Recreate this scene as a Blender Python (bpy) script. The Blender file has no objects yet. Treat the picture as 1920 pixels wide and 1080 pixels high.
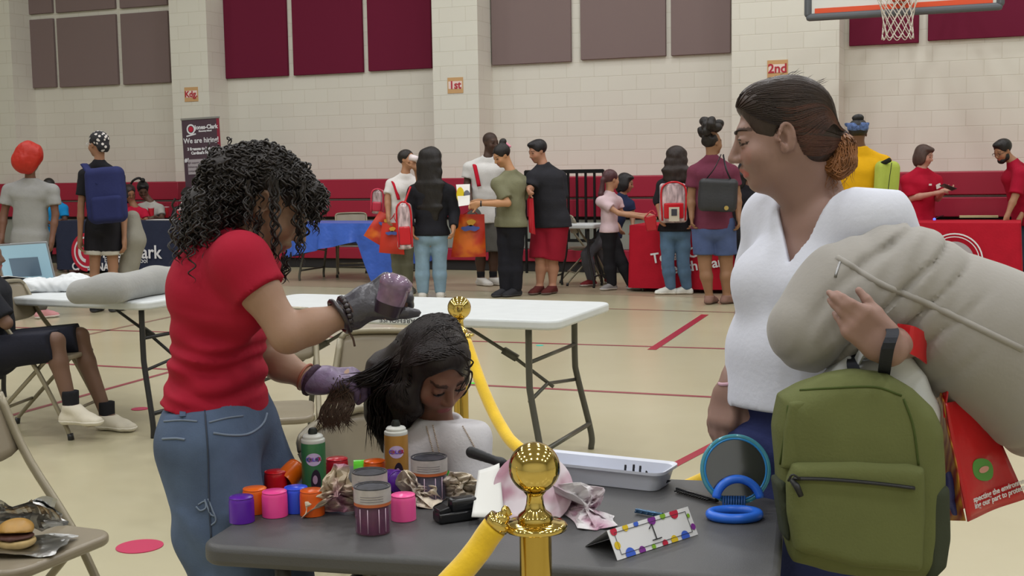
import bpy, math, random
import numpy as np
from mathutils import Vector, Matrix

# ------------------------------------------------------------------ camera
F_PX = 2350.0
CAM_H = 1.42
PITCH = math.atan(228.0 / F_PX)
ROLL = 0.0165
fwd = np.array([0, math.cos(PITCH), -math.sin(PITCH)])
r0 = np.array([1.0, 0, 0]); u0 = np.array([0, math.sin(PITCH), math.cos(PITCH)])
cu = u0 * math.cos(ROLL) + r0 * math.sin(ROLL)
cr = r0 * math.cos(ROLL) - u0 * math.sin(ROLL)
CAM = np.array([0, 0, CAM_H])
col = bpy.context.scene.collection
cam_d = bpy.data.cameras.new('camera'); cam_o = bpy.data.objects.new('camera', cam_d); col.objects.link(cam_o)
cam_d.sensor_width = 36.0; cam_d.lens = 36.0 * F_PX / 1920.0; cam_d.clip_end = 200
cam_o.matrix_world = Matrix(((cr[0], cu[0], -fwd[0], 0), (cr[1], cu[1], -fwd[1], 0), (cr[2], cu[2], -fwd[2], CAM_H), (0, 0, 0, 1)))
bpy.context.scene.camera = cam_o
# ------------------------------------------------------------------ world, view
w = bpy.data.worlds.new('world'); bpy.context.scene.world = w; w.use_nodes = True
w.node_tree.nodes['Background'].inputs[0].default_value = (0.9, 0.93, 1, 1)
w.node_tree.nodes['Background'].inputs[1].default_value = 0.3
vs = bpy.context.scene.view_settings
vs.view_transform = 'Standard'; vs.look = 'None'; vs.gamma = 1.0; vs.use_curve_mapping = False
vs.exposure = 0.0
LIGHT_W = 68.0          # watts of one ceiling lamp
LIGHT_COL = (0.965, 0.975, 1.0)
LIGHTS = [(x, y) for y in (-3.0, 0.5, 4.0, 7.5, 11.0, 14.5) for x in (-9.0, -5.4, -1.8, 1.8, 5.4, 9.0)]
ceil_z = 7.6
light_data = bpy.data.lights.new('lamp_light', 'AREA'); light_data.shape = 'DISK'; light_data.size = 0.62
light_data.energy = LIGHT_W; light_data.color = LIGHT_COL

# ------------------------------------------------------------------ pixel -> place
def ray(px, py):
    d = fwd * F_PX + cr * (px - 960.0) - cu * (py - 540.0)
    return d / np.linalg.norm(d)
def P(px, py, Y):
    d = ray(px, py); return CAM + d * (Y / d[1])
def FL(px, py, z=0.0):
    d = ray(px, py); return CAM + d * ((z - CAM_H) / d[2])
WA = math.radians(22.4)
WT = np.array([math.cos(WA), -math.sin(WA), 0]); WN = np.array([-math.sin(WA), -math.cos(WA), 0])
W0 = np.array([0, 18.1, 0])
def WP(px, py, off=0.0):
    d = ray(px, py); o = W0 + WN * off
    return CAM + d * (np.dot(o - CAM, WN) / np.dot(d, WN))
def V(*a): return np.array(a, float)
def nrm(v): v = np.asarray(v, float); return v / (np.linalg.norm(v) + 1e-12)
def yawdir(deg):     # 0 faces the camera, 90 faces image right, 180 away, -90 image left
    a = math.radians(deg); return V(math.sin(a), -math.cos(a), 0)
def rotm(axis, deg):
    return np.array(Matrix.Rotation(math.radians(deg), 3, Vector(axis)))

# ------------------------------------------------------------------ materials
def lin(c):
    if isinstance(c, str):
        c = [int(c[i:i + 2], 16) for i in (0, 2, 4)]
    return tuple(((x / 255) / 12.92 if x / 255 <= .04045 else ((x / 255 + .055) / 1.055) ** 2.4) for x in c[:3])
_m = {}
def mat(name, c='808080', rough=.6, metal=0, bump=0, bscale=40, var=0, vscale=6, coat=0, spec=.5, attr=False, sss=0, trans=0, alpha=1, emit=0, sheen=0, aniso=None, ior=1.45):
    if name in _m: return _m[name]
    m = bpy.data.materials.new(name); m.use_nodes = True; nt = m.node_tree; N = nt.nodes; L = nt.links
    b = N['Principled BSDF']; rgb = lin(c) + (1,)
    b.inputs['Base Color'].default_value = rgb; b.inputs['Roughness'].default_value = rough
    b.inputs['Metallic'].default_value = metal; b.inputs['Specular IOR Level'].default_value = spec
    b.inputs['Coat Weight'].default_value = coat; b.inputs['IOR'].default_value = ior
    if sheen: b.inputs['Sheen Weight'].default_value = sheen
    if trans: b.inputs['Transmission Weight'].default_value = trans
    if alpha < 1: b.inputs['Alpha'].default_value = alpha
    if sss:
        b.inputs['Subsurface Weight'].default_value = sss; b.inputs['Subsurface Radius'].default_value = (.012, .005, .003)
        b.inputs['Subsurface Scale'].default_value = 1.0
    if emit:
        b.inputs['Emission Color'].default_value = rgb; b.inputs['Emission Strength'].default_value = emit
    tc = N.new('ShaderNodeTexCoord'); src = tc.outputs['Object']
    if aniso:
        mp = N.new('ShaderNodeMapping'); mp.inputs['Scale'].default_value = aniso; L.new(src, mp.inputs[0]); src = mp.outputs[0]
    colout = None
    if attr:
        a = N.new('ShaderNodeAttribute'); a.attribute_name = 'Col'; colout = a.outputs['Color']; L.new(colout, b.inputs['Base Color'])
    if var:
        n = N.new('ShaderNodeTexNoise'); n.inputs['Scale'].default_value = vscale; n.inputs['Detail'].default_value = 4
        L.new(src, n.inputs[0])
        mr = N.new('ShaderNodeMapRange'); mr.inputs[1].default_value = .3; mr.inputs[2].default_value = .7
        mr.inputs[3].default_value = 1 - var; mr.inputs[4].default_value = 1 + var; L.new(n.outputs[0], mr.inputs[0])
        mx = N.new('ShaderNodeVectorMath'); mx.operation = 'SCALE'
        if colout: L.new(colout, mx.inputs[0])
        else: mx.inputs[0].default_value = rgb[:3]
        L.new(mr.outputs[0], mx.inputs['Scale']); L.new(mx.outputs[0], b.inputs['Base Color'])
    if bump:
        n = N.new('ShaderNodeTexNoise'); n.inputs['Scale'].default_value = bscale; n.inputs['Detail'].default_value = 3
        L.new(src, n.inputs[0])
        bp = N.new('ShaderNodeBump'); bp.inputs['Strength'].default_value = min(1, bump); bp.inputs['Distance'].default_value = .5 / bscale
        L.new(n.outputs[0], bp.inputs['Height']); L.new(bp.outputs[0], b.inputs['Normal'])
    _m[name] = m; return m
def cloth(c, key=None, **k):
    kw = dict(rough=.9, bump=.25, bscale=60, var=.06, vscale=8, spec=.2); kw.update(k)
    return mat('fabric_' + str(c) + (key or ''), c, **kw)
def plas(c, rough=.3, **k): return mat('plastic_%s_%s' % (c, rough), c, rough=rough, **k)

# ------------------------------------------------------------------ object helpers
def link(o, parent=None):
    col.objects.link(o)
    if parent is not None: o.parent = parent
    return o
def tag(o, label, cat, group=None, kind=None):
    o['label'] = label; o['category'] = cat
    if group: o['group'] = group
    if kind: o['kind'] = kind
    return o
def thing(name, label, cat, group=None):
    o = bpy.data.objects.new(name, None); o.empty_display_size = .1
    link(o); return tag(o, label, cat, group)
def copy_tree(o, parent=None, keep=True):
    c = o.copy(); col.objects.link(c)
    c.parent = parent
    for ch in list(o.children): copy_tree(ch, c)
    return c
def settle(root, base):
    """move an Empty to the thing's base, the parts keep their place"""
    root.location = base
    for ch in root.children: ch.matrix_parent_inverse = Matrix.Translation(Vector(base)).inverted()

def make_mesh(name, verts, faces, mats=None, parent=None, smooth=True, mi=None, colr=None, lab=None):
    me = bpy.data.meshes.new(name)
    verts = np.asarray(verts, np.float32)
    if isinstance(faces, np.ndarray):
        k = faces.shape[1]; nf = len(faces)
        me.vertices.add(len(verts)); me.vertices.foreach_set('co', verts.ravel())
        me.loops.add(nf * k); me.loops.foreach_set('vertex_index', faces.ravel().astype(np.int32))
        me.polygons.add(nf); me.polygons.foreach_set('loop_start', np.arange(0, nf * k, k, dtype=np.int32))
        me.update(calc_edges=True)
    else:
        me.from_pydata([tuple(map(float, v)) for v in verts], [], [tuple(int(i) for i in f) for f in faces])
    if mats is not None:
        for m in (mats if isinstance(mats, (list, tuple)) else [mats]): me.materials.append(m)
    if mi is not None: me.polygons.foreach_set('material_index', np.asarray(mi, np.int32))
    me.polygons.foreach_set('use_smooth', [bool(smooth)] * len(me.polygons))
    if colr is not None:
        at = me.color_attributes.new('Col', 'FLOAT_COLOR', 'POINT')
        c4 = np.ones((len(verts), 4), np.float32); c4[:, :3] = colr
        at.data.foreach_set('color', c4.ravel())
    me.validate(); me.update()
    o = bpy.data.objects.new(name, me); link(o, parent)
    if lab: o['label'] = lab
    return o

class MB:
    """collects shapes into one mesh"""
    def __init__(s): s.v = []; s.f = []; s.mi = []; s.n = 0
    def add(s, v, f, mi=0):
        v = np.asarray(v, float).reshape(-1, 3)
        s.v.append(v)
        for q in f: s.f.append(tuple(int(i) + s.n for i in q)); s.mi.append(mi)
        s.n += len(v); return s
    def box(s, c, size, R=None, mi=0):
        h = np.asarray(size, float) / 2
        v = np.array([[x, y, z] for x in (-h[0], h[0]) for y in (-h[1], h[1]) for z in (-h[2], h[2])])
        if R is not None: v = v @ np.asarray(R).T
        return s.add(v + np.asarray(c, float), [(0, 1, 3, 2), (4, 6, 7, 5), (0, 4, 5, 1), (2, 3, 7, 6), (0, 2, 6, 4), (1, 5, 7, 3)], mi)
    def quad(s, a, b, c, d, mi=0): return s.add([a, b, c, d], [(0, 1, 2, 3)], mi)
    def tube(s, path, r, n=10, mi=0, caps=True, flat=None, closed=False):
        path = np.asarray(path, float); m = len(path); r = np.broadcast_to(np.asarray(r, float), (m,))
        T = np.gradient(path, axis=0) if not closed else np.roll(path, -1, 0) - np.roll(path, 1, 0)
        T /= np.linalg.norm(T, axis=1)[:, None] + 1e-12
        up = V(0, 0, 1) if abs(T[0][2]) < .9 else V(1, 0, 0)
        u = nrm(np.cross(T[0], up)); V_ = []
        a = np.linspace(0, 2 * math.pi, n, endpoint=False)
        for i in range(m):
            u = nrm(u - T[i] * np.dot(u, T[i])); w_ = np.cross(T[i], u)
            V_.append(path[i] + r[i] * (np.cos(a)[:, None] * u + np.sin(a)[:, None] * w_ * (1 if flat is None else flat)))
        V_ = np.concatenate(V_); f = []
        for i in range(m if closed else m - 1):
            j = (i + 1) % m
            for k in range(n):
                f.append((i * n + k, i * n + (k + 1) % n, j * n + (k + 1) % n, j * n + k))
        if caps and not closed:
            f.append(tuple(range(n))[::-1]); f.append(tuple((m - 1) * n + k for k in range(n)))
        return s.add(V_, f, mi)
    def cyl(s, a, b, r1, r2=None, n=16, mi=0):
        return s.tube([a, b], [r1, r1 if r2 is None else r2], n, mi)
    def lathe(s, prof, o=(0, 0, 0), n=28, mi=0, R=None, mis=None):
        """prof: list of (radius, z)"""
        a = np.linspace(0, 2 * math.pi, n, endpoint=False); v = []
        for r, z in prof: v.append(np.stack([r * np.cos(a), r * np.sin(a), np.full(n, z)], 1))
        v = np.concatenate(v)
        if R is not None: v = v @ np.asarray(R).T
        v += np.asarray(o, float)
        base = s.n; s.v.append(v); s.n += len(v)
        for i in range(len(prof) - 1):
            for k in range(n):
                s.f.append((base + i * n + k, base + i * n + (k + 1) % n, base + (i + 1) * n + (k + 1) % n, base + (i + 1) * n + k))
                s.mi.append(mi if mis is None else mis[i])
        return s
    def sheet(s, fn, nu, nv, mi=0, thick=0):
        u, v_ = np.meshgrid(np.linspace(0, 1, nu), np.linspace(0, 1, nv), indexing='ij')
        p = np.array([fn(a, b) for a, b in zip(u.ravel(), v_.ravel())])
        f = [(i * nv + j, (i + 1) * nv + j, (i + 1) * nv + j + 1, i * nv + j + 1) for i in range(nu - 1) for j in range(nv - 1)]
        return s.add(p, f, mi)
    def poly(s, pts, thick, nvec, mi=0):
        pts = np.asarray(pts, float); nvec = np.asarray(nvec, float); n = len(pts)
        v = np.concatenate([pts, pts + nvec * thick])
        f = [tuple(range(n))[::-1], tuple(range(n, 2 * n))] + [(i, (i + 1) % n, n + (i + 1) % n, n + i) for i in range(n)]
        return s.add(v, f, mi)
    def build(s, name, mats, parent=None, smooth=False, bevel=0, solid=0, sub=0, auto=None, lab=None, segs=2):
        o = make_mesh(name, np.concatenate(s.v), s.f, mats, parent, smooth, s.mi, lab=lab)
        if solid:
            m = o.modifiers.new('solid', 'SOLIDIFY'); m.thickness = solid; m.offset = 0
        if bevel:
            m = o.modifiers.new('bevel', 'BEVEL'); m.width = bevel; m.segments = segs; m.limit_method = 'ANGLE'; m.angle_limit = math.radians(40)
        if sub:
            m = o.modifiers.new('sub', 'SUBSURF'); m.levels = sub; m.render_levels = sub
        if auto or (bevel and not smooth): 
            me = o.data; me.polygons.foreach_set('use_smooth', [True] * len(me.polygons))
            me.set_sharp_from_angle(angle=math.radians(auto or 35)) if hasattr(me, 'set_sharp_from_angle') else None
        return o

def text(name, s, at, size, m, parent, right=None, up=None, thick=.002, align='CENTER', lab=None, sx=1.0, shear=0, off=0):
    cu_ = bpy.data.curves.new(name, 'FONT'); cu_.body = s; cu_.size = size; cu_.extrude = thick / 2; cu_.align_x = align; cu_.align_y = 'CENTER'
    cu_.offset = off; cu_.shear = shear; cu_.resolution_u = 3
    o = bpy.data.objects.new(name + '_tmp', cu_); col.objects.link(o)
    dg = bpy.context.evaluated_depsgraph_get(); me = bpy.data.meshes.new_from_object(o.evaluated_get(dg))
    bpy.data.objects.remove(o)
    right = nrm(right if right is not None else V(1, 0, 0)); up = nrm(up if up is not None else V(0, 0, 1))
    n = np.cross(right, up)
    M = Matrix(((right[0] * sx, up[0], n[0], at[0]), (right[1] * sx, up[1], n[1], at[1]), (right[2] * sx, up[2], n[2], at[2]), (0, 0, 0, 1)))
    me.transform(M); me.materials.clear(); me.materials.append(m)
    o = bpy.data.objects.new(name, me); link(o, parent)
    if lab: o['label'] = lab
    return o

# ------------------------------------------------------------------ signed distance modelling
def sines(x, y, z, f, seed, n=3, stretch=(1, 1, 1)):
    rg = random.Random(seed); out = 0
    for i in range(n):
        d = nrm([rg.gauss(0, 1) for _ in range(3)]) * f * rg.uniform(.7, 1.4); ph = rg.uniform(0, 6.28)
        e = nrm([rg.gauss(0, 1) for _ in range(3)]) * f * .6; pe = rg.uniform(0, 6.28)
        out = out + np.sin(d[0] * stretch[0] * x + d[1] * stretch[1] * y + d[2] * stretch[2] * z + ph + 1.3 * np.sin(e[0] * x + e[1] * y + e[2] * z + pe))
    return out / n
class SDF:
    def __init__(s, vox=.01, k=.02): s.vox = vox; s.k = k; s.ops = []; s.cuts = []; s.disp = []; s.fine = []; s.zr = None
    def cone(s, a, b, ra, rb, k=None, lat=None, sl=1.0, mode='add', capa=False, capb=False):
        a = np.asarray(a, float); b = np.asarray(b, float); k = s.k if k is None else k
        ab = b - a; L2 = float(ab @ ab) + 1e-9; u = ab / math.sqrt(L2)
        m = max(ra, rb) * max(sl, 1) + k
        lo = np.minimum(a, b) - m; hi = np.maximum(a, b) + m
        if lat is not None: lat = nrm(lat)
        def fn(x, y, z):
            px, py, pz = x - a[0], y - a[1], z - a[2]
            t = np.clip((px * ab[0] + py * ab[1] + pz * ab[2]) / L2, 0, 1)
            qx, qy, qz = px - t * ab[0], py - t * ab[1], pz - t * ab[2]
            if lat is not None:
                c = (qx * lat[0] + qy * lat[1] + qz * lat[2]) * (1 / sl - 1)
                qx, qy, qz = qx + c * lat[0], qy + c * lat[1], qz + c * lat[2]
            d = np.sqrt(qx * qx + qy * qy + qz * qz) - (ra + (rb - ra) * t)
            if capa: d = np.maximum(d, -(px * u[0] + py * u[1] + pz * u[2]))
            if capb: d = np.maximum(d, px * u[0] + py * u[1] + pz * u[2] - math.sqrt(L2))
            return d
        s.ops.append((mode, lo, hi, fn, k)); return s
    def ell(s, c, r, R=None, k=None, mode='add'):
        c = np.asarray(c, float); r = np.asarray(r, float); R = np.eye(3) if R is None else np.asarray(R); k = s.k if k is None else k
        ext = np.sqrt(((R * r) ** 2).sum(1)) + k; lo = c - ext; hi = c + ext
        def fn(x, y, z):
            px, py, pz = x - c[0], y - c[1], z - c[2]
            q = [(R[0, i] * px + R[1, i] * py + R[2, i] * pz) for i in range(3)]
            k0 = np.sqrt((q[0] / r[0]) ** 2 + (q[1] / r[1]) ** 2 + (q[2] / r[2]) ** 2)
            k1 = np.sqrt((q[0] / r[0] ** 2) ** 2 + (q[1] / r[1] ** 2) ** 2 + (q[2] / r[2] ** 2) ** 2) + 1e-6
            return k0 * (k0 - 1) / k1
        s.ops.append((mode, lo, hi, fn, k)); return s
    def rbox(s, c, h, rad, R=None, k=None, mode='add'):
        c = np.asarray(c, float); h = np.asarray(h, float) - rad; R = np.eye(3) if R is None else np.asarray(R); k = s.k if k is None else k
        ext = np.sqrt(((R * (h + rad)) ** 2).sum(1)) * 1.75 + k; ext = np.abs(R) @ (h + rad) + k
        def fn(x, y, z):
            px, py, pz = x - c[0], y - c[1], z - c[2]
            q = [np.abs(R[0, i] * px + R[1, i] * py + R[2, i] * pz) - h[i] for i in range(3)]
            return np.sqrt(sum(np.maximum(t, 0) ** 2 for t in q)) + np.minimum(np.maximum(q[0], np.maximum(q[1], q[2])), 0) - rad
        s.ops.append((mode, c - ext, c + ext, fn, k)); return s
    def slab(s, pts, nvec, th, rad=.01, k=None, mode='add', bulge=0):
        pts = np.asarray(pts, float); n = nrm(nvec); k = s.k if k is None else k; c = pts.mean(0)
        e1 = nrm(pts[1] - pts[0] - n * np.dot(pts[1] - pts[0], n)); e2 = np.cross(n, e1)
        Q = np.stack([(pts - c) @ e1, (pts - c) @ e2], 1); m = th / 2 + k + bulge
        lo = pts.min(0) - m; hi = pts.max(0) + m; h = th / 2
        def fn(x, y, z):
            px, py, pz = x - c[0], y - c[1], z - c[2]
            a = px * e1[0] + py * e1[1] + pz * e1[2]; b_ = px * e2[0] + py * e2[1] + pz * e2[2]; w_ = px * n[0] + py * n[1] + pz * n[2]
            d = np.full(np.broadcast(a, b_).shape, 1e9); sg = np.ones(d.shape); N_ = len(Q)
            for i in range(N_):
                v0, v1 = Q[i], Q[i - 1]; e = v1 - v0; wx, wy = a - v0[0], b_ - v0[1]
                t = np.clip((wx * e[0] + wy * e[1]) / (e @ e), 0, 1); d = np.minimum(d, (wx - t * e[0]) ** 2 + (wy - t * e[1]) ** 2)
                c1 = b_ >= v0[1]; c2 = b_ < v1[1]; c3 = e[0] * wy > e[1] * wx
                flip = (c1 & c2 & c3) | (~c1 & ~c2 & ~c3); sg = np.where(flip, -sg, sg)
            d2 = np.sqrt(d) * sg
            hh = h + (bulge * np.sqrt(np.clip(-d2 / .1, 0, 1)) if bulge else 0)
            q0 = d2 + rad; q1 = np.abs(w_) - hh + rad
            return np.sqrt(np.maximum(q0, 0) ** 2 + np.maximum(q1, 0) ** 2) + np.minimum(np.maximum(q0, q1), 0) - rad
        s.ops.append((mode, lo, hi, fn, k)); return s
    def chain(s, pts, rs, **kw):
        for i in range(len(pts) - 1): s.cone(pts[i], pts[i + 1], rs[i], rs[i + 1], **kw)
        return s
    def cut(s, p, n): s.cuts.append((np.asarray(p, float), nrm(n))); return s
    def field(s):
        lo = np.min([o[1] for o in s.ops if o[0] == 'add'], 0) - s.vox * 2; hi = np.max([o[2] for o in s.ops if o[0] == 'add'], 0) + s.vox * 2
        ax = []
        for i in range(3):
            a = [lo[i]]; fz = [(l_, h_, q) for (ai, l_, h_, q) in s.fine if ai == i]
            if not fz: ax.append(np.arange(lo[i], hi[i] + s.vox, s.vox)); continue
            while a[-1] < hi[i]:
                st = s.vox
                for l_, h_, q in fz:
                    if l_ <= a[-1] <= h_: st = s.vox * q
                a.append(a[-1] + st)
            ax.append(np.array(a))
        D = np.full([len(a) for a in ax], .06, np.float32)
        for mode, l_, h_, fn, k in s.ops:
            if mode != 'add': l_, h_ = l_, h_
            sl = tuple(slice(max(0, np.searchsorted(ax[i], l_[i] - s.vox * 1.5) - 1), min(len(ax[i]), np.searchsorted(ax[i], h_[i] + s.vox * 1.5) + 1)) for i in range(3))
            if any(q.stop - q.start < 2 for q in sl): continue
            x = ax[0][sl[0]][:, None, None]; y = ax[1][sl[1]][None, :, None]; z = ax[2][sl[2]][None, None, :]
            d = fn(x, y, z); o = D[sl]
            if mode == 'add':
                h = np.maximum(k - np.abs(o - d), 0) / max(k, 1e-6); D[sl] = np.minimum(o, d) - h * h * k * .25
            else:
                h = np.maximum(k - np.abs(o + d), 0) / max(k, 1e-6); D[sl] = np.maximum(o, -d) + h * h * k * .25
        X, Y_, Z = ax[0][:, None, None], ax[1][None, :, None], ax[2][None, None, :]
        for fn in s.disp:
            idx = np.nonzero(np.abs(D) < .05)
            D[idx] += fn(ax[0][idx[0]], ax[1][idx[1]], ax[2][idx[2]])
        for p, n in s.cuts:
            D = np.maximum(D, (X - p[0]) * n[0] + (Y_ - p[1]) * n[1] + (Z - p[2]) * n[2])
        # close the border
        for i in range(3):
            q = [slice(None)] * 3; q[i] = 0; D[tuple(q)] = np.maximum(D[tuple(q)], .001); q[i] = -1; D[tuple(q)] = np.maximum(D[tuple(q)], .001)
        return D, ax
    def mesh(s):
        D, ax = s.field(); nx, ny, nz = D.shape; ins = D < 0
        cs = (nx - 1, ny - 1, nz - 1); N = cs[0] * cs[1] * cs[2]
        acc = np.zeros((N, 3)); cnt = np.zeros(N); E = []
        for a in range(3):
            sa = [slice(None)] * 3; sb = [slice(None)] * 3; sa[a] = slice(0, -1); sb[a] = slice(1, None)
            idx = np.array(np.nonzero(ins[tuple(sa)] != ins[tuple(sb)])).T
            j = idx.copy(); j[:, a] += 1
            d0 = D[tuple(idx.T)]; d1 = D[tuple(j.T)]; t = d0 / (d0 - d1)
            p = np.stack([ax[q][idx[:, q]] for q in range(3)], 1); p[:, a] = ax[a][idx[:, a]] * (1 - t) + ax[a][j[:, a]] * t
            b, c = [(1, 2), (2, 0), (0, 1)][a]
            cells = []
            for ob, oc in ((-1, -1), (0, -1), (0, 0), (-1, 0)):
                q = idx.copy(); q[:, b] += ob; q[:, c] += oc
                ok = (q >= 0).all(1) & (q[:, 0] < cs[0]) & (q[:, 1] < cs[1]) & (q[:, 2] < cs[2])
                ci = np.where(ok, (q[:, 0] * cs[1] + q[:, 1]) * cs[2] + q[:, 2], -1); cells.append(ci)
                g = ok; cnt += np.bincount(ci[g], minlength=N)
                for m_ in range(3): acc[:, m_] += np.bincount(ci[g], weights=p[g, m_], minlength=N)
            cells = np.stack(cells, 1); good = (cells >= 0).all(1)
            fl = d0 < 0
            q = cells[good]; f_ = fl[good]; q[~f_] = q[~f_][:, ::-1]; E.append(q)
        used = np.nonzero(cnt)[0]; mp = np.full(N, -1); mp[used] = np.arange(len(used))
        v = acc[used] / cnt[used][:, None]; f = mp[np.concatenate(E)]
        return v, f
    def build(s, name, m, parent=None, colfn=None, smooth_it=1, lab=None):
        v, f = s.mesh()
        for _ in range(smooth_it):
            a = np.zeros_like(v); c = np.zeros(len(v))
            for i in range(4):
                j = (i + 1) % 4; np.add.at(a, f[:, i], v[f[:, j]]); np.add.at(c, f[:, i], 1); np.add.at(a, f[:, j], v[f[:, i]]); np.add.at(c, f[:, j], 1)
            v = v * .5 + .5 * a / np.maximum(c, 1)[:, None]
        return make_mesh(name, v, f, m, parent, True, colr=None if colfn is None else colfn(v), lab=lab)

def strands(name, paths, r, m, parent=None, n=3, lab=None):
    """many tapering hair locks as one mesh; r scalar or per-path"""
    vs_, fs = [], []; base = 0
    ang = np.linspace(0, 2 * math.pi, n, endpoint=False)
    for pi, p in enumerate(paths):
        p = np.asarray(p, float); k = len(p); rr = (r[pi] if isinstance(r, (list, np.ndarray)) else r)
        T = np.gradient(p, axis=0); T /= np.linalg.norm(T, axis=1)[:, None] + 1e-12
        ref = np.where(np.abs(T[:, 2:3]) < .8, np.array([[0, 0, 1.]]), np.array([[0, 1., 0]]))
        u = np.cross(T, ref); u /= np.linalg.norm(u, axis=1)[:, None] + 1e-12; w_ = np.cross(T, u)
        prof = rr * np.minimum(1, 3.5 * (1.02 - np.linspace(0, 1, k)))[:, None, None]
        q = p[:, None, :] + prof * (np.cos(ang)[None, :, None] * u[:, None, :] + np.sin(ang)[None, :, None] * w_[:, None, :])
        vs_.append(q.reshape(-1, 3))
        i = np.arange(k - 1)[:, None] * n; a = np.arange(n)[None, :]; b = (a + 1) % n
        fs.append((np.stack([i + a, i + b, i + n + b, i + n + a], -1).reshape(-1, 4)) + base); base += k * n
    return make_mesh(name, np.concatenate(vs_), np.concatenate(fs), m, parent, True, lab=lab)
def bez(pts, n=24):
    """Catmull-Rom through the points"""
    p = np.asarray(pts, float); p = np.vstack([2 * p[0] - p[1], p, 2 * p[-1] - p[-2]]); m = len(p) - 3; out = []
    for t in np.linspace(0, m - 1e-6, n):
        i = int(t); u = t - i; a, b, c, d = p[i:i + 4]
        out.append(.5 * (2 * b + (c - a) * u + (2 * a - 5 * b + 4 * c - d) * u * u + (3 * b - a - 3 * c + d) * u ** 3))
    return np.array(out)

from mathutils.bvhtree import BVHTree
_bvh = {}
def hit(o, px, py, lift=0.0):
    """where the view ray through a pixel meets a built mesh (unparented transform), lifted off its surface"""
    if o.name not in _bvh: _bvh[o.name] = BVHTree.FromPolygons([v.co[:] for v in o.data.vertices], [p.vertices[:] for p in o.data.polygons])
    d = ray(px, py); r = _bvh[o.name].ray_cast(Vector(CAM), Vector(d))
    if r[0] is None: return None
    n = np.array(r[1]); n = -n if np.dot(n, d) > 0 else n
    return np.array(r[0]) + n * lift
def hits(o, pts, lift=0.0, n=None):
    if n: pts = bez([(a, b_, 0) for a, b_ in pts], n)[:, :2]
    q = [hit(o, a, b_, lift) for a, b_ in pts]; return [v for v in q if v is not None]

def snap(o, pts, lift=.001):
    if o.name not in _bvh: _bvh[o.name] = BVHTree.FromPolygons([v.co[:] for v in o.data.vertices], [p.vertices[:] for p in o.data.polygons])
    out = []
    for p in pts:
        r = _bvh[o.name].find_nearest(Vector(p)); out.append(np.array(r[0]) + np.array(r[1]) * lift if r[0] is not None else p)
    return np.array(out)
# ================================================================== SETTING
def wall_mat():
    m = bpy.data.materials.new('painted_block'); m.use_nodes = True; nt = m.node_tree; N = nt.nodes; L = nt.links; b = N['Principled BSDF']
    tc = N.new('ShaderNodeTexCoord'); br = N.new('ShaderNodeTexBrick'); sp = N.new('ShaderNodeSeparateXYZ'); cb = N.new('ShaderNodeCombineXYZ')
    # along the wall / up
    dt = N.new('ShaderNodeVectorMath'); dt.operation = 'DOT_PRODUCT'; dt.inputs[1].default_value = tuple(WT + WN * .999)
    L.new(tc.outputs['Object'], dt.inputs[0]); L.new(tc.outputs['Object'], sp.inputs[0]); L.new(dt.outputs['Value'], cb.inputs[0]); L.new(sp.outputs[2], cb.inputs[1])
    L.new(cb.outputs[0], br.inputs['Vector'])
    br.inputs['Scale'].default_value = 1; br.inputs['Brick Width'].default_value = .406; br.inputs['Row Height'].default_value = .203
    br.inputs['Mortar Size'].default_value = .006; br.inputs['Mortar Smooth'].default_value = .6
    br.inputs['Color1'].default_value = lin('d9d7cb') + (1,); br.inputs['Color2'].default_value = lin('d6d3c7') + (1,); br.inputs['Mortar'].default_value = lin('cdc9bb') + (1,)
    L.new(br.outputs['Color'], b.inputs['Base Color'])
    bp = N.new('ShaderNodeBump'); bp.inputs['Strength'].default_value = .35; bp.inputs['Distance'].default_value = .006; bp.invert = True
    L.new(br.outputs['Fac'], bp.inputs['Height']); L.new(bp.outputs[0], b.inputs['Normal']); b.inputs['Roughness'].default_value = .55
    return m
def floor_mat():
    m = bpy.data.materials.new('court_floor'); m.use_nodes = True; nt = m.node_tree; N = nt.nodes; L = nt.links; b = N['Principled BSDF']
    tc = N.new('ShaderNodeTexCoord'); n = N.new('ShaderNodeTexNoise'); n.inputs['Scale'].default_value = .8; n.inputs['Detail'].default_value = 5
    L.new(tc.outputs['Object'], n.inputs[0]); cr_ = N.new('ShaderNodeValToRGB')
    cr_.color_ramp.elements[0].position = .3; cr_.color_ramp.elements[0].color = lin('b0a88a') + (1,)
    cr_.color_ramp.elements[1].position = .7; cr_.color_ramp.elements[1].color = lin('b7b094') + (1,)
    L.new(n.outputs[0], cr_.inputs[0]); L.new(cr_.outputs[0], b.inputs['Base Color'])
    b.inputs['Roughness'].default_value = .24; b.inputs['Specular IOR Level'].default_value = .6
    n2 = N.new('ShaderNodeTexNoise'); n2.inputs['Scale'].default_value = 3; L.new(tc.outputs['Object'], n2.inputs[0])
    bp = N.new('ShaderNodeBump'); bp.inputs['Strength'].default_value = .12; bp.inputs['Distance'].default_value = .01
    L.new(n2.outputs[0], bp.inputs['Height']); L.new(bp.outputs[0], b.inputs['Normal'])
    return m
M_wall = wall_mat(); M_floor = floor_mat()
def structure(o): o['kind'] = 'structure'; return o
XL, XR, YF = -15.0, 15.0, -7.0
yw = lambda x: 18.1 - math.tan(WA) * x
fl = structure(MB().quad((XL, YF, 0), (XR, YF, 0), (XR, yw(XR), 0), (XL, yw(XL), 0)).build('floor', M_floor))
structure(MB().quad((XL, YF, 8), (XL, yw(XL), 8), (XR, yw(XR), 8), (XR, YF, 8)).build('ceiling', mat('ceiling_paint', 'c4c3be', rough=.9)))
M_pl = mat('wall_paint', 'd6d4c8', rough=.6)
structure(MB().quad((XL, yw(XL), 0), (XR, yw(XR), 0), (XR, yw(XR), 8), (XL, yw(XL), 8)).build('wall_back', M_wall))
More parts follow.
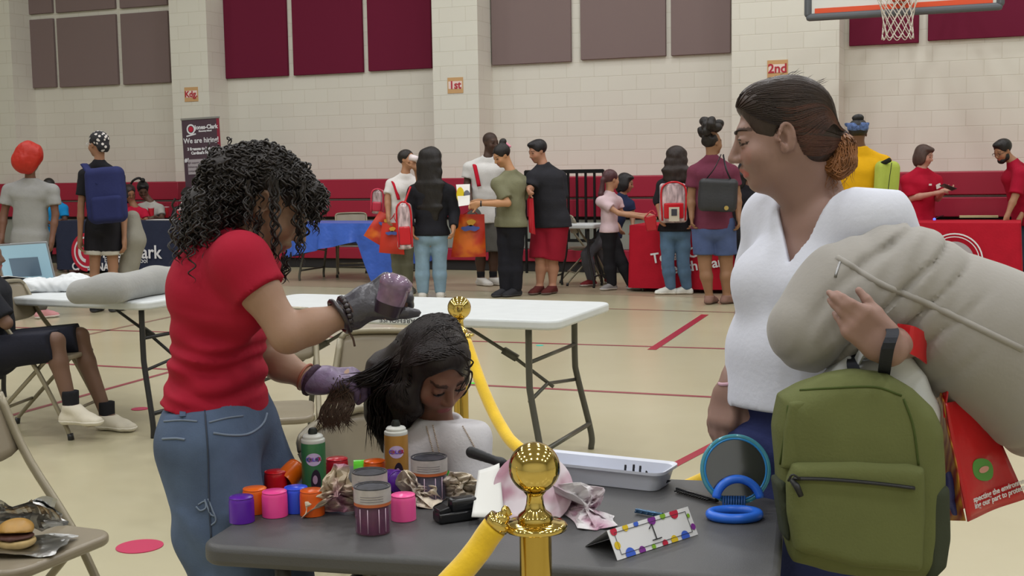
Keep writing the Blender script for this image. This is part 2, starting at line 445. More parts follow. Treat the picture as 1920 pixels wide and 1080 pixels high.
structure(MB().quad((XL, YF, 0), (XL, yw(XL), 0), (XL, yw(XL), 8), (XL, YF, 8)).build('wall_left', M_pl))
structure(MB().quad((XR, yw(XR), 0), (XR, YF, 0), (XR, YF, 8), (XR, yw(XR), 8)).build('wall_right', M_pl))
structure(MB().quad((XR, YF, 0), (XL, YF, 0), (XL, YF, 8), (XR, YF, 8)).build('wall_front', M_pl))
# pilasters standing out of the back wall
PD = .5
def wallX(p): return float(np.dot(p - W0, WT))
def wbox(mb, x0, x1, z0, z1, d0, d1, mi=0):
    c = W0 + WT * (x0 + x1) / 2 + WN * (d0 + d1) / 2; c[2] = (z0 + z1) / 2
    R = np.stack([WT, -WN, V(0, 0, 1)], 1)
    mb.box(c, (abs(x1 - x0), abs(d1 - d0), abs(z1 - z0)), R, mi); return mb
for i, (a, b_) in enumerate(((-130, 24), (322, 391), (812, 897), (1372, 1573))):
    xa, xb = wallX(WP(a, 150, PD)), wallX(WP(b_, 150, PD))
    structure(wbox(MB(), xa, xb, 0, 8, 0, PD).build('trim_%d' % (i + 1), M_wall))
# ceiling lamps
M_lampbox = mat('lamp_housing', '9a9a98', rough=.4, metal=.6)
first = None
for i, (x, y) in enumerate(LIGHTS):
    if first is None:
        first = thing('ceiling_light', 'round high bay lamp hanging from the gym ceiling', 'lamp', 'round high bay lamps under the gym ceiling')
        mb = MB(); mb.lathe([(.05, .38), (.07, .36), (.09, .2), (.34, .02), (.36, -.01), (.34, -.01), (.08, .19), (.0, .2)], n=24)
        mb.build('housing', M_lampbox, first, smooth=True)
        lo = bpy.data.objects.new('bulb', light_data); link(lo, first)
        o = first
    else: o = copy_tree(first)
    o.location = (x, y, ceil_z)
# court markings
def line(pa, pb, wd, m, z=.0015):
    a, b = np.array(pa), np.array(pb); t = nrm(b - a); s = np.cross(t, V(0, 0, 1)) * wd / 2
    a[2] = b[2] = z
    o = MB().quad(a - s, b - s, b + s, a + s).build('court_line', m, fl); return o
M_line = mat('line_maroon', '8c4048', rough=.3); M_line2 = mat('line_brown', '8a6a5c', rough=.3); M_red = mat('line_red', '9c2038', rough=.3)
M_taupe = mat('line_taupe', 'a09078', rough=.3)
def fline(x0, y0, x1, y1, wd, m, ext=0, z=.0015):
    a, b = FL(x0, y0), FL(x1, y1); t = nrm(b - a); return line(a - t * ext, b + t * ext, wd, m, z)
fline(670, 533, 1200, 547, .85, M_taupe, 8, .001)
fline(1105, 578, 1310, 584, .05, M_line2, 7)
fline(890, 640, 1390, 655, .05, M_line, 5)
fline(890, 722, 1380, 747, .05, M_line, 4)
fline(1222, 656, 1322, 590, .07, M_red, 0, .002)
fline(1265, 872, 1330, 838, .05, M_red, .6)
fline(172, 626, 330, 592, .05, M_line2, 1.3)
fline(0, 785, 320, 697, .045, M_line, 1.)
fline(0, 700, 90, 660, .045, M_line2, .6)
M_pink = mat('sticker_pink', 'b42450', rough=.5)
def dot(px, py, r, m, label):
    p = FL(px, py); mb = MB(); mb.lathe([(0, .003), (r, .003), (r, .0005)], (p[0], p[1], 0), n=40); tag(mb.build('floor_marker', m), label, 'floor marker')
dot(262, 1025, .088, M_pink, 'large pink round sticker on the floor left of the black table')
dot(262, 767, .05, M_pink, 'small pink round sticker on the floor by the table leg')
dot(1012, 648, .03, mat('sticker_teal', '3fb7a5', rough=.5), 'small teal sticker on the floor line between the white table legs')
dot(888, 719, .03, mat('sticker_green', '55c83a', rough=.5), 'small green sticker on the floor beside the yellow rope')
# acoustic panels on the wall
M_mauve = mat('felt_mauve', '80706e', rough=.95, bump=.2, bscale=200, spec=.1); M_mar = mat('felt_maroon', '6b2238', rough=.95, bump=.2, bscale=200, spec=.1)
def panel(x0, x1, yb, m, label, h=1.22, grp=None):
    """x0,x1: left and right edge at the bottom, yb: bottom edge height in the picture at x0"""
    a = WP(x0, yb); xa = wallX(a); xb = wallX(WP(x1, yb)); z0 = a[2]
    mb = wbox(MB(), xa, xb, z0, z0 + h, .002, .055); o = mb.build('acoustic_panel', m, bevel=.006)
    tag(o, label, 'acoustic panel', grp)
    return z0 + h
for x0, x1, yb, wd_ in ((36, 109, 167, 'leftmost'), (116, 226, 164, 'wide middle'), (235, 323, 159, 'right')):
    zt = panel(x0, x1, yb, M_mauve, '%s mauve felt panel in the lower row beside the Kdg. sign' % wd_, 1.13)
    a = WP(x0, yb); top = zt + .09
    xa, xb = wallX(a), wallX(WP(x1, yb))
    o = wbox(MB(), xa, xb, top, top + 1.13, .002, .055).build('acoustic_panel', M_mauve, bevel=.006)
    tag(o, '%s mauve felt panel cut off by the picture top, upper row' % wd_, 'acoustic panel')
for x0, x1, yb, t in ((427, 543, 148, 'leftmost maroon felt panel above the curly haired stylist'), (554, 684, 142, 'middle one of the three maroon felt panels between pilasters'), (694, 812, 134, 'maroon felt panel nearest the 1st sign')):
    panel(x0, x1, yb, M_mar, t, 1.25)
for x0, x1, yb, t in ((925, 1073, 123, 'large mauve felt panel just right of the 1st sign pilaster'), (1091, 1250, 113, 'mauve felt panel in the middle of the wall bay'), (1260, 1371, 105, 'mauve felt panel next to the 2nd sign pilaster')):
    panel(x0, x1, yb, M_mauve, t, 1.5)
for x0, x1, yb, t in ((1593, 1723, 87, 'maroon felt panel behind the basketball net'), (1740, 1990, 77, 'wide maroon felt panel at the far right of the wall')):
    panel(x0, x1, yb, M_mar, t, 1.25)
# grade signs
M_paper_tan = mat('paper_tan', 'c8a070', rough=.9); M_pinktxt = mat('ink_red', 'b0303c', rough=.7); M_halo = mat('paper_pale', 'e6d2c8', rough=.9)
def sign(px, py, w_, h_, s, label, sz, off):
    p = WP(px, py, off); t = thing('grade_sign', label, 'sign'); a = wallX(p)
    wbox(MB(), a - w_ / 2, a + w_ / 2, p[2] - h_ / 2, p[2] + h_ / 2, off + .001, off + .008).build('paper', M_paper_tan, t)
    q = p + WN * .011; R_ = WT
    wbox(MB(), a - w_ * .44, a + w_ * .44, p[2] - h_ * .22, p[2] + h_ * .26, off + .008, off + .010).build('letter_backing', M_halo, t)
    text('lettering', s, q, sz, M_pinktxt, t, R_, thick=.004, off=.004); settle(t, tuple(p))
sign(359, 177, .25, .22, 'Kdg.', 'tan paper sign reading Kdg. on the left pilaster', .13, PD)
sign(854, 160, .24, .22, '1st', 'tan paper sign reading 1st on the middle pilaster', .15, PD)
sign(1458, 129, .26, .22, '2nd', 'tan paper sign reading 2nd above the woman in white', .16, PD)
# bleachers: folded rows along the wall, two banks
M_bl = mat('bleacher_red', '9a1834', rough=.45, var=.05, vscale=1.5); M_blg = mat('bleacher_grey', '8d9088', rough=.6); M_blk = mat('bleacher_kick', '2a2728', rough=.7)
def bank(x0, x1, nm, label):
    t = thing(nm, label, 'bleachers')
    for k, (z0, z1, m, nme, d) in enumerate(((0, .14, M_blk, 'kick_board', .98), (.14, .30, M_bl, 'seat_riser', 1.03), (.30, .70, M_blg, 'front_panel', .95),
                                      (.74, .97, M_bl, 'seat_riser', 1.02), (.97, 1.0, M_blg, 'seat_board', .96), (1.0, 1.27, M_bl, 'seat_riser', 1.0))):
        wbox(MB(), x0, x1, z0, z1, .0 if k != 3 else .1, d).build(nme, m, t, bevel=.01)
    wbox(MB(), x0 + .02, x1 - .02, .70, .74, .1, .93).build('seat_board', M_blk, t)
    settle(t, tuple(W0 + WT * (x0 + x1) / 2 + WN * .5)); return t
BO = 1.0
xa = wallX(WP(-40, 350, BO)); xb = wallX(WP(333, 345, BO)); bank(xa, xb, 'bleachers', 'folded red bleachers on the left behind the navy table')
xa = wallX(WP(440, 342, BO)); xb = wallX(WP(2000, 320, BO)); bank(xa, xb, 'bleachers', 'long bank of folded red bleachers along the gym wall')
# black railing in front of the bleachers
M_rail = mat('rail_black', '1a1a1c', rough=.4, metal=.5)
t = thing('railing', 'black metal railing with upright bars before the bleachers', 'railing')
xa = wallX(WP(985, 320, 1.25)); xb = wallX(WP(1131, 318, 1.25)); zt = WP(1060, 318, 1.25)[2]
wbox(MB(), xa, xb, zt - .05, zt, 1.23, 1.27).build('top_rail', M_rail, t)
wbox(MB(), xa, xb, .42, .46, 1.23, 1.27).build('bottom_rail', M_rail, t)
for q in np.linspace(xa, xb, 10):
    wbox(MB(), q - .014, q + .014, .0 if abs(q - xa) < .01 or abs(q - xb) < .01 else .42, zt - .01, 1.236, 1.264).build('baluster', M_rail, t)
settle(t, tuple(W0 + WT * (xa + xb) / 2 + WN * 1.25))
# basketball board and net
def hoop():
    t = thing('basketball_hoop', 'basketball backboard with grey edge padding and white net', 'basketball hoop')
    c = P(1684, 0, 12.5); c[2] = 3.05                       # ring centre
    f = WN.copy(); r = -np.cross(f, V(0, 0, 1)); r = WT
    bc = c - f * .38; bl = bc.copy(); bl[2] = 2.90 + .535
    R = np.stack([r, -f, V(0, 0, 1)], 1)
    MB().box(bl, (1.80, .03, 1.05), R).build('backboard', mat('board_white', 'd8d8d4', rough=.3), t, bevel=.01)
    mb = MB(); z = 2.905
    for (dx, dz, w_, h_) in ((0, 0, 1.9, .075), (-.93, .3, .075, .6), (.93, .3, .075, .6)):
        q = bl + r * dx; q[2] = z + dz; mb.box(q, (w_, .085, h_), R)
    mb.build('edge_padding', mat('pad_grey', '5c6066', rough=.6), t, bevel=.03)
    q = bl.copy(); q[2] = 2.965; q += f * .019
    MB().box(q, (1.72, .008, .05), R).build('border_stripe', mat('board_orange', 'd9512c', rough=.4), t)
    a = np.linspace(0, 2 * math.pi, 33)[:-1]
    ring = np.stack([c[0] + .228 * np.cos(a), c[1] + .228 * np.sin(a), np.full(32, c[2])], 1)
    MB().tube(ring, .009, 8, closed=True).build('ring', mat('ring_orange', 'c8401c', rough=.4, metal=.3), t, smooth=True)
    q = c - f * .31; MB().box(q - V(0, 0, .02), (.16, .15, .05), R).build('bracket', mat('ring_orange', 'c8401c'), t)
    mb = MB(); n = 12; rows = 6; zz = np.linspace(0, .40, rows + 1); rr = [.226, .19, .165, .15, .142, .14, .15]
    for i in range(n):
        for dirn in (1, -1):
            pts = []
            for k in range(rows + 1):
                th = 2 * math.pi * (i + dirn * k * .5) / n
                pts.append([c[0] + rr[k] * math.cos(th), c[1] + rr[k] * math.sin(th), c[2] - zz[k]])
            mb.tube(bez(pts, 16), .0045, 5)
    for i in range(n):   # bottom scallops
        th0 = 2 * math.pi * i / n; th1 = 2 * math.pi * (i + 1) / n; pts = []
        for u in np.linspace(0, 1, 7):
            th = th0 + (th1 - th0) * u; pts.append([c[0] + .15 * math.cos(th), c[1] + .15 * math.sin(th), c[2] - .40 - .045 * math.sin(math.pi * u)])
        mb.tube(pts, .0048, 5)
    mb.build('net', mat('net_white', 'cfc8bd', rough=.9), t, smooth=True)
    MB().box(bl - f * .9, (.09, 1.8, .09), R).build('support_arm', M_lampbox, t)
    MB().box(bl - f * .9 + V(0, 0, .4), (.09, 1.8, .09), R).build('support_arm', M_lampbox, t)
    # the arms reach the wall
    d = float(np.dot(bl - W0, WN))
    mb = MB(); d -= .07; q = bl - f * (d / 2)
    for s_ in (-.35, .35): mb.box(q + r * s_, (.06, d, .06), R)
    mb.build('wall_frame', M_lampbox, t)
    settle(t, tuple(c))
hoop()
# ================================================================== PEOPLE
def skinm(c, fg=False):
    return mat('skin_%s%s' % (c, 'f' if fg else ''), c, rough=.5, attr=True, sss=.12 if fg else 0, bump=.08 if fg else 0, bscale=300, spec=.35)
class Frame:
    """a head frame: right, forward, up, with a scale"""
    def __init__(s, c, yaw, pitch=0, roll=0, k=1.0):
        f = yawdir(yaw); u = V(0, 0, 1); r = np.cross(f, u)
        R = np.stack([r, f, u], 1)
        R = R @ rotm((1, 0, 0), -pitch) @ rotm((0, 1, 0), roll)
        s.R = R; s.c = np.asarray(c, float); s.k = k
    def w(s, x, y, z): return s.c + s.R @ (V(x, y, z) * s.k)
    def d(s, x, y, z): return s.R @ V(x, y, z)
    def loc(s, p): return (p - s.c) @ s.R / s.k
def head_prims(b, H, fem=True, fat=0.0, jaw=1.0, nose=1.0):
    k = H.k; R = H.R
    b.ell(H.w(0, -.015, .035), V(.075, .095, .083) * k, R, k=.02 * k)
    b.ell(H.w(0, .028, -.035), V(.061 + fat, .064, .078) * k * V(1, 1, jaw), R, k=.03 * k)
    b.ell(H.w(0, .064, -.093 * jaw), V(.023, .02, .018) * k, R, k=.02 * k)
    b.cone(H.w(-.03, .077, .024), H.w(.03, .077, .024), .013 * k, .013 * k, k=.018 * k)
    for s in (-1, 1):
        b.ell(H.w(.036 * s, .058, -.03), V(.026 + fat, .028, .026) * k, R, k=.02 * k)
        b.ell(H.w(.031 * s, .098, .004), V(.019, .013, .011) * k, R, k=.012 * k, mode='sub')
        b.ell(H.w(.032 * s, .079, .003), V(.0155, .0125, .0115) * k, R, k=.006 * k)
        b.ell(H.w(.074 * s, -.006, -.006), V(.007, .017, .029) * k, R @ rotm((0, 0, 1), 12 * s), k=.008 * k)
        b.ell(H.w(.077 * s, .002, -.008), V(.004, .007, .013) * k, R, k=.006 * k, mode='sub')
    b.cone(H.w(0, .086, .014), H.w(0, .086 + .024 * nose, -.030), .0075 * k, .0105 * k, k=.012 * k)
    for s in (-1, 1): b.ell(H.w(.011 * s, .099, -.034), V(.008, .010, .008) * k, R, k=.007 * k)
    b.cone(H.w(-.014, .087, -.058), H.w(0, .092, -.0565), .0048 * k, .006 * k, k=.008 * k); b.cone(H.w(.014, .087, -.058), H.w(0, .092, -.0565), .0048 * k, .006 * k, k=.008 * k)
    b.cone(H.w(-.012, .086, -.071), H.w(.012, .086, -.071), .0065 * k, .0065 * k, k=.008 * k)
def head_color(H, base, open_eye=True, brow='2a1c18', lip='a05a55', stub=None, white=False):
    base = np.array(lin(base)); br = np.array(lin(brow)); lp = np.array(lin(lip))
    def fn(v):
        q = H.loc(v); x, y, z = np.abs(q[:, 0]), q[:, 1], q[:, 2]
        c = np.tile(base, (len(v), 1)); f = y > .05
        m = f & (((x / .024) ** 2 + ((z + .064 + .12 * x) / .0115) ** 2) < 1); c[m] = lp
        bz = .026 + .004 * np.sin((x - .012) / .035 * 3.1)
        m = f & (x > .013) & (x < .05) & (np.abs(z - bz) < .0042); c[m] = c[m] * .25 + br * .75
        ck = f & (((x - .04) / .022) ** 2 + ((z + .028) / .02) ** 2 < 1); c[ck] *= np.array([1.06, .95, .95])
        if open_eye:
            e = f & (((x - .032) / .0145) ** 2 + ((z - .003) / .0052) ** 2 < 1)
            c[e] = np.array(lin('cfc5bb')) if white else br * .8
            e = f & ((x - .032) ** 2 + (z - .003) ** 2 < .0052 ** 2); c[e] = br * .35
        else:
            e = f & (np.abs(z + .0045 + ((x - .032) / .03) ** 2 * -.012) < .0022) & (np.abs(x - .032) < .016); c[e] = br
        nst = f & ((x - .008) ** 2 + (z + .041) ** 2 < .0032 ** 2); c[nst] *= .4
        if stub is not None:
            m = (np.linalg.norm(q, axis=1) < .15) & (z > .02 + .9 * np.maximum(y - .02, 0)) ; c[m] = c[m] * .45 + np.array(lin(stub)) * .55
        return c
    return fn
def hand(b, wrist, d, nback, size=1.0, thumb=1, curls=(25, 25, 25, 25), curl2=30, spread=6, thumb_out=40, thumb_curl=20, k=.006, fr=1.0):
    """d: towards the fingers; nback: out of the back of the hand; thumb: side along cross(nback, d)"""
    d = nrm(d); nb = nrm(nback - d * np.dot(nback, d)); lat = np.cross(nb, d) * thumb; S = size
    R = np.stack([lat, d, nb], 1)
    b.cone(wrist - d * .015 * S, wrist + d * .022 * S, .023 * S, .024 * S, k=.02, lat=lat, sl=1.25)
    b.rbox(wrist + d * .052 * S, V(.040, .046, .0145) * S, .0135 * S, R, k=.018 * S)
    tips = []
    for i, (o, L, r) in enumerate(((.029, .072, .0088), (.010, .080, .0092), (-.010, .074, .0088), (-.029, .058, .0078))):
        r *= S * fr; ang = spread * (1.5 - i) * thumb; base = wrist + d * (.090 - (.004 if i in (0, 2) else .012 if i == 3 else 0)) * S + lat * o * S
        dd = nrm(rotm(nb, -ang * 1.0) @ d) if True else d
        p = base; c0 = curls[i]; ax = lat * thumb
        for j, (fr_, rr0, rr1) in enumerate(((.45, 1.0, .95), (.31, .95, .88), (.24, .88, .75))):
            # bend towards the palm (-nb)
            a = math.radians(c0 if j == 0 else curl2)
            e = -nb if j == 0 else e2
            nd = nrm(dd * math.cos(a) + e * math.sin(a)); e2 = nrm(e * math.cos(a) - dd * math.sin(a)); dd = nd
            q = p + dd * L * fr_ * S
            b.cone(p, q, r * rr0, r * rr1, k=k if j else .010); p = q
        tips.append(p)
    t0 = wrist + d * .025 * S + lat * .028 * S; a = math.radians(thumb_out)
    td = nrm(d * math.cos(a) + lat * math.sin(a) - nb * .25)
    t1 = t0 + td * .042 * S; td2 = nrm(td * math.cos(math.radians(thumb_curl)) - lat * math.sin(math.radians(thumb_curl)) * .9 - nb * .15)
    t2 = t1 + td2 * .032 * S; t3 = t2 + nrm(td2 - nb * .15) * .024 * S
    b.cone(t0, t1, .0145 * S, .0115 * S, k=.014); b.cone(t1, t2, .0108 * S * fr, .0100 * S * fr, k=.006); b.cone(t2, t3, .0100 * S * fr, .0080 * S * fr, k=.005)
    return tips + [t3]
def foot(b, ankle, f, S=1.0, g=0.0, k=.02):
    z0 = ankle[2]
    a = ankle.copy(); heel = a - f * .035 * S; heel[2] = max(.03 * S + g, 0) + 0; ball = a + f * .115 * S; ball[2] = .026 * S + g; toe = a + f * .165 * S; toe[2] = .02 * S + g
    heel[2] += ankle_floor(z0); ball[2] += ankle_floor(z0); toe[2] += ankle_floor(z0)
    lat = np.cross(f, V(0, 0, 1))
    b.cone(a, heel, .035 * S + g, .03 * S + g, k=k); b.cone(a, ball, .036 * S + g, .026 * S + g, k=k, lat=lat, sl=1.2); b.cone(ball, toe, .026 * S + g, .02 * S + g, k=k, lat=lat, sl=1.6); b.cone(heel, ball, .028 * S + g, .026 * S + g, k=k, lat=lat, sl=1.2)
def ankle_floor(z): return max(0.0, z - .10)

def hair_obj(H, style, c, parent, vol=1.0, amp=.004, sd=1, vox=.009, length=.35, back=None, fr=45, lab=None, m=None):
    """hair of the common kinds, in the head frame"""
    k = H.k; R = H.R; b = SDF(vox * max(k, .9), .02 * k)
    m = m or mat('hair_' + c, c, rough=.45, var=.25, vscale=30, bump=.6, bscale=90, spec=.4, aniso=(1, 1, .25))
    if style in ('long', 'short', 'bob', 'pony', 'bun', 'slick', 'longcurl'):
        b.ell(H.w(0, -.020, .042), V(.086 * vol, .103, .089 + .02 * (vol - 1)) * k, R)
    if style == 'short':
        b.ell(H.w(0, .045, .095), V(.055, .05, .03) * k, R)
        b.cuts_local = None
    if style in ('long', 'longcurl', 'bob'):
        L = length
        b.ell(H.w(0, -.05, -.03), V(.09 * vol, .075, .12) * k, R)
        if style == 'bob':
            for s in (-1, 1): b.ell(H.w(.068 * s, .0, -.03), V(.03, .06, .085) * k, R)
            b.ell(H.w(0, .05, .085), V(.07, .045, .03) * k, R)
        else:
            d0 = nrm(V(0, 0, -1) + (back if back is not None else 0)); c0 = H.w(0, -.06, -.05); lat = H.R[:, 0]; lat = nrm(lat - V(0, 0, 1) * lat[2])
            fw = nrm(H.R[:, 1] * V(1, 1, 0))
            p1 = c0 - fw * .02 * k + V(0, 0, -L * .35); p2 = c0 - fw * .03 * k + V(0, 0, -L * .75); p3 = c0 - fw * .02 * k + V(0, 0, -L)
            b.cone(c0, p1, .066 * k, .062 * k, lat=lat, sl=1.45 * vol); b.cone(p1, p2, .062 * k, .045 * k, lat=lat, sl=1.9 * vol); b.cone(p2, p3, .045 * k, .022 * k, lat=lat, sl=2.2 * vol)
    if style == 'pony':
        c0 = H.w(0, -.12, .0); b.ell(c0, V(.03, .03, .03) * k, R)
        q = c0 + V(0, 0, -length * .5) - H.R[:, 1] * .035 * k; e = c0 + V(0, 0, -length) - H.R[:, 1] * .0
        b.cone(c0, q, .028 * k, .032 * k); b.cone(q, e, .032 * k, .012 * k)
    if style == 'bun': b.ell(H.w(0, -.085, .125), V(.042, .042, .038) * k, R)
    if style == 'curlytop':
        b.ell(H.w(0, -.03, .03), V(.082, .09, .085) * k, R)
        for i in range(24):
            rg = random.Random(sd * 50 + i); b.ell(H.w(rg.uniform(-.125, .125), rg.uniform(-.13, .05), .12 + rg.uniform(-.03, .10)), V(.046, .046, .046) * k, R, k=.01)
    # open the face
    if style != 'none':
        q = H.w(0, .052, .06); n = H.d(0, .93, -.5)
        b.ell(H.w(0, .095, -.035), V(.066, .085, .102) * k, R, k=.008 * k, mode='sub')
        if style in ('short', 'pony', 'bun', 'slick', 'curlytop'):
            b.ell(H.w(0, .02, -.16), V(.12, .14, .105) * k, R, k=.01 * k, mode='sub')
            for s in (-1, 1): b.ell(H.w(.078 * s, .002, -.02), V(.02, .026, .036) * k, R, k=.006 * k, mode='sub')
    b.disp.append(lambda x, y, z: amp * sines(x, y, z, fr, sd, 3, (1, 1, .35)))
    return b.build('hair', m, parent, smooth_it=1, lab=lab)

def person(label, Y, head, yaw, tyaw, skin, neck, sh, el, wr, hip, kn, an, shirt=None, pants=None, shoes=None, hair=None, S=1.0, g=1.0,
           pitch=0, roll=0, toes=None, fem=True, vox=.011, hk=None, chest=1.0, belly=1.0, hands=True, eyes=True, group=None, extra=None, sdv=1, hcurl=35, fingers=None, seated=False, stub=None):
    """every joint: (px, py, offset in depth from Y); S scales thickness, g is girth"""
    C_ = lambda t: P(t[0], t[1], Y + (t[2] if len(t) > 2 else 0))
    root = thing('person', label, 'person', group)
    H = Frame(C_(head), yaw, pitch, roll, hk or S)
    nk = C_(neck); shp = [C_(q) - V(0, 0, .052 * S) for q in sh]; elp = [C_(q) for q in el]; wrp = [C_(q) for q in wr]; hp = C_(hip)
    knp = [C_(q) for q in kn]; anp = [C_(q) for q in an]
    tf = yawdir(tyaw); lat = np.cross(tf, V(0, 0, 1)); k = S; G = S * g
    if lat[0] < 0: lat = -lat
    for a in anp:
        if not seated or True: a[2] = max(a[2], .075 * k) if a[2] > .16 else .08 * k
    hips = [hp - lat * .085 * G, hp + lat * .085 * G]
    base = V((anp[0][0] + anp[1][0]) / 2, (anp[0][1] + anp[1][1]) / 2, 0)
    up = nrm(nk - hp); ch = hp + (nk - hp) * .70 + 0; wa = hp + (nk - hp) * .36
    def torso(b, t, hem=None, low=True, kk=.04):
        b.cone(hp, wa, .105 * G * belly + t, .092 * G * belly + t, lat=lat, sl=1.45, k=kk)
        b.cone(wa, ch, .092 * G * belly + t, .108 * G + t, lat=lat, sl=1.42, k=kk)
        b.cone(shp[0] * .75 + shp[1] * .25 - up * .03 * k, shp[1] * .75 + shp[0] * .25 - up * .03 * k, .066 * G + t, .066 * G + t, k=kk)
        for q in shp: b.cone(q - up * .01, ch, .046 * G + t, .07 * G + t, k=kk); b.cone(q, nk - up * .03, .040 * G + t, .036 * k + t, k=.03)
        b.cone(nk - up * .06, nk - up * .015, .06 * k + t * .6, .048 * k + t * .5, k=.03)
        if fem and chest > 0:
            for s in (-1, 1): b.ell(ch + lat * .062 * k * s + tf * .075 * G - up * .03 * k, V(.055, .05, .055) * G * chest + t, k=.03)
        if fem: b.cone(hp - up * .02, hp - up * .06, .11 * G + t, .1 * G + t, lat=lat, sl=1.5, k=kk)
    b = SDF(vox, .02)
    head_prims(b, H, fem)
    b.cone(nk - up * .03, H.w(0, -.025, -.045), .052 * k, .048 * k, k=.03)
    torso(b, -.006)
    skm = skinm(skin)
    for i in (0, 1):
        b.chain([shp[i], shp[i] * .5 + elp[i] * .5, elp[i]], [.046 * G, .043 * G, .036 * G], k=.015)
        b.chain([elp[i], elp[i] * .65 + wrp[i] * .35, wrp[i]], [.037 * G, .037 * G, .024 * k], k=.015)
        if hands:
            d = nrm(wrp[i] - elp[i]); nb = np.cross(d, V(0, 1, .3)); nb = nrm(nb)
            if fingers and fingers[i]: hand(b, wrp[i], **fingers[i])
            else: hand(b, wrp[i], nrm(d + V(0, 0, -.25)), lat * (1 if i else -1) + V(0, 0, .01), .95 * k, 1 if i else -1, (hcurl,) * 4, 25, fr=1.1)
        b.chain([hips[i], hips[i] * .5 + knp[i] * .5, knp[i]], [.088 * G, .075 * G, .054 * G], k=.02)
        b.chain([knp[i], knp[i] * .68 + anp[i] * .32 - tf * .012 * k, anp[i]], [.052 * G, .055 * G, .035 * k], k=.02)
    tdir = [yawdir(a) for a in (toes or (tyaw, tyaw))]
    for i in (0, 1): foot(b, anp[i], tdir[i], k)
    b.build('body', skm, root, head_color(H, skin, eyes, stub=stub))
    # clothes
    if shirt:
        c, slv, hem = shirt[:3]; o = shirt[3] if len(shirt) > 3 else {}
        t = o.get('t', .012); b = SDF(vox, .02); torso(b, t)
        hb = hp - up * hem
        b.cone(hp, hb - up * .05, .108 * G * belly + t, .108 * G * belly + t + .01, lat=lat, sl=1.47, k=.03)
        b.cuts_ = 1
        for i in (0, 1):
            if slv <= 1:
                e = shp[i] + (elp[i] - shp[i]) * slv
                b.cone(shp[i], e, .045 * G + t, (.046 * G + t + .008), k=.02, capb=True)
            else:
                b.cone(shp[i], elp[i], .05 * G + t, .04 * G + t, k=.02); e = elp[i] + (wrp[i] - elp[i]) * (slv - 1); b.cone(elp[i], e, .04 * G + t, .032 * G + t, k=.02, capb=True)
        ncut = nk + up * (-.012 + o.get('coll', 0))
        b.ell(nk + up * (.035 + o.get('coll', 0)) + tf * .025, V(.066, .066, .06) * k, k=.01, mode='sub')
        b.cut(ncut + up * .02, up); b.cut(hb, -V(0, 0, 1) * .9 + -up * .3)
        b.disp.append(lambda x, y, z: .0035 * sines(x, y, z, 26, sdv, 3, (1, 1, 1.6)))
        b.build(o.get('name', 'shirt'), o.get('m') or cloth(c), root, lab=o.get('lab'))
    if pants:
        c, ln, fl_ = pants[:3]; o = pants[3] if len(pants) > 3 else {}
        t = o.get('t', .01); b = SDF(vox, .02)
        wz = hp + up * o.get('rise', .09) * k
        b.cone(hp - up * .03, wz, .108 * G + t, .100 * G * belly + t - .004, lat=lat, sl=1.46, k=.03)
        for s in (-1, 1): b.ell(hp - tf * .05 * G - up * .05 * k + lat * .055 * s * G, V(.075, .075, .08) * G, k=.03)
        for i in (0, 1):
            if ln <= 1:
                e = hips[i] + (knp[i] - hips[i]) * ln
                b.cone(hips[i], e, .092 * G + t, (.075 * G + t) * fl_, k=.02, capb=True)
            else:
                b.chain([hips[i], hips[i] * .5 + knp[i] * .5, knp[i]], [.09 * G + t, .078 * G + t, (.058 * G + t) * (fl_ * .5 + .5)], k=.02)
                e = knp[i] + (anp[i] - knp[i]) * (ln - 1)
                m_ = knp[i] * .65 + e * .35
                b.chain([knp[i], m_, e], [(.058 * G + t) * (fl_ * .5 + .5), (.056 * G + t) * fl_, (.042 * G + t) * fl_], k=.02, capb=False)
                b.cut_end = 1
        if ln > 1: b.cut(V(0, 0, .035), V(0, 0, -1))
        b.cut(wz, up)
        b.disp.append(lambda x, y, z: .004 * sines(x, y, z, 22, sdv + 7, 3, (1, 1, 1.2)))
        b.build(o.get('name', 'trousers'), o.get('m') or cloth(c), root, lab=o.get('lab'))
    if shoes:
        for i in (0, 1):
            b = SDF(vox * .8, .015); foot(b, anp[i], tdir[i], k, .006); top = anp[i].copy(); top[2] += .0
            b.cut(top + V(0, 0, .012), V(0, 0, 1)); zf = ankle_floor(anp[i][2]); b.cut(V(0, 0, .004 + zf), V(0, 0, -1))
            sh_ = b.build('shoe', cloth(shoes[0], 's', bump=.1), root)
            b = SDF(vox * .8, .015); foot(b, anp[i], tdir[i], k, .010); b.cut(V(0, 0, .028 + zf), V(0, 0, 1)); b.cut(V(0, 0, .002 + zf), V(0, 0, -1)); b.build('sole', plas(shoes[1], .6), sh_)
    if hair and hair[0] != 'none':
        o = hair[2] if len(hair) > 2 else {}
        hair_obj(H, hair[0], hair[1], root, vox=vox * .85, **o)
    if extra: extra(dict(root=root, H=H, nk=nk, sh=shp, el=elp, wr=wrp, hp=hp, kn=knp, an=anp, tf=tf, lat=lat, up=up, k=k, G=G, ch=ch, wa=wa))
    settle(root, tuple(base))
    return root
def ypx(x, y): return float(FL(x, y)[1])   # depth of a floor point

BLACK = '1e1e22'
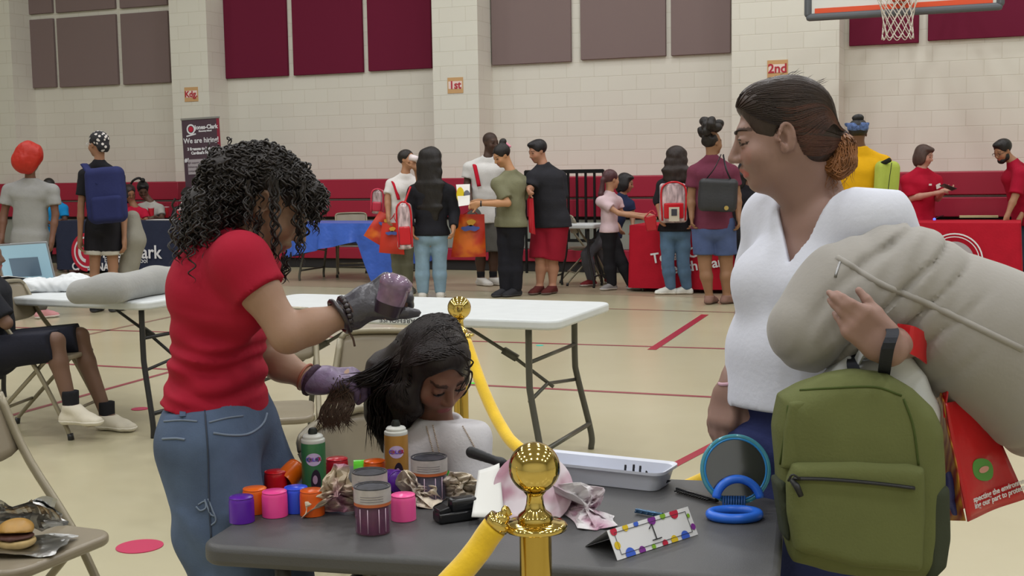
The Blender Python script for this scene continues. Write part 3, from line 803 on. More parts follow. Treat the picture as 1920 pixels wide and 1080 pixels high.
# --- group at the left
def ex_bonnet(J):
    H = J['H']; b = SDF(.008, .02)
    b.ell(H.w(.01, -.045, .05), V(.135, .13, .135), H.R); b.ell(H.w(-.02, -.08, -.01), V(.13, .11, .12), H.R); b.ell(H.w(-.02, -.07, -.08), V(.08, .07, .06), H.R)
    b.disp.append(lambda x, y, z: .010 * sines(x, y, z, 34, 5, 3) + .005 * np.abs(sines(x, y, z, 70, 2, 2))); b.build('bonnet', mat('satin_red', 'a81e0c', rough=.5, bump=.3, bscale=30), J['root'])
person('person in a grey T-shirt and puffy red bonnet standing with back turned', 12.3, (57, 300), 178, 180, '6b4a3a', (57, 335), [(17, 348), (97, 348)], [(8, 400, -.02), (104, 402, -.02)], [(3, 447, -.1), (97, 452, -.1)],
       (57, 445), [(38, 520), (76, 520)], [(36, 588), (78, 588)], ('8f8f8d', .62, .07, dict(t=.022)), ('57544f', 1.85, 1.2), ('c98f93', 'd8d0cc'), None, S=.96, hk=1.02, g=1.0, chest=0, fem=False, extra=ex_bonnet, toes=(185, 140))
def ex_bandana(J):
    H = J['H']; b = SDF(.0075, .015); b.ell(H.w(0, -.02, .045), V(.092, .108, .092), H.R); b.ell(H.w(0, -.075, -.02), V(.07, .055, .07), H.R); b.cut(H.w(0, .055, .0), H.d(0, .96, -.25)); b.cut(H.w(0, 0, -.055), H.d(0, .2, -1))
    b.disp.append(lambda x, y, z: .002 * sines(x, y, z, 50, 3, 3))
    m = bpy.data.materials.new('bandana_print'); m.use_nodes = True; N = m.node_tree.nodes; L = m.node_tree.links; bs = N['Principled BSDF']
    n = N.new('ShaderNodeTexVoronoi'); n.inputs['Scale'].default_value = 26; tc = N.new('ShaderNodeTexCoord'); L.new(tc.outputs['Object'], n.inputs[0]); r_ = N.new('ShaderNodeValToRGB'); L.new(n.outputs[0], r_.inputs[0])
    r_.color_ramp.interpolation = 'CONSTANT'; r_.color_ramp.elements[0].color = lin('c9c2be') + (1,); r_.color_ramp.elements[1].position = .36; r_.color_ramp.elements[1].color = lin('1c1b20') + (1,); L.new(r_.outputs[0], bs.inputs[0]); bs.inputs['Roughness'].default_value = .8
    b.build('bandana', m, J['root'])
    g = MB()
    for s in (-1, 1):
        a = np.linspace(0, 2 * math.pi, 17)[:-1]; g.tube([H.w(.033 * s + .021 * math.cos(t), .108, .002 + .016 * math.sin(t)) for t in a], .0022, 5, closed=True)
        g.tube([H.w(.054 * s, .104, .006), H.w(.075 * s, .0, .004)], .0022, 5)
    g.tube([H.w(-.012, .112, .006), H.w(.012, .112, .006)], .0022, 5); g.build('glasses', plas('d8d8d8', .3), J['root'], smooth=True)
    lat, G, hp = J['lat'], J['G'], J['hp']
    for i, s in ((0, -1), (1, 1)):
        h = hp + lat * .085 * G * s; e = h + (J['kn'][i] - h) * .60; f = h + (J['kn'][i] - h) * .72; b = SDF(.009, .01); b.cone(e, f, .108, .112, capa=True, capb=True); b.build('shorts_hem', cloth('b9b4a8'), J['root'])
person('person in a black T-shirt and black and white bandana with a blue backpack', 12.8, (184, 271), -125, 172, '9a7259', (186, 300), [(158, 318), (222, 322)], [(152, 385, -.03), (232, 390, .05)], [(150, 450, -.08), (233, 452, -.05)],
       (193, 425), [(178, 498), (212, 498)], [(178, 572), (214, 574)], ('222226', .68, .03, dict(t=.016)), ('222125', .62, 1.25, dict(name='shorts', t=.02)), ('2c2c30', '3c3c40'), None, S=.95, hk=1.08, g=.97, chest=.0, fem=False, extra=ex_bandana, toes=(175, 165))
def pack(name, label, cat, c, R, size, m, rad=.05, straps=(), wr=.004, sd=3, vox=.009, parts=None):
    """a soft bag: rounded box with creases; c centre, R columns (side, depth, up)"""
    t = thing(name, label, cat); b = SDF(vox, .02); b.rbox(c, V(*size) / 2, rad, R)
    b.disp.append(lambda x, y, z: wr * sines(x, y, z, 26, sd, 3)); b.build('body', m, t)
    for p, wd in straps:
        MB().tube(bez(p, 16), wd, 6, flat=.3).build('strap', parts or m, t, smooth=True)
    return t
def frame3(yaw, pitch=0, roll=0):
    f = yawdir(yaw); R = np.stack([np.cross(f, V(0, 0, 1)), f, V(0, 0, 1)], 1)
    return R @ rotm((1, 0, 0), pitch) @ rotm((0, 1, 0), roll)
# blue backpack on the bandana person (worn on the back, which faces the camera)
R = frame3(-8, 4, 4); c = P(199, 366, 12.5)
t = pack('backpack', 'blue backpack hanging on one shoulder of the bandana wearer', 'backpack', c, R, (.40, .18, .56), cloth('2a2f58'), .08,
         [([P(158, 308, 12.66), P(170, 325, 12.56), P(188, 345, 12.45)], .045)], parts=cloth('2a2f58'))
b = SDF(.009, .02); b.rbox(P(201, 392, 12.39), V(.16, .05, .13), .045, R); b.build('pocket', cloth('272c54'), t); settle(t, tuple(c - V(0, 0, .28)))
# grey pillow under that person's arm
t = SDF(.014, .05); t.chain([P(249, 408, 12.95), P(252, 450, 12.93), P(240, 510, 12.95)], [.075, .11, .10])
t.disp.append(lambda x, y, z: .004 * sines(x, y, z, 25, 2)); tag(t.build('travel_pillow', cloth('8d8a80')), 'tall grey pillow held upright behind the blue backpack', 'pillow')

# --- navy table sitters
def sitter(label, Y, head, yaw, skin, shirtc, hair, sh, el, wr, pitch=20, S=.98, g=1.0, extra=None, roll=0):
    cx = (sh[0][0] + sh[1][0]) / 2; yb = sh[0][1]
    return person(label, Y, head, yaw, yaw, skin, (cx, yb - 6), sh, el, wr, (cx, yb + 68, .08), [(cx - 14, yb + 74, -.2), (cx + 14, yb + 74, -.2)], [(cx - 12, yb + 130, -.15), (cx + 12, yb + 130, -.15)],
                  (shirtc, .6, .05), ('2b2d36', 1.9, 1.1), ('333338', '444448'), hair, S=S, g=g, pitch=pitch, extra=extra, seated=True, roll=roll, toes=(yaw, yaw))
def ex_glass(J):
    H = J['H']; g = MB(); a = np.linspace(0, 2 * math.pi, 13)[:-1]
    for s in (-1, 1): g.tube([H.w(.033 * s + .02 * math.cos(t), .106, .002 + .015 * math.sin(t)) for t in a], .002, 5, closed=True); g.tube([H.w(.054 * s, .1, .004), H.w(.075 * s, 0, .004)], .002, 5)
    g.build('glasses', plas('1a1a1a', .3), J['root'], smooth=True)
sitter('person in a red shirt and dark glasses seated at the navy table', 18.2, (243, 362), 35, '8d6248', 'b01c38', ('long', '2b2220', dict(length=.1)), [(236, 392), (270, 392)], [(240, 418, -.05), (276, 418, -.1)], [(252, 412, -.3), (262, 412, -.3)], extra=ex_glass)
def ex_curve(J):
    H = J['H']; MB().tube(bez([H.w(0, -.05, .12), H.w(.05, -.06, .17), H.w(.14, -.05, .13), H.w(.19, -.04, .02), H.w(.2, -.04, -.04)], 20), np.linspace(.02, .012, 20), 8).build('ponytail', mat('hair_1c1a1a', '1c1a1a'), J['root'], smooth=True)
    b = SDF(.008, .02); b.ell(H.w(0, -.03, .15), V(.035, .035, .035)); b.build('hair_bun', mat('hair_1c1a1a', '1c1a1a'), J['root'])
sitter('person in a light grey T-shirt with a high curved ponytail at the navy table', 18.5, (268, 356), 20, '5b4034', 'a9a6a0', ('short', '1c1a1a'), [(264, 382), (300, 384)], [(270, 412, -.05), (304, 412, -.1)], [(276, 408, -.3), (292, 408, -.3)], pitch=30, extra=ex_curve)
sitter('person in a black hoodie bending over a straw at the navy table', 18.3, (352, 368), -15, '5b4034', '232227', ('short', '24211f'), [(332, 388), (376, 388)], [(326, 414, -.05), (378, 414, -.05)], [(342, 404, -.3), (360, 404, -.3)], pitch=35)
sitter('person with brown hair in profile behind the curly haired stylist', 18.4, (398, 366), -75, 'b08a74', '4a4448', ('long', '3a2a24', dict(length=.2)), [(396, 398), (426, 398)], [(392, 426, -.05), (428, 426, -.05)], [(386, 440, -.2), (420, 440, -.2)], pitch=0)
sitter('person in a bright blue top seated behind the red bonnet wearer', 18.6, (92, 350), -160, '5b4034', '1f86c4', ('short', '24211f'), [(84, 378), (120, 384)], [(82, 414, -.05), (122, 416, -.05)], [(86, 414, -.2), (116, 414, -.2)], pitch=5)

# --- middle group
Y1 = 14.9
def whitecup(J):
    pass
person('person in a white T-shirt with red backpack straps drinking from a cup', 14.3, (764, 300), 55, 25, 'a97b5c', (760, 323), [(733, 336), (778, 334)], [(727, 372, -.05), (790, 352, -.1)], [(728, 405, -.15), (779, 316, -.32)],
       (755, 426), [(745, 480), (763, 480)], [(748, 532), (765, 532)], ('d6d2cf', .72, .03), ('6b6a58', 1.9, 1.1), ('45443e', '5a584e'), ('slick', '231d1b', dict(amp=.002)), S=.97, pitch=-12, chest=1.0,
       fingers=[None, dict(d=V(-.3, -.2, .9), nback=V(.6, -.7, 0), size=.92, thumb=1, curls=(60,) * 4, curl2=45)], extra=lambda J: [MB().tube(bez([J['sh'][i] + J['up'] * .055 + J['tf'] * .0, J['sh'][i] + J['tf'] * .12 - J['up'] * .02 , J['ch'] + J['lat'] * (-.11 if i == 0 else .11) + J['tf'] * .13 - J['up'] * .12], 12), .02, 6, flat=.3).build('backpack_strap', cloth('b3182c'), J['root'], smooth=True) for i in (0,)])
# the cup
c = P(777, 297, 14.3 - .34); mb = MB(); mb.lathe([(0, -.05), (.030, -.05), (.040, .05), (.037, .05), (.028, -.047), (0, -.047)], c, R=frame3(55, 80), n=20)
tag(mb.build('cup', plas('e6d9da', .4), smooth=True), 'pale cup raised to the lips of the drinking woman', 'cup')
person('person with very long dark hair in a black jacket and light blue jeans', 13.6, (808, 299), 165, 178, 'a97b5c', (808, 330), [(776, 350), (842, 350)], [(764, 395, -.0), (852, 398, 0)], [(772, 430, -.12), (850, 428, -.18)],
       (808, 438), [(792, 500), (824, 500)], [(793, 560), (826, 560)], ('222227', 1.9, .02, dict(name='jacket', t=.02)), ('7f97a8', 1.95, 1.18, dict(m=cloth('8099ab', 'd', var=.12))), ('c9c4bd', 'd9d5cf'), ('long', '1d1918', dict(length=.62, amp=.005, vol=1.5)), S=1.0, g=1.02, chest=0)
person('person with a bald head in a white T-shirt and grey shorts', 15.0, (920, 268), 40, 10, '4a352b', (915, 292), [(880, 306), (948, 306)], [(876, 345, 0), (960, 345, 0)], [(882, 372, -.2), (955, 385, -.1)],
       (912, 402), [(901, 475), (926, 475)], [(902, 533), (925, 533)], ('cfcdca', .62, .10, dict(t=.02)), ('5e5c58', .95, 1.15, dict(name='shorts', t=.025)), ('cfccc6', 'dad7d2'), None, S=1.06, g=1.08, fem=False, pitch=5, stub='2c2421', toes=(40, 60),
       extra=lambda J: [MB().tube(bez([J['sh'][0] + J['up'] * .06 + J['lat'] * .05, J['sh'][0] + J['tf'] * .13 + J['lat'] * .05, J['ch'] + J['tf'] * .15 - J['lat'] * .12 - J['up'] * .15], 12), .024, 6, flat=.3).build('backpack_strap', cloth('b3182c'), J['root'], smooth=True), ] + [SDF(.011, .02).cone(a + V(0, 0, .0), a + V(0, 0, .09), .045, .05, capb=True).build('sock', cloth('222226'), J['root']) for a in J['an']])
def ex_bun(J):
    H = J['H']; b = SDF(.008, .01)
    for s in (-1, 1): b.cone(H.w(.02 * s, -.1, .09), H.w(.05 * s, -.115, .05), .017, .014)
    b.cone(H.w(-.02, -.1, .09), H.w(.02, -.1, .09), .018, .018); b.build('hair_clip', plas('d98aa0', .4), J['root'])
    w_ = J['wr'][0]; mb = MB(); mb.lathe([(.030, -.01), (.033, 0), (.030, .01)], w_ * .92 + J['el'][0] * .08, R=np.stack([V(0, 1, 0), V(0, 0, 1), V(1, 0, 0)], 1)); mb.build('watch', plas('1c1c20'), J['root'])
person('person in an olive T-shirt with a high bun and pink claw clip reading a flyer', 13.7, (941, 292), -62, -50, 'b58662', (958, 318), [(932, 336, -.12), (985, 334, .1)], [(952, 381, -.2), (975, 380, .1)], [(897, 382, -.3), (900, 378, -.05)],
       (958, 420), [(948, 490), (966, 490)], [(948, 552), (968, 552)], ('75745c', .8, .03, dict(t=.02)), ('212127', 1.95, 1.2), ('303034', '3a3a3e'), ('bun', '1d1918', dict(amp=.003)), S=1.0, g=1.05, belly=1.08, pitch=28, extra=ex_bun)
person('teenage boy in a black T-shirt and red shorts', 13.9, (1008, 284), -60, -35, 'a87a62', (1018, 306), [(1000, 324, -.1), (1048, 324, .05)], [(994, 354, -.15), (1052, 378, -.0)], [(992, 356, -.38), (1050, 412, -.05)],
       (1032, 416), [(1014, 488), (1036, 488)], [(1012, 552), (1036, 552)], ('2a2a2f', .85, .06, dict(t=.03)), ('8e1c2e', .95, 1.2, dict(name='shorts', t=.025)), ('5a2a28', '6a5a55'), ('short', '19161a', dict(amp=.003)), S=1.02, g=1.12, fem=False, belly=1.12, pitch=18)
# --- bags in the middle
M_clear = mat('clear_vinyl', 'e8d8da', rough=.08, trans=.75, alpha=.75)
def sackpack(name, label, px, py, Y, w_, h_, ang, main, rim):
    c = P(px, py, Y); R = frame3(0, 0, ang); t = thing(name, label, 'bag')
    b = SDF(.009, .02); b.rbox(c, V(w_ / 2, .05, h_ / 2), .04, R); b.disp.append(lambda x, y, z: .006 * sines(x, y, z, 30, 4, 3)); b.build('body', main, t)
    e = [c + R @ V(x, .052, z) for x, z in ((-w_ * .42, -h_ * .45), (-w_ * .45, h_ * .3), (-w_ * .2, h_ * .5), (w_ * .2, h_ * .5), (w_ * .45, h_ * .3), (w_ * .42, -h_ * .45))]
    MB().tube(bez(e, 30), .011, 6).build('piping', rim, t, smooth=True)
    b = SDF(.009, .01); b.rbox(c + R @ V(0, .052, -h_ * .2), V(w_ * .36, .015, h_ * .2), .012, R); b.build('front_pocket', rim, t)
    return t, c, R
M_rdbag = mat('vinyl_red', 'c01c28', rough=.25); M_clr = mat('vinyl_painted_glints', 'b9a4a8', rough=.12, var=.6, vscale=6, aniso=(5, 5, 1.2))  # clear bag bodies: streaky highlights painted into the vinyl colour
t, c, R = sackpack('clear_backpack', 'clear backpack with red trim hanging beside the black jacket wearer', 759, 424, 13.45, .17, .50, 2, M_clr, M_rdbag)
MB().tube(bez([c + V(-.0, 0, .24), P(770, 350, 13.5)], 8), .012, 6).build('strap', M_rdbag, t, smooth=True); settle(t, tuple(c - V(0, 0, .25)))
t, c, R = sackpack('clear_backpack', 'clear backpack with pink trim on the back of the drinking woman', 708, 378, 14.6, .15, .28, -4, M_clr, mat('vinyl_rose', 'c0304a', rough=.3)); settle(t, tuple(c - V(0, 0, .14)))
# orange and red tote bags
def totem():
    m = bpy.data.materials.new('tote_sunburst'); m.use_nodes = True; N = m.node_tree.nodes; L = m.node_tree.links; bs = N['Principled BSDF']
    tc = N.new('ShaderNodeTexCoord'); g = N.new('ShaderNodeTexNoise'); g.inputs['Scale'].default_value = 5; L.new(tc.outputs['Object'], g.inputs[0]); r_ = N.new('ShaderNodeValToRGB'); L.new(g.outputs[0], r_.inputs[0])
    r_.color_ramp.elements[0].position = .42; r_.color_ramp.elements[0].color = lin('c2301e') + (1,); r_.color_ramp.elements[1].position = .6; r_.color_ramp.elements[1].color = lin('e0701e') + (1,)
    L.new(r_.outputs[0], bs.inputs[0]); bs.inputs['Roughness'].default_value = .35; return m
M_tote = totem()
def tote(label, pts, Y, hand_px, deco=True, m=None, thick=.10):
    """a bag from its four front corners in the picture (tl, tr, br, bl) at depth Y"""
    q = [P(x, y, Y) for x, y in pts]; t = thing('tote_bag', label, 'bag'); n = V(0, 1, 0)
    mb = MB(); nu = 9
    def fn(s):
        def f(u, v_):
            p = (q[0] * (1 - u) + q[1] * u) * (1 - v_) + (q[3] * (1 - u) + q[2] * u) * v_
            e = min(1, 6 * min(u, 1 - u, 1 - v_ + .02)); return p + n * (s * thick / 2 * e * (.35 + .65 * v_) + .008 * math.sin(9 * u + 7 * v_)) + n * thick / 2
        return f
    mb.sheet(fn(-1), nu, nu); mb.sheet(fn(1), nu, nu); mb.build('body', m or M_tote, t, smooth=True)
    hp_ = P(*hand_px, Y + .03)
    mb = MB()
    for a, b_ in ((q[0] * .75 + q[1] * .25, -.02), (q[0] * .25 + q[1] * .75, .02)): pass
    mb.tube(bez([q[0] * .75 + q[1] * .25 + n * thick / 2, (q[0] * .6 + q[1] * .4) * .4 + hp_ * .6, hp_, (q[0] * .4 + q[1] * .6) * .4 + hp_ * .6, q[0] * .25 + q[1] * .75 + n * thick / 2], 18), .012, 6, flat=.4)
    mb.build('handle', mat('tote_handle', 'b8242a', rough=.4), t, smooth=True)
    if deco:
        cc = q[0] * .25 + q[1] * .25 + q[2] * .25 + q[3] * .25; wd = np.linalg.norm(q[1] - q[0]); r = nrm(q[1] - q[0]); u = -nrm(q[3] - q[0])
        mb = MB(); c0 = cc - n * .02 + u * wd * .28
        mb.poly([c0 + r * wd * .34 * math.cos(a) + u * wd * .10 * math.sin(a) * (1 + .3 * math.sin(5 * a)) for a in np.linspace(0, 6.28, 25)[:-1]], .015, n)
        mb.build('blue_wave_print', mat('print_blue', '4a5aa0', rough=.5), t)
        mb = MB(); c1 = c0 + u * wd * .20; mb.poly([c1 + r * wd * .15 * math.cos(a) * (1 + .3 * math.sin(3 * a)) + u * wd * .13 * math.sin(a) for a in np.linspace(0, 6.28, 13)[:-1]], .012, n); mb.build('yellow_print', mat('print_yellow', 'd9a238', rough=.5), t)
    settle(t, tuple((q[2] + q[3]) / 2)); return t
tote('orange and red printed tote bag held behind the long haired girl', [(856, 402), (908, 402), (911, 482), (845, 483)], 13.75, (885, 388))
tote('orange tote bag with sunburst print tilted out over the blue tablecloth', [(711, 396), (744, 408), (728, 470), (681, 442)], 14.25, (730, 395), thick=.06)
tote('red tote bag with yellow medal print beside the clear backpack', [(716, 418), (752, 418), (758, 478), (710, 474)], 14.1, (740, 400), m=mat('tote_red2', 'c83422', rough=.35), thick=.06)
tote('red drawstring bag hanging beside the boy in red shorts', [(989, 372), (1000, 372), (1004, 440), (992, 436)], 13.6, (996, 352), deco=False, m=mat('tote_red3', 'b01c2a', rough=.3), thick=.05)
# flyer
q = [P(855, 346, 13.5), P(881, 345, 13.5), P(881, 384, 13.4), P(860, 387, 13.4)]; t = thing('flyer', 'white flyer with a yellow drawing held by the woman in olive', 'flyer')
mb = MB(); mb.poly(q, .003, V(0, 1, 0)); mb.build('sheet', mat('paper_white', 'e6e4e0', rough=.8), t)
cc = sum(q) / 4; mb = MB(); mb.poly([cc + V(-.035, -.003, -.0) + V(.042 * math.cos(a), 0, .085 * math.sin(a)) for a in np.linspace(0, 6.28, 17)[:-1]], .002, V(0, 1, 0)); mb.build('yellow_drawing', mat('print_yel2', 'dcc21c', rough=.6), t)
mb = MB(); mb.poly([cc + V(.035, -.003, -.0) + V(.035 * math.cos(a), 0, .05 * math.sin(a)) for a in np.linspace(0, 6.28, 17)[:-1]], .002, V(0, 1, 0)); mb.build('grey_drawing', mat('print_gry2', '6a6c7c', rough=.6), t)
settle(t, tuple(cc))

# --- right group
person('girl with a reddish ponytail in a pale pink T-shirt and black trousers', 14.2, (1146, 337), 120, 80, 'b08468', (1143, 358), [(1126, 370, -.1), (1158, 370, .1)], [(1160, 400, -.18), (1165, 400, .1)], [(1208, 408, -.2), (1215, 404, .05)],
       (1142, 432), [(1142, 490), (1166, 490)], [(1148, 540), (1184, 540)], ('cbb3b8', .6, .02, dict(t=.016)), ('222226', 1.95, 1.35), ('8a8686', 'c8c4c0'), ('pony', '4a2c30', dict(length=.32, amp=.002)), S=.84, g=.92, chest=0, toes=(-60, 60), hk=.92)
person('child with a dark bob in a navy shirt behind the pink T-shirt girl', 14.9, (1173, 343), 75, 20, '9a7058', (1168, 362), [(1150, 376), (1182, 376)], [(1146, 402), (1186, 402)], [(1160, 425, -.1), (1186, 425, -.1)],
       (1142, 440), [(1100, 478, -.2), (1120, 470, 0)], [(1110, 541, -.2), (1140, 535, .1)], ('2a3350', .6, .04), ('55555a', 1.9, 1.3), ('7a2c30', 'c9c0b8'), ('bob', '1b1718', dict(amp=.003)), S=.86, g=.95, chest=0, pitch=15, hk=.92, toes=(-60, 10))
def ex_pack_clear(J): pass
person('girl with long wavy dark hair and a clear red backpack in blue jeans', 13.6, (1269, 296), 165, 176, 'a5755a', (1268, 318), [(1242, 340), (1296, 340)], [(1234, 375), (1300, 378)], [(1238, 405, -.1), (1298, 410, -.1)],
       (1266, 430), [(1252, 495), (1281, 495)], [(1258, 556), (1288, 558)], ('242226', 1.3, .02, dict(t=.02)), ('4f6883', 1.95, 1.15, dict(m=cloth('566f8a', 'd', var=.15))), ('d8d8d2', 'e4e2da'), ('long', '2b201d', dict(length=.25, amp=.006, fr=60, vol=1.45)), S=.93, g=.98, chest=0, toes=(-100, -100))
t, c, R = sackpack('clear_backpack', 'clear backpack with red trim worn by the wavy haired girl', 1262, 380, 13.38, .29, .42, 0, M_clr, M_rdbag)
mb = MB(); mb.box(c + V(0, -.085, -.12), (.11, .006, .15)); mb.build('photo_card', mat('card_cream', 'c9bfae', rough=.6), t); mb = MB(); mb.box(c + V(.0, -.09, -.10), (.06, .006, .07)); mb.build('card_picture', mat('card_dark', '3a3a44', rough=.6), t)
settle(t, tuple(c - V(0, 0, .2)))
person('person in a maroon T-shirt and denim shorts with curly hair piled up', 12.6, (1336, 268), 120, 168, '8f6a50', (1334, 290), [(1302, 312), (1372, 312)], [(1296, 370), (1382, 366)], [(1297, 405, -.05), (1385, 408, -.1)],
       (1338, 425), [(1322, 500), (1362, 500)], [(1330, 578), (1362, 580)], ('6a3345', .62, .02, dict(t=.014)), ('46557a', .70, 1.12, dict(name='shorts', t=.016, m=cloth('4c5a80', 'd', var=.12))), ('8a6a60', '6a5248'), ('curlytop', '211c1b', dict(amp=.006, fr=90)), S=1.0, g=1.17, belly=1.02, chest=0, toes=(150, 120))
c = P(1346, 366, 12.32); R = frame3(0, 0, -3)
t = pack('handbag', 'black leather shoulder bag on the maroon T-shirt wearer', 'handbag', c, R, (.38, .13, .33), mat('leather_black', '2b2c30', rough=.45, bump=.2, bscale=60), .05, [([P(1325, 335, 12.35), P(1340, 315, 12.3), P(1352, 290, 12.45)], .012), ([P(1374, 345, 12.35), P(1362, 318, 12.3), P(1356, 290, 12.45)], .012)], wr=.006)
mb = MB(); mb.lathe([(0, 0), (.022, 0), (.022, .006), (0, .006)], P(1362, 390, 12.22), R=frame3(0, 90), n=12); mb.build('charm', mat('metal_gold', 'c9b070', rough=.3, metal=1), t); settle(t, tuple(c - V(0, 0, .16)))
person('person in black clothes half hidden behind the woman in white', 13.4, (1404, 322), 60, 10, '6b4a3a', (1404, 345), [(1382, 362), (1424, 362)], [(1384, 405), (1430, 405)], [(1386, 440), (1428, 440)],
       (1404, 445), [(1392, 500), (1414, 500)], [(1394, 556), (1414, 556)], ('1d1c20', 1.9, .1, dict(t=.02)), ('1d1c20', 1.9, 1.2), ('333338', '444448'), ('long', '17151a', dict(length=.25)), S=.95, chest=0)
def ex_yellow(J):
    H = J['H']; b = SDF(.0075, .015); b.ell(H.w(0, -.02, .05), V(.09, .108, .075), H.R); b.cut(H.w(0, 0, .095), H.d(0, 0, 1)); b.cut(H.w(0, 0, .02), H.d(0, .0, -1)); b.ell(H.w(-.09, .03, .10), V(.022, .02, .04)); b.ell(H.w(.085, .0, .09), V(.02, .02, .03))
    b.disp.append(lambda x, y, z: .005 * sines(x, y, z, 60, 3, 3)); b.build('bandana', mat('bandana_blue', '4a5f8c', rough=.8, var=.6, vscale=40), J['root'])
    b = SDF(.008, .01); b.ell(H.w(0, -.03, .135), V(.05, .05, .035)); b.disp.append(lambda x, y, z: .004 * sines(x, y, z, 70, 8, 3)); b.build('hair_bun', mat('hair_1c1a1a', '1c1a1a'), J['root'])
person('person in a bright yellow shirt and blue bandana behind the woman in white', 11.2, (1608, 250), 170, 172, '6b4c3a', (1612, 275), [(1568, 296), (1656, 296)], [(1560, 365), (1662, 365)], [(1570, 420, -.1), (1655, 420, -.1)],
       (1612, 430), [(1594, 510), (1630, 510)], [(1594, 590), (1630, 590)], ('d3a017', 1.2, .02, dict(t=.02)), ('2b2d36', 1.9, 1.1), ('333338', '444448'), ('short', '1c1a1a'), S=1.0, g=1.12, fem=False, extra=ex_yellow)
c = P(1662, 345, 11.02); R = frame3(10, 0, -3)
t = pack('backpack', 'lime green backpack with black zips on the yellow shirt wearer', 'backpack', c, R, (.20, .16, .40), cloth('a3b04e'), .06, [([P(1672, 305, 10.86), P(1666, 350, 10.84), P(1664, 385, 10.86)], .008)], parts=cloth('23251e'))
MB().tube([P(1652, 308, 11.0), P(1668, 300, 10.9)], .022, 8).build('top_handle', cloth('23251e'), t, smooth=True); settle(t, tuple(c - V(0, 0, .2)))
def ex_tags(J):
    mb = MB(); q = J['ch'] + J['tf'] * .175 - J['up'] * .02; r = np.cross(J['tf'], V(0, 0, 1)); R = np.stack([r, J['tf'], V(0, 0, 1)], 1)
    mb.box(q - r * .07, (.075, .005, .05), R @ rotm((0, 1, 0), 15)); mb.build('name_tag', mat('paper_white', 'e6e4e0'), J['root']); mb = MB(); mb.box(q + r * .075 + V(0, 0, .02), (.045, .005, .02), R); mb.build('shirt_logo', mat('paper_white', 'e6e4e0'), J['root'])
person('person with a short brown bob in a red polo shirt looking at a phone', 14.3, (1733, 292), 48, 35, 'b98a78', (1728, 314), [(1700, 330, -.05), (1756, 330, .05)], [(1708, 372, -.1), (1758, 372, .0)], [(1756, 362, -.30), (1768, 358, -.25)],
       (1727, 420), [(1714, 490), (1742, 490)], [(1716, 556), (1742, 556)], ('a8152f', .9, .06, dict(t=.022, name='polo_shirt')), ('23232a', 1.9, 1.1), ('333338', '444448'), ('bob', '4c3a34', dict(amp=.002)), S=.98, g=1.05, pitch=15, extra=ex_tags,
       fingers=[dict(d=V(.9, -.2, .25), nback=V(0, -.3, .9), size=.9, thumb=1, curls=(30,) * 4), dict(d=V(.95, -.1, .2), nback=V(0, .3, -.9), size=.9, thumb=-1, curls=(20,) * 4)])
q = P(1778, 351, 13.93); mb = MB(); mb.box(q, (.17, .085, .009), frame3(20, 15, -20)); tag(mb.build('phone', plas('26262b', .2), bevel=.003), 'dark phone held flat in the hands of the bob haired volunteer', 'phone')
def ex_beard(J):
    ex_glass(J); H = J['H']; b = SDF(.008, .012); b.ell(H.w(0, .05, -.085), V(.052, .05, .045), H.R); 
    for s in (-1, 1): b.ell(H.w(.052 * s, .015, -.06), V(.02, .035, .045), H.R)
    b.ell(H.w(0, .095, -.055), V(.03, .03, .025), H.R, mode='sub'); b.disp.append(lambda x, y, z: .003 * sines(x, y, z, 90, 8, 3)); b.build('beard', mat('hair_1c1a1a', '1c1a1a'), J['root'])
person('bearded man in a red polo shirt and glasses leaning on the red table', 14.0, (1880, 283), -65, -60, 'a0765a', (1898, 300), [(1912, 318, -.15), (1930, 318, .1)], [(1904, 366, -.2), (1935, 366, .0)], [(1888, 406, -.25), (1912, 410, -.1)],
       (1930, 412), [(1920, 490), (1945, 490)], [(1925, 570), (1948, 570)], ('a01530', .95, .06, dict(t=.02, name='polo_shirt')), ('3a4658', 1.9, 1.1), ('333338', '444448'), ('short', '1d1a1a', dict(amp=.003)), S=1.02, g=1.05, fem=False, pitch=25, extra=ex_beard)
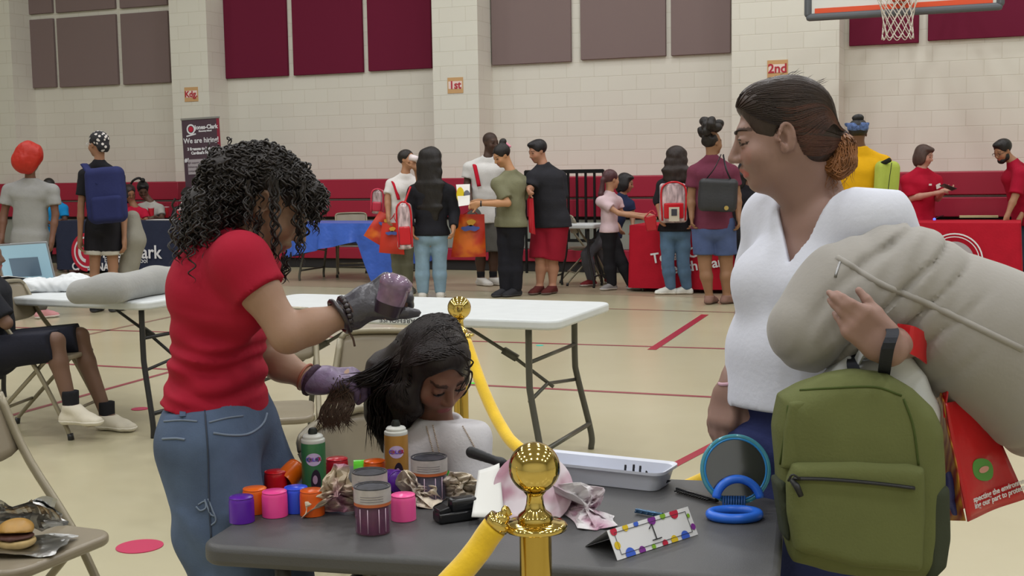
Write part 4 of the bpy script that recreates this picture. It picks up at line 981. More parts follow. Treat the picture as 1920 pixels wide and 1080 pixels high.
# ================================================================== FURNITURE
M_tan = mat('chair_tan', '827866', rough=.32, spec=.5); M_tan2 = mat('chair_tube', '8b836f', rough=.3, metal=.2)
M_grey_tube = mat('leg_grey', '57564f', rough=.35, metal=.4); M_blk_tube = mat('leg_black', '2f2f31', rough=.35, metal=.3)
def rrect(L, W, r, n=8):
    out = []
    for cx, cy, a0 in ((L / 2 - r, W / 2 - r, 0), (-L / 2 + r, W / 2 - r, 90), (-L / 2 + r, -W / 2 + r, 180), (L / 2 - r, -W / 2 + r, 270)):
        for i in range(n + 1):
            a = math.radians(a0 + 90 * i / n); out.append((cx + r * math.cos(a), cy + r * math.sin(a)))
    return out
def folding_table(label, c, ang, L, W, z, m, mleg, th=.045, rad=.07, inset=.2, brace=True, name='folding_table', frames=(1, -1), legsp=.30, bev=.012):
    """c: centre on the floor, ang: direction of the long side in degrees"""
    t = thing(name, label, 'table')
    mb = MB(); mb.poly([(x, y, z - th) for x, y in rrect(L, W, rad)], th, V(0, 0, 1)); mb.build('tabletop', m, t, bevel=bev, segs=3)
    hw = W / 2 - .09
    for s in frames:
        x0 = s * (L / 2 - inset); xf = s * (L / 2 - inset + .07)
        for q in (-1, 1):
            MB().tube(bez([(x0, q * hw, z - th), (x0, q * hw, z * .62), (x0 + s * .01, q * (hw + .005), z * .5), (xf, q * (hw + .03), z * .12), (xf, q * (hw + .03), .0)], 22), .0155, 10).build('leg', mleg, t, smooth=True)
        MB().tube([(xf - s * .005, -hw - .02, .13), (xf - s * .005, hw + .02, .13)], .012, 8).build('crossbar', mleg, t, smooth=True)
        MB().tube([(x0, -hw, z * .72), (x0, hw, z * .72)], .010, 8).build('crossbar', mleg, t, smooth=True)
        if brace:
            b = MB(); b.tube([(x0, 0, z * .50), (x0 - s * .22, 0, z * .70), (x0 - s * .52, 0, z - th - .01)], .009, 8); b.tube([(x0, -hw, z * .48), (x0 - s * .03, 0, z * .52), (x0, hw, z * .48)], .009, 8)
            b.box((x0 - s * .22, 0, z * .70), (.08, .03, .03), rotm((0, 1, 0), s * 28)); b.build('brace', mleg, t, smooth=True)
    t.location = (c[0], c[1], 0); t.rotation_euler = (0, 0, math.radians(ang)); return t
def make_chair(label, mseat=None, mtube=None, name='folding_chair'):
    mseat = mseat or M_tan; mtube = mtube or M_tan2
    t = thing(name, label, 'chair')       # faces +y
    for s in (-1, 1):
        MB().tube(bez([(s * .225, .25, .0), (s * .22, .21, .10), (s * .215, .06, .40), (s * .21, -.10, .62), (s * .205, -.19, .80)], 20), .0125, 10).build('side_tube', mtube, t, smooth=True)
        MB().tube(bez([(s * .19, -.27, .0), (s * .19, -.24, .06), (s * .19, .05, .36), (s * .19, .12, .43)], 14), .0115, 10).build('rear_leg', mtube, t, smooth=True)
        MB().cyl((s * .225, .25, 0), (s * .224, .245, .035), .017, .016, 10).build('foot_cap', M_blk_tube, t, smooth=True)
        MB().cyl((s * .19, -.27, 0), (s * .19, -.262, .035), .016, .015, 10).build('foot_cap', M_blk_tube, t, smooth=True)
    MB().tube([(-.22, .20, .13), (.22, .20, .13)], .009, 8).build('crossbar', mtube, t, smooth=True)
    MB().tube([(-.19, -.17, .15), (.19, -.17, .15)], .009, 8).build('crossbar', mtube, t, smooth=True)
    MB().tube(bez([(-.205, -.19, .80), (-.17, -.205, .825), (0, -.225, .83), (.17, -.205, .825), (.205, -.19, .80)], 14), .0115, 8).build('top_tube', mtube, t, smooth=True)
    mb = MB(); mb.poly([(x, y + .03, .415) for x, y in rrect(.39, .40, .07)], .028, V(0, 0, 1)); mb.build('seat', mseat, t, bevel=.010, segs=3)
    b = MB()
    def fn(u, v_):
        x = (u - .5) * .41; e = (1 - (2 * abs(u - .5)) ** 6 * .25); z = .615 + (.205) * v_ + (.5 - v_) * .205 * (1 - e); return V(x, -.115 - (z - .60) * .40 - .030 * (1 - (2 * u - 1) ** 2), z)
    b.sheet(fn, 17, 9); o = b.build('backrest', mseat, t, smooth=True); md = o.modifiers.new('s', 'SOLIDIFY'); md.thickness = .014; md.offset = 0
    return t
def place(o, x, y, yaw, z=0):      # yaw as for people: 0 faces the camera
    o.location = (x, y, z); o.rotation_euler = (0, 0, math.radians(yaw + 180)); return o
WDEG = -22.4
M_white = mat('table_white', 'c9cdce', rough=.45, var=.03, vscale=12); M_charcoal = mat('table_charcoal', '4b4b4c', rough=.5, bump=.35, bscale=350, var=.05)
def table_from_corner(label, px, py, L, W, z, ang, m, mleg, **k):
    c = FL(px, py, z); d = V(math.cos(math.radians(ang)), math.sin(math.radians(ang)), 0); n = V(-d[1], d[0], 0)
    ctr = c - d * L / 2 + n * W / 2; return folding_table(label, ctr, ang, L, W, z, m, mleg, **k), ctr, d, n
# white table in the middle
tw, cw, dw, nw = table_from_corner('long white folding table with upside down lettering on its edge behind the child', 1044, 602, 1.83, .80, .74, -22.4, M_white, M_grey_tube, inset=.17, name='folding_table')
q = cw - nw * (.40 + .0012) + dw * .18; q[2] = .7175
o = text('edge_lettering', 'WAREHOUSE', (0, 0, 0), .030, mat('marker_ink', '2a2a30', rough=.8), tw, V(-1, 0, 0), V(0, 0, -1), thick=.0006, sx=1.25)
o.location = (float(np.dot(FL(752, 592, .74) - cw, dw)), -.4006, .7185)
# left table
tl, cl, dl, nl = table_from_corner('white folding table at the left with laptop and pillow on it', 270, 567, 1.83, .76, .74, -25, M_white, M_blk_tube, inset=.10)
# small side table and chairs near the railing
c = P(1082, 420, 14.7); c[2] = 0
ts = folding_table('small white topped table with thin black legs by the railing', c, -20, .55, .45, .74, M_white, M_blk_tube, inset=.1, brace=False, rad=.03, th=.05)
# chairs
ch0 = make_chair('tan folding chair facing the camera left of the child behind the stylist')
place(ch0, P(497, 700, 5.1)[0], 5.1, 8)
def chair(label, x, y, yaw, group=None):
    o = copy_tree(ch0); o['label'] = label; return place(o, x, y, yaw)
ch_b = chair('tan folding chair with wide backrest directly behind the child', P(704, 650, 4.32)[0], 4.32, -14)
ch_boy = chair('tan folding chair the boy in black shorts sits on', -2.60, 6.86, 84)
ch_l = chair('tan folding chair at the lower left holding a foil wrapped burger', -1.375, 3.27, 67)
ch_k = chair('brown tan folding chair the long haired child sits on', P(778, 760, 2.87)[0], 2.87, 74)
M_dt = mat('chair_grey', '6f6c62', rough=.4); 
p = P(660, 430, 16.75); c_far = chair('folding chair standing by the blue tablecloth', p[0], 16.75, 10)
p = P(1098, 430, 14.9); c_far2 = chair('folding chair behind the small white table by the railing', p[0], 15.0, 100)
# ---------------- tablecloth tables
def cloth_table(label, clabel, c, ang, L, W, z, m, drop=.70, wav=.018, name='tablecloth', hem=None, txt=None):
    c = np.array(c, float); d = V(math.cos(math.radians(ang)), math.sin(math.radians(ang)), 0); n = V(-d[1], d[0], 0)
    t = folding_table(label, c, ang, L, W, z, M_white, M_grey_tube, inset=.2)
    b = MB(); per = rrect(L + .02, W + .02, .03, 4); N_ = 220
    P2 = np.array(per + [per[0]]); sg = np.r_[0, np.cumsum(np.linalg.norm(np.diff(P2, axis=0), axis=1))]
    s_ = np.linspace(0, sg[-1], N_, endpoint=False); X = np.interp(s_, sg, P2[:, 0]); Y_ = np.interp(s_, sg, P2[:, 1])
    rows = 8; vs_ = []
    for r in range(rows + 1):
        f = r / rows; zz = z + .004 - f * drop * np.ones(N_)
        if hem is not None: zz = z + .004 - f * np.array([hem(x, y) for x, y in zip(X, Y_)])
        w_ = wav * f * (np.sin(s_ * 19) + .5 * np.sin(s_ * 31 + 1)); R_ = np.hypot(X, Y_)
        vs_.append(np.stack([X + X / R_ * (w_ + .03 * f), Y_ + Y_ / R_ * (w_ + .03 * f), zz], 1))
    v = np.concatenate([np.array([[0, 0, z + .006]])] + vs_)
    f = [(0, 1 + (i + 1) % N_, 1 + i)[::-1] for i in range(N_)]
    for r in range(rows):
        for i in range(N_):
            a = 1 + r * N_ + i; e = 1 + r * N_ + (i + 1) % N_; f.append((a, a + N_, e + N_, e))
    o = make_mesh(name, v, f, m, None, True); o.location = tuple(c); o.rotation_euler = (0, 0, math.radians(ang)); tag(o, clabel, 'tablecloth')
    o.data.set_sharp_from_angle(angle=math.radians(50))
    return t, o
M_navy = cloth('2d3246', 'n', rough=.85); M_redc = cloth('b0182c', 'r', rough=.8); M_bluep = mat('plastic_cloth_blue', '3c62c0', rough=.35, var=.08, vscale=3, bump=.3, bscale=4)
M_txt = mat('print_white', 'dcdce0', rough=.7); M_txr = mat('print_red', 'b81d38', rough=.7)
# navy
a = FL(104, 415, .74); L = 2.75; d = WT; n = -WN
ctr = a + d * (L / 2) + n * .38; ctr[2] = 0
tn, on = cloth_table('long table under the navy school tablecloth', 'navy tablecloth with white school lettering and red emblem', ctr, WDEG, L, .76, .74, M_navy, wav=.012)
def on_front(px, py, a, off=.045):
    """a point on the front drop of a cloth table whose front line passes a along WT"""
    dd = ray(px, py); o = a + WN * off; return CAM + dd * (np.dot(o - CAM, WN) / np.dot(dd, WN))
def local(o, parent):          # parent an object built in world space
    bpy.context.view_layer.update(); o.parent = parent; o.matrix_parent_inverse = parent.matrix_world.inverted(); return o
q = on_front(302, 474, a); local(text('lettering', 'Jones-Clark', q, .26, M_txt, None, WT, thick=.004, align='RIGHT', off=.004), on)
q = on_front(277, 489, a); local(text('lettering', 'Elementary School', q, .10, M_txt, None, WT, thick=.004, align='RIGHT'), on)
q = on_front(135, 500, a); local(text('lettering', 'CARDINALS', q, .15, M_txt, None, WT, thick=.004, align='LEFT', off=.004), on)
def ring(c, r0, r1, m, off, name, a0=0, a1=360, n=40):
    mb = MB(); v = []
    for i in range(n + 1):
        t_ = math.radians(a0 + (a1 - a0) * i / n)
        for r in (r0, r1): v.append(c + WN * off + WT * r * math.cos(t_) + V(0, 0, 1) * r * math.sin(t_))
    mb.add(v, [(2 * i, 2 * i + 2, 2 * i + 3, 2 * i + 1) for i in range(n)]); return mb.build(name, m)
c = on_front(163, 473, a)
local(ring(c, .0, .20, M_txr, .004, 'emblem_disc'), on); local(ring(c, .20, .225, M_txt, .006, 'emblem_ring'), on); local(ring(c, .10, .15, M_txt, .008, 'emblem_wing', 120, 260), on)
local(ring(c, .225, .275, M_txr, .005, 'emblem_ring', 90, 270), on)
# red tables
a = FL(1181, 423, .74); L = 1.75; ctr = a + d * (L / 2) + n * .38; ctr[2] = 0
tr, orr = cloth_table('table under the red health plan cloth', 'red tablecloth reading Texas Children\'s Health Plan behind the jeans girl', ctr, WDEG, L, .76, .74, M_redc, wav=.010)
for s_, px, py, sz in (("Texas Children's", 1221, 486, .155), ('Health Plan', 1240, 508, .155), ('& Co. Marketplace', 1255, 528, .06)):
    q = on_front(px, py, a); R_ = rotm(WN, 9) @ WT; U_ = rotm(WN, 9) @ V(0, 0, 1)
    if s_[0] == '&': s_ = '· CO · KIDS ·'
    if px != 1255: local(text('lettering', s_, q, sz, M_txt, None, R_, U_, thick=.004, align='LEFT', off=.003), orr)
c = on_front(1268, 468, a)
for i in range(3): local(MB().box(c + WN * .01 - V(0, 0, i * .07 - .05) + WT * (.0 + .012 * i), (.07, .006, .035), np.stack([WT, -WN, V(0, 0, 1)], 1) @ rotm((0, 1, 0), 30)).build('stripe_mark', M_txt), orr)
a = FL(1912, 419, .74); L = 1.83; ctr = a - d * (L / 2) + n * .38; ctr[2] = 0
tr2, or2 = cloth_table('table under the red cloth at the far right', 'red tablecloth with a white circle emblem behind the big pillow', ctr, WDEG, L, .76, .74, M_redc, wav=.008)
c = on_front(1789, 488, a); local(ring(c, .275, .29, M_txt, .005, 'emblem_ring'), or2); local(ring(c, .245, .255, M_txt, .005, 'emblem_ring'), or2); local(ring(c, .0, .20, mat('print_grey', 'a7a0a4'), .005, 'emblem_disc'), or2)
mb = MB(); mb.box(FL(1835, 406, .755), (.42, .16, .02), rotm((0, 0, 1), -20)); tag(mb.build('booklet', mat('paper_cream', 'c9bd8e', rough=.8)), 'cream booklet lying on the far right red table', 'booklet')
t = thing('headband', 'toy headband with blue glowing lights on the red table', 'headband')
e0, e1 = FL(1752, 411, .755), FL(1769, 404, .755); MB().tube(bez([e0, (e0 + e1) / 2 + V(0, .05, .0), e1], 10), .006, 6).build('band', plas('1c1c28'), t)
for e in (e0, e1): MB().lathe([(0, -.016), (.014, -.008), (.014, .008), (0, .016)], e, 12).build('light', mat('glow_blue', '3a50ff', emit=4), t, smooth=True)
# blue plastic cloth on the table behind the stylist
a = FL(540, 419, .74); L = 1.75; ctr = a + d * (L / 2 - .02) + n * .36; ctr[2] = 0
def hem(x, y):
    u = (x + L / 2) / L
    if y < 0 or u > .97: return .44 - .22 * u / .6 if u < .58 else (.22 + (u - .58) / .10 * .50 if u < .68 else .72 - .22 * (u - .68) / .32)
    return .3
tb, ob = cloth_table('folding table under the blue plastic cloth', 'bright blue plastic tablecloth hanging unevenly behind the stylist', ctr, WDEG, L, .72, .74, M_bluep, wav=.03, hem=hem)
# the long corner of the cloth hanging at the right end
# banner stand
B0 = P(375, 222, 18.5); t = thing('banner_stand', 'dark maroon roll-up banner reading We are hiring! beside the left pilaster', 'banner')
bw = .66; zt = B0[2]; R = np.stack([WT, -WN, V(0, 0, 1)], 1) @ rotm((0, 1, 0), -1.5); cb = V(B0[0], B0[1], 0) 
M_ban = mat('banner_dark', '4a3742', rough=.6); M_ban2 = mat('banner_edge', '8a2238', rough=.6); M_bpg = mat('banner_grey', 'a79fa4', rough=.6)
def bl(x, z, off=.006): return V(B0[0], B0[1], zt) + R @ V(x, -off, z)
MB().box(bl(0, -zt / 2 + .04, 0), (bw, .004, zt - .1), R).build('banner', M_ban, t)
MB().box(bl(bw / 2 - .02, -zt / 2 + .04, .003), (.05, .003, zt - .1), R).build('red_margin', M_ban2, t); MB().box(bl(0, 0, 0), (bw + .02, .02, .03), R).build('top_bar', M_lampbox, t, bevel=.004)
mb = MB(); mb.box(bl(0, -zt + .05, 0), (bw + .04, .16, .08), R); mb.build('base', M_lampbox, t, bevel=.01); MB().tube([bl(0, -zt + .05, -.03), bl(0, 0, -.02)], .01, 6).build('pole', M_lampbox, t)
U_ = R[:, 2]; RT = R[:, 0]
def btx(s_, x, z, sz, m=M_txt, al='CENTER', off=.002): text('lettering', s_, bl(x, z), sz, m, t, RT, U_, thick=.002, align=al, off=off)
btx('Jones-Clark', .10, -.13, .085, off=.003); btx('Elementary School', .08, -.185, .03); btx('We are hiring!', 0, -.32, .105, off=.002); btx('3 Reasons to Join the', 0, -.44, .058, off=.003); btx("Cardinal's Nest!", 0, -.50, .058, off=.003)
def disc(x, z, r0_, r1_, m, nm, off=.005):
    mb = MB(); n_ = 28; v = []
    for i in range(n_ + 1):
        a_ = 6.2832 * i / n_
        for r in (r0_, r1_): v.append(bl(x + r * math.cos(a_), z + r * math.sin(a_), off))
    mb.add(v, [(2 * i, 2 * i + 2, 2 * i + 3, 2 * i + 1) for i in range(n_)]); mb.build(nm, m, t)
disc(-.17, -.15, .052, .075, M_txt, 'emblem'); disc(-.17, -.15, 0, .04, M_txr, 'emblem'); MB().box(bl(-.17, -.235), (.17, .003, .02), R @ rotm((0, 1, 0), -10)).build('emblem_ribbon', M_txt, t)
def note(x, z, w_, h_, lines, num):
    MB().box(bl(x, z), (w_, .003, h_), R).build('text_panel', M_bpg, t); btx(num, x - w_ / 2 - .01, z + h_ / 2 - .01, .075, off=.004)
    for i, l_ in enumerate(lines): text('lettering', l_, bl(x, z + h_ / 2 - .05 - i * .06, .009), .042, M_ban, t, RT, U_, thick=.002)
note(-.12, -.70, .28, .22, ('High support team', 'Advancement &', 'competitive pay'), '#1'); note(.16, -.93, .20, .13, ('Professional', 'growth'), '#2'); note(-.06, -1.13, .16, .14, ('Great', 'Benefits'), '#3')
disc(.15, -.60, .028, .036, M_bpg, 'doodle'); MB().tube([bl(.175, -.625), bl(.20, -.66)], .006, 5).build('doodle', M_bpg, t); disc(.06, -.76, .06, .07, M_bpg, 'doodle'); disc(-.03, -1.02, .05, .06, M_bpg, 'doodle')
settle(t, (B0[0], B0[1], 0))
# cups and papers on the navy table
def paper_cup(px, py, label, straw=True):
    p = FL(px, py, .749); t = thing('drink_cup', label, 'cup'); MB().lathe([(0, 0), (.034, 0), (.045, .15), (.0, .15)], p, 20).build('cup', plas('b8202e', .4), t, smooth=False, auto=40)
    MB().lathe([(0, .15), (.048, .15), (.048, .162), (.0, .165)], p, 20).build('lid', plas('c9a0a4', .4), t, smooth=False, auto=40)
    if straw: MB().tube([p + V(.0, 0, .16), p + V(.03, 0, .26)], .006, 6).build('straw', plas('e0dede', .4), t)
    settle(t, tuple(p))
paper_cup(338, 415, 'red paper cup with straw at the right of the navy table'); paper_cup(284, 410, 'small red cup at the left of the navy table', False); paper_cup(312, 408, 'red cup in the middle of the navy table', False)
mb = MB(); mb.box(FL(310, 412, .752), (.5, .22, .004), rotm((0, 0, 1), -22)); tag(mb.build('papers', mat('paper_white', 'e6e4e0')), 'white papers spread on the navy table', 'papers')
# red bag held by the pink T-shirt girl's hand
q = [P(1208, 408, 13.55), P(1230, 402, 13.5), P(1232, 432, 13.5), P(1213, 434, 13.55)]; t = thing('gift_bag', 'small red bag dangling from the hand of the pink T-shirt girl', 'bag')
mb = MB(); mb.poly(q, .05, V(0, 1, 0)); mb.build('body', mat('tote_red3', 'b01c2a', rough=.3), t, bevel=.01)
MB().tube(bez([q[0], P(1222, 395, 13.55), q[1]], 8), .008, 6).build('handle', mat('tote_red3', 'b01c2a'), t); settle(t, tuple(q[3]))
# ---------------- on the left table
def onl(px, py, h=0): return FL(px, py, .741 + h)
t = SDF(.010, .06); t.chain([onl(150, 548, .06), onl(205, 544, .068), onl(290, 528, .068), onl(352, 518, .062)], [.066, .078, .078, .068], lat=V(.1, .99, 0), sl=1.4)
t.disp.append(lambda x, y, z: .003 * sines(x, y, z, 20, 12, 3)); t.cut(V(0, 0, .742), V(0, 0, -1))
tag(t.build('travel_pillow', mat('pillow_grey_a', '8f8f8c', rough=.9, bump=.2, bscale=50, sheen=.3)), 'long grey pillow lying on the left white table', 'pillow')
t = thing('laptop', 'open laptop with a blue grey screen on the left table', 'laptop')
k0 = onl(36, 541); sR = frame3(-8, 0, 0); M_lp = plas('8a8d90', .35)
scr = k0 + V(.0, .10, .0)
R_ = sR @ rotm((1, 0, 0), -14) @ rotm((0, 1, 0), 3)
MB().box(k0 + V(-.02, -.0, .008), (.33, .22, .015), sR).build('keyboard_base', M_lp, t, bevel=.004)
cc = k0 + V(-.0, .125, .14); MB().box(cc, (.34, .008, .265), R_).build('screen_frame', M_lp, t, bevel=.004)
s = MB(); s.box(cc + R_ @ V(0, .0055, 0), (.32, .002, .242), R_); o = s.build('display', mat('screen_a', '8fb0bf', emit=.28, rough=.3), t)
MB().box(cc + R_ @ V(.005, .0070, -.02), (.19, .002, .12), R_).build('window_dark', mat('screen_b', '5c6f80', emit=.15, rough=.3), t); settle(t, tuple(k0))
def crumple(name, label, cat, c, size, m, seed, flat=.5, sharp=1.0, vox=.0045, lab=None):
    b = SDF(vox, .02); rg = random.Random(seed)
    c = np.asarray(c, float); sx, sy, sz = size
    for i in range(7): b.ell(c + V(rg.uniform(-.5, .5) * sx, rg.uniform(-.5, .5) * sy, sz * rg.uniform(.25, .6)), V(sx * .42, sy * .42, sz * .5), k=.02)
    f = 2.6 / min(sx, sy)
    def dsp(x, y, z):
        n1 = np.abs(sines(x, y, z, f * 2.2, seed, 2)); n2 = np.abs(sines(x, y, z, f * 5, seed + 4, 2)); return sharp * (.16 * sz * (n1 - .3) + .09 * sz * (n2 - .3))
    b.disp.append(dsp); b.cut(V(0, 0, c[2]), V(0, 0, -1)); o = b.build(name, m, None, smooth_it=0); return tag(o, label, cat)
def foil_sheet(name, c, R, w_, h_, m, seed, amp=.02, nu=20, parent=None):
    rg = np.random.RandomState(seed)
    def fn(u, v_):
        x, y = (u - .5) * w_, (v_ - .5) * h_; z = amp * (abs(math.sin(4 * u + 2 * v_ + seed)) + .5 * abs(math.sin(7 * v_ - 3 * u + 2 * seed)) + .2 * abs(math.sin(12 * u + 3 * seed)))
        return np.asarray(c) + np.asarray(R) @ V(x + .3 * amp * math.sin(11 * v_ + seed), y + .3 * amp * math.sin(9 * u), z)
    return MB().sheet(fn, nu, nu).build(name, m, parent, smooth=False)
M_bag = mat('bag_white', 'cfd2d4', rough=.4, spec=.6)
crumple('plastic_bag', 'crumpled white plastic bag beside the pillow on the left table', 'bag', onl(98, 545), (.28, .16, .09), M_bag, 4, sharp=1.3, vox=.009)
t = thing('folder', 'black folder with a white sheet lying on the left table', 'folder')
mb = MB(); q = onl(22, 537); mb.box(q + V(0, 0, .03), (.32, .25, .012), frame3(-30, 8, 4)); mb.build('cover', plas('24252b', .4), t)
mb = MB(); mb.box(q + V(-.03, 0, .045), (.28, .2, .004), frame3(-30, 10, 6)); mb.build('sheet', mat('paper_white', 'e6e4e0'), t); settle(t, tuple(q))
t = thing('food_plate', 'white plate with golden snacks near the boy on the left table', 'plate'); q = onl(42, 548)
MB().lathe([(0, .004), (.08, .006), (.115, .02), (.118, .02), (.08, .002), (0, .0)], q, 28).build('plate', plas('dcdcd8', .4), t, smooth=True)
for i, (dx, dy) in enumerate(((-.03, 0), (.04, .01), (.0, .04))):
    b = SDF(.006, .01); b.ell(q + V(dx, dy, .025), V(.035, .03, .018)); b.disp.append(lambda x, y, z: .003 * sines(x, y, z, 90, 3 + i)); b.build('snack', mat('food_gold', 'b08a45', rough=.7), t)
settle(t, tuple(q))
# ---------------- burger in foil on the near left chair
M_foil = mat('foil', 'b4b4b2', rough=.3, metal=1, bump=.15, bscale=25)
sc = FL(32, 1030, .443); t = thing('burger', 'half eaten burger in open silver foil on the near left chair', 'burger')
b = SDF(.004, .01); b.ell(sc + V(0, 0, .022), V(.05, .045, .020)); b.cut(sc + V(0, 0, .03), V(0, 0, 1)); b.build('lower_bun', mat('bun', 'b39a68', rough=.6, var=.1, vscale=40), t)
b = SDF(.004, .01); b.ell(sc + V(-.002, 0, .036), V(.047, .043, .010)); b.disp.append(lambda x, y, z: .003 * sines(x, y, z, 120, 3)); b.build('patty', mat('patty', '4a2a20', rough=.7), t)
b = SDF(.004, .01); b.ell(sc + V(-.004, .006, .052), V(.048, .043, .022), frame3(0, -18)); b.cut(sc + V(0, 0, .045), V(0, -.2, -1)); b.build('upper_bun', mat('bun_top', 'a8803f', rough=.45, var=.1, vscale=40), t)
foil_sheet('foil_wrap', sc + V(.01, .0, .0), np.eye(3), .24, .17, M_foil, 3, .010, parent=t); foil_sheet('foil_wrap', sc + V(-.01, .06, .06), frame3(0, 60, 0), .20, .10, M_foil, 5, .022, parent=t)
foil_sheet('foil_wrap', sc + V(.06, .05, .075), frame3(20, 30, -40), .11, .05, M_foil, 7, .012, parent=t); foil_sheet('foil_wrap', sc + V(-.07, -.0, .05), frame3(70, 60, 10), .12, .10, M_foil, 8, .018, parent=t)
settle(t, tuple(sc))
# ================================================================== WOMAN IN WHITE (near right)
def eyes_for(H, root, m_w, iris, sc=1.0, closed=False):
    k = H.k
    for s in (-1, 1):
        c = H.w(.032 * s, .0800, .003); mb = MB(); R = H.R @ rotm((1, 0, 0), -10)
        a = []
        for i in range(13):
            t = math.pi * i / 12; a.append((.0118 * k * math.sin(t), .0118 * k * math.cos(t)))
        mb.lathe(a, c, 20, R=R @ rotm((1, 0, 0), -90), mis=[2] * 2 + [1] * 1 + [0] * 9)
        mb.build('eye', [m_w, mat('iris_' + iris, iris, rough=.1), mat('pupil', '0a0808', rough=.1)], root, smooth=True)
M_eye = mat('eye_white', 'cfc8c0', rough=.2)
def lids(b, H, drop=.35):
    k = H.k
    for s in (-1, 1):
        # upper lid: a cap over the ball, lower lid thinner
        b.ell(H.w(.032 * s, .0795, .0085), V(.0155, .0140, .0080) * k, H.R, k=.003 * k)
        b.ell(H.w(.032 * s, .0790, -.0065), V(.0145, .0130, .0050) * k, H.R, k=.003 * k)
        b.ell(H.w(.032 * s, .0935, .003 - .001), V(.0115, .006, .0034) * k, H.R, k=.001 * k, mode='sub')
root = thing('person', 'woman in a white V-neck T-shirt with a brown ponytail holding a big grey pillow', 'person')
YW = 2.55; SK = '93756a'
H = Frame(P(1463, 255, 2.56), -97, 10, 0, .93)
nk = P(1540, 392, 2.58); shf = P(1452, 412, 2.70); shn = P(1640, 412, 2.44); hp = P(1500, 800, 2.58); ch = P(1530, 520, 2.58); wa = P(1500, 660, 2.58)
tf = yawdir(-50); lat = np.cross(tf, V(0, 0, 1)); lat = lat if lat[0] > 0 else -lat; up = nrm(nk - hp)
eln = P(1765, 615, 2.50); wrn = P(1664, 652, 2.185); elf = P(1412, 590, 2.76); wrf = P(1374, 722, 2.62)
kf = P(1490, 1200, 2.62); kn_ = P(1560, 1210, 2.56); af = FL(1490, 0) if 0 else V(P(1495, 1200, 2.66)[0], 2.66, .08); an_ = V(P(1570, 1200, 2.58)[0], 2.60, .08)
kf[2] = .48; kn_[2] = .48
b = SDF(.0058, .02)
def ear(b, H, s):
    k = H.k; e = H.R @ rotm((0, 0, 1), 12 * s); c = H.w(.0775 * s, -.006, -.004)
    pts = [c + H.R @ (V(.0035 * s + .0015 * s * math.cos(a), .0150 * math.cos(a) * (1 if math.sin(a) > -.2 else .8) - .002 * math.sin(a), .0285 * math.sin(a)) * k) for a in np.linspace(-.9, 3.3, 12)]
    b.chain(pts, [.0042 * k] * 12, k=.003)
    b.ell(H.w(.0775 * s, .004, -.030), V(.005, .008, .009) * k, H.R, k=.006)
    b.ell(H.w(.079 * s, .004, -.006), V(.006, .0065, .011) * k, H.R, k=.004, mode='sub'); b.ell(H.w(.071 * s, .013, -.006), V(.007, .005, .008) * k, H.R, k=.005)
hz = H.c
b.fine = [(2, hz[2] - .14, hz[2] + .10, .5), (0, hz[0] - .11, hz[0] + .09, .5), (1, hz[1] - .09, hz[1] + .09, .62), (2, wrn[2] - .03, wrn[2] + .15, .5), (0, wrn[0] - .15, wrn[0] + .04, .5), (1, wrn[1] - .06, wrn[1] + .04, .6)]
head_prims(b, H, True, fat=.003); lids(b, H); ear(b, H, 1); ear(b, H, -1)
b.cone(P(1540, 400, 2.60), H.w(0, -.035, -.03), .058, .056, k=.03); b.cone(P(1520, 395, 2.57), H.w(0, .02, -.08), .040, .036, k=.03)
b.cone(nk - up * .03, shn, .05, .045, k=.03); b.cone(nk - up * .03, shf, .05, .045, k=.03)
b.cone(nk - up * .06, ch, .075, .09, lat=lat, sl=1.45, k=.03); b.cone(ch, wa, .092, .085, lat=lat, sl=1.4, k=.03); b.cone(wa, hp, .085, .10, lat=lat, sl=1.45, k=.03)
b.chain([shn, eln], [.046, .040]); b.chain([eln, eln * .5 + wrn * .5, wrn], [.040, .036, .027])
b.chain([shf, elf], [.044, .036]); b.chain([elf, elf * .6 + wrf * .4, wrf], [.036, .035, .024])
dn = nrm(V(-.76, -.11, .65)); hand(b, wrn + V(0, 0, 0), dn, nrm(V(-.12, -.97, -.10)), .88, -1, (8, 13, 18, 26), 24, 9, 16, 8, k=.003, fr=.98)
hand(b, wrf, nrm(V(-.30, -.18, -.95)), nrm(V(-.75, -.62, .1)), .95, -1, (22, 26, 30, 34), 28, 3, 22, 10, fr=1.05)
for h_, k_, a_ in ((hp - lat * .08, kf, af), (hp + lat * .08, kn_, an_)):
    b.chain([h_, k_], [.085, .055]); b.chain([k_, a_], [.054, .038]); foot(b, a_, tf, .95)
o_body = b.build('body', skinm(SK, True), root, head_color(H, SK, False, brow='2c1f1a', lip='a8645c'))
eyes_for(H, root, M_eye, '2a1a12')
# eyebrow and lashes
for s in (-1, 1):
    MB().tube([H.w(.032 * s + .0145 * math.cos(t), .0925 - .004 * abs(math.cos(t)) ** 2, .0075 + .0015 * math.sin(t)) for t in np.linspace(0, math.pi, 9)], .0012, 5).build('eyelashes', mat('lash', '17100e'), root, smooth=True)
    ps = [H.w((.013 + .038 * u) * s, .0935 - .022 * u ** 2, .021 + .007 * math.sin(u * 2.4)) for u in np.linspace(0, 1, 9)]
    ps = snap(o_body, ps, .0006); MB().tube(ps, [.002, .0033, .0036, .0036, .0034, .003, .0025, .002, .001], 6, flat=.5).build('eyebrow', mat('brow', '2c1f1a', rough=.8), root, smooth=True)
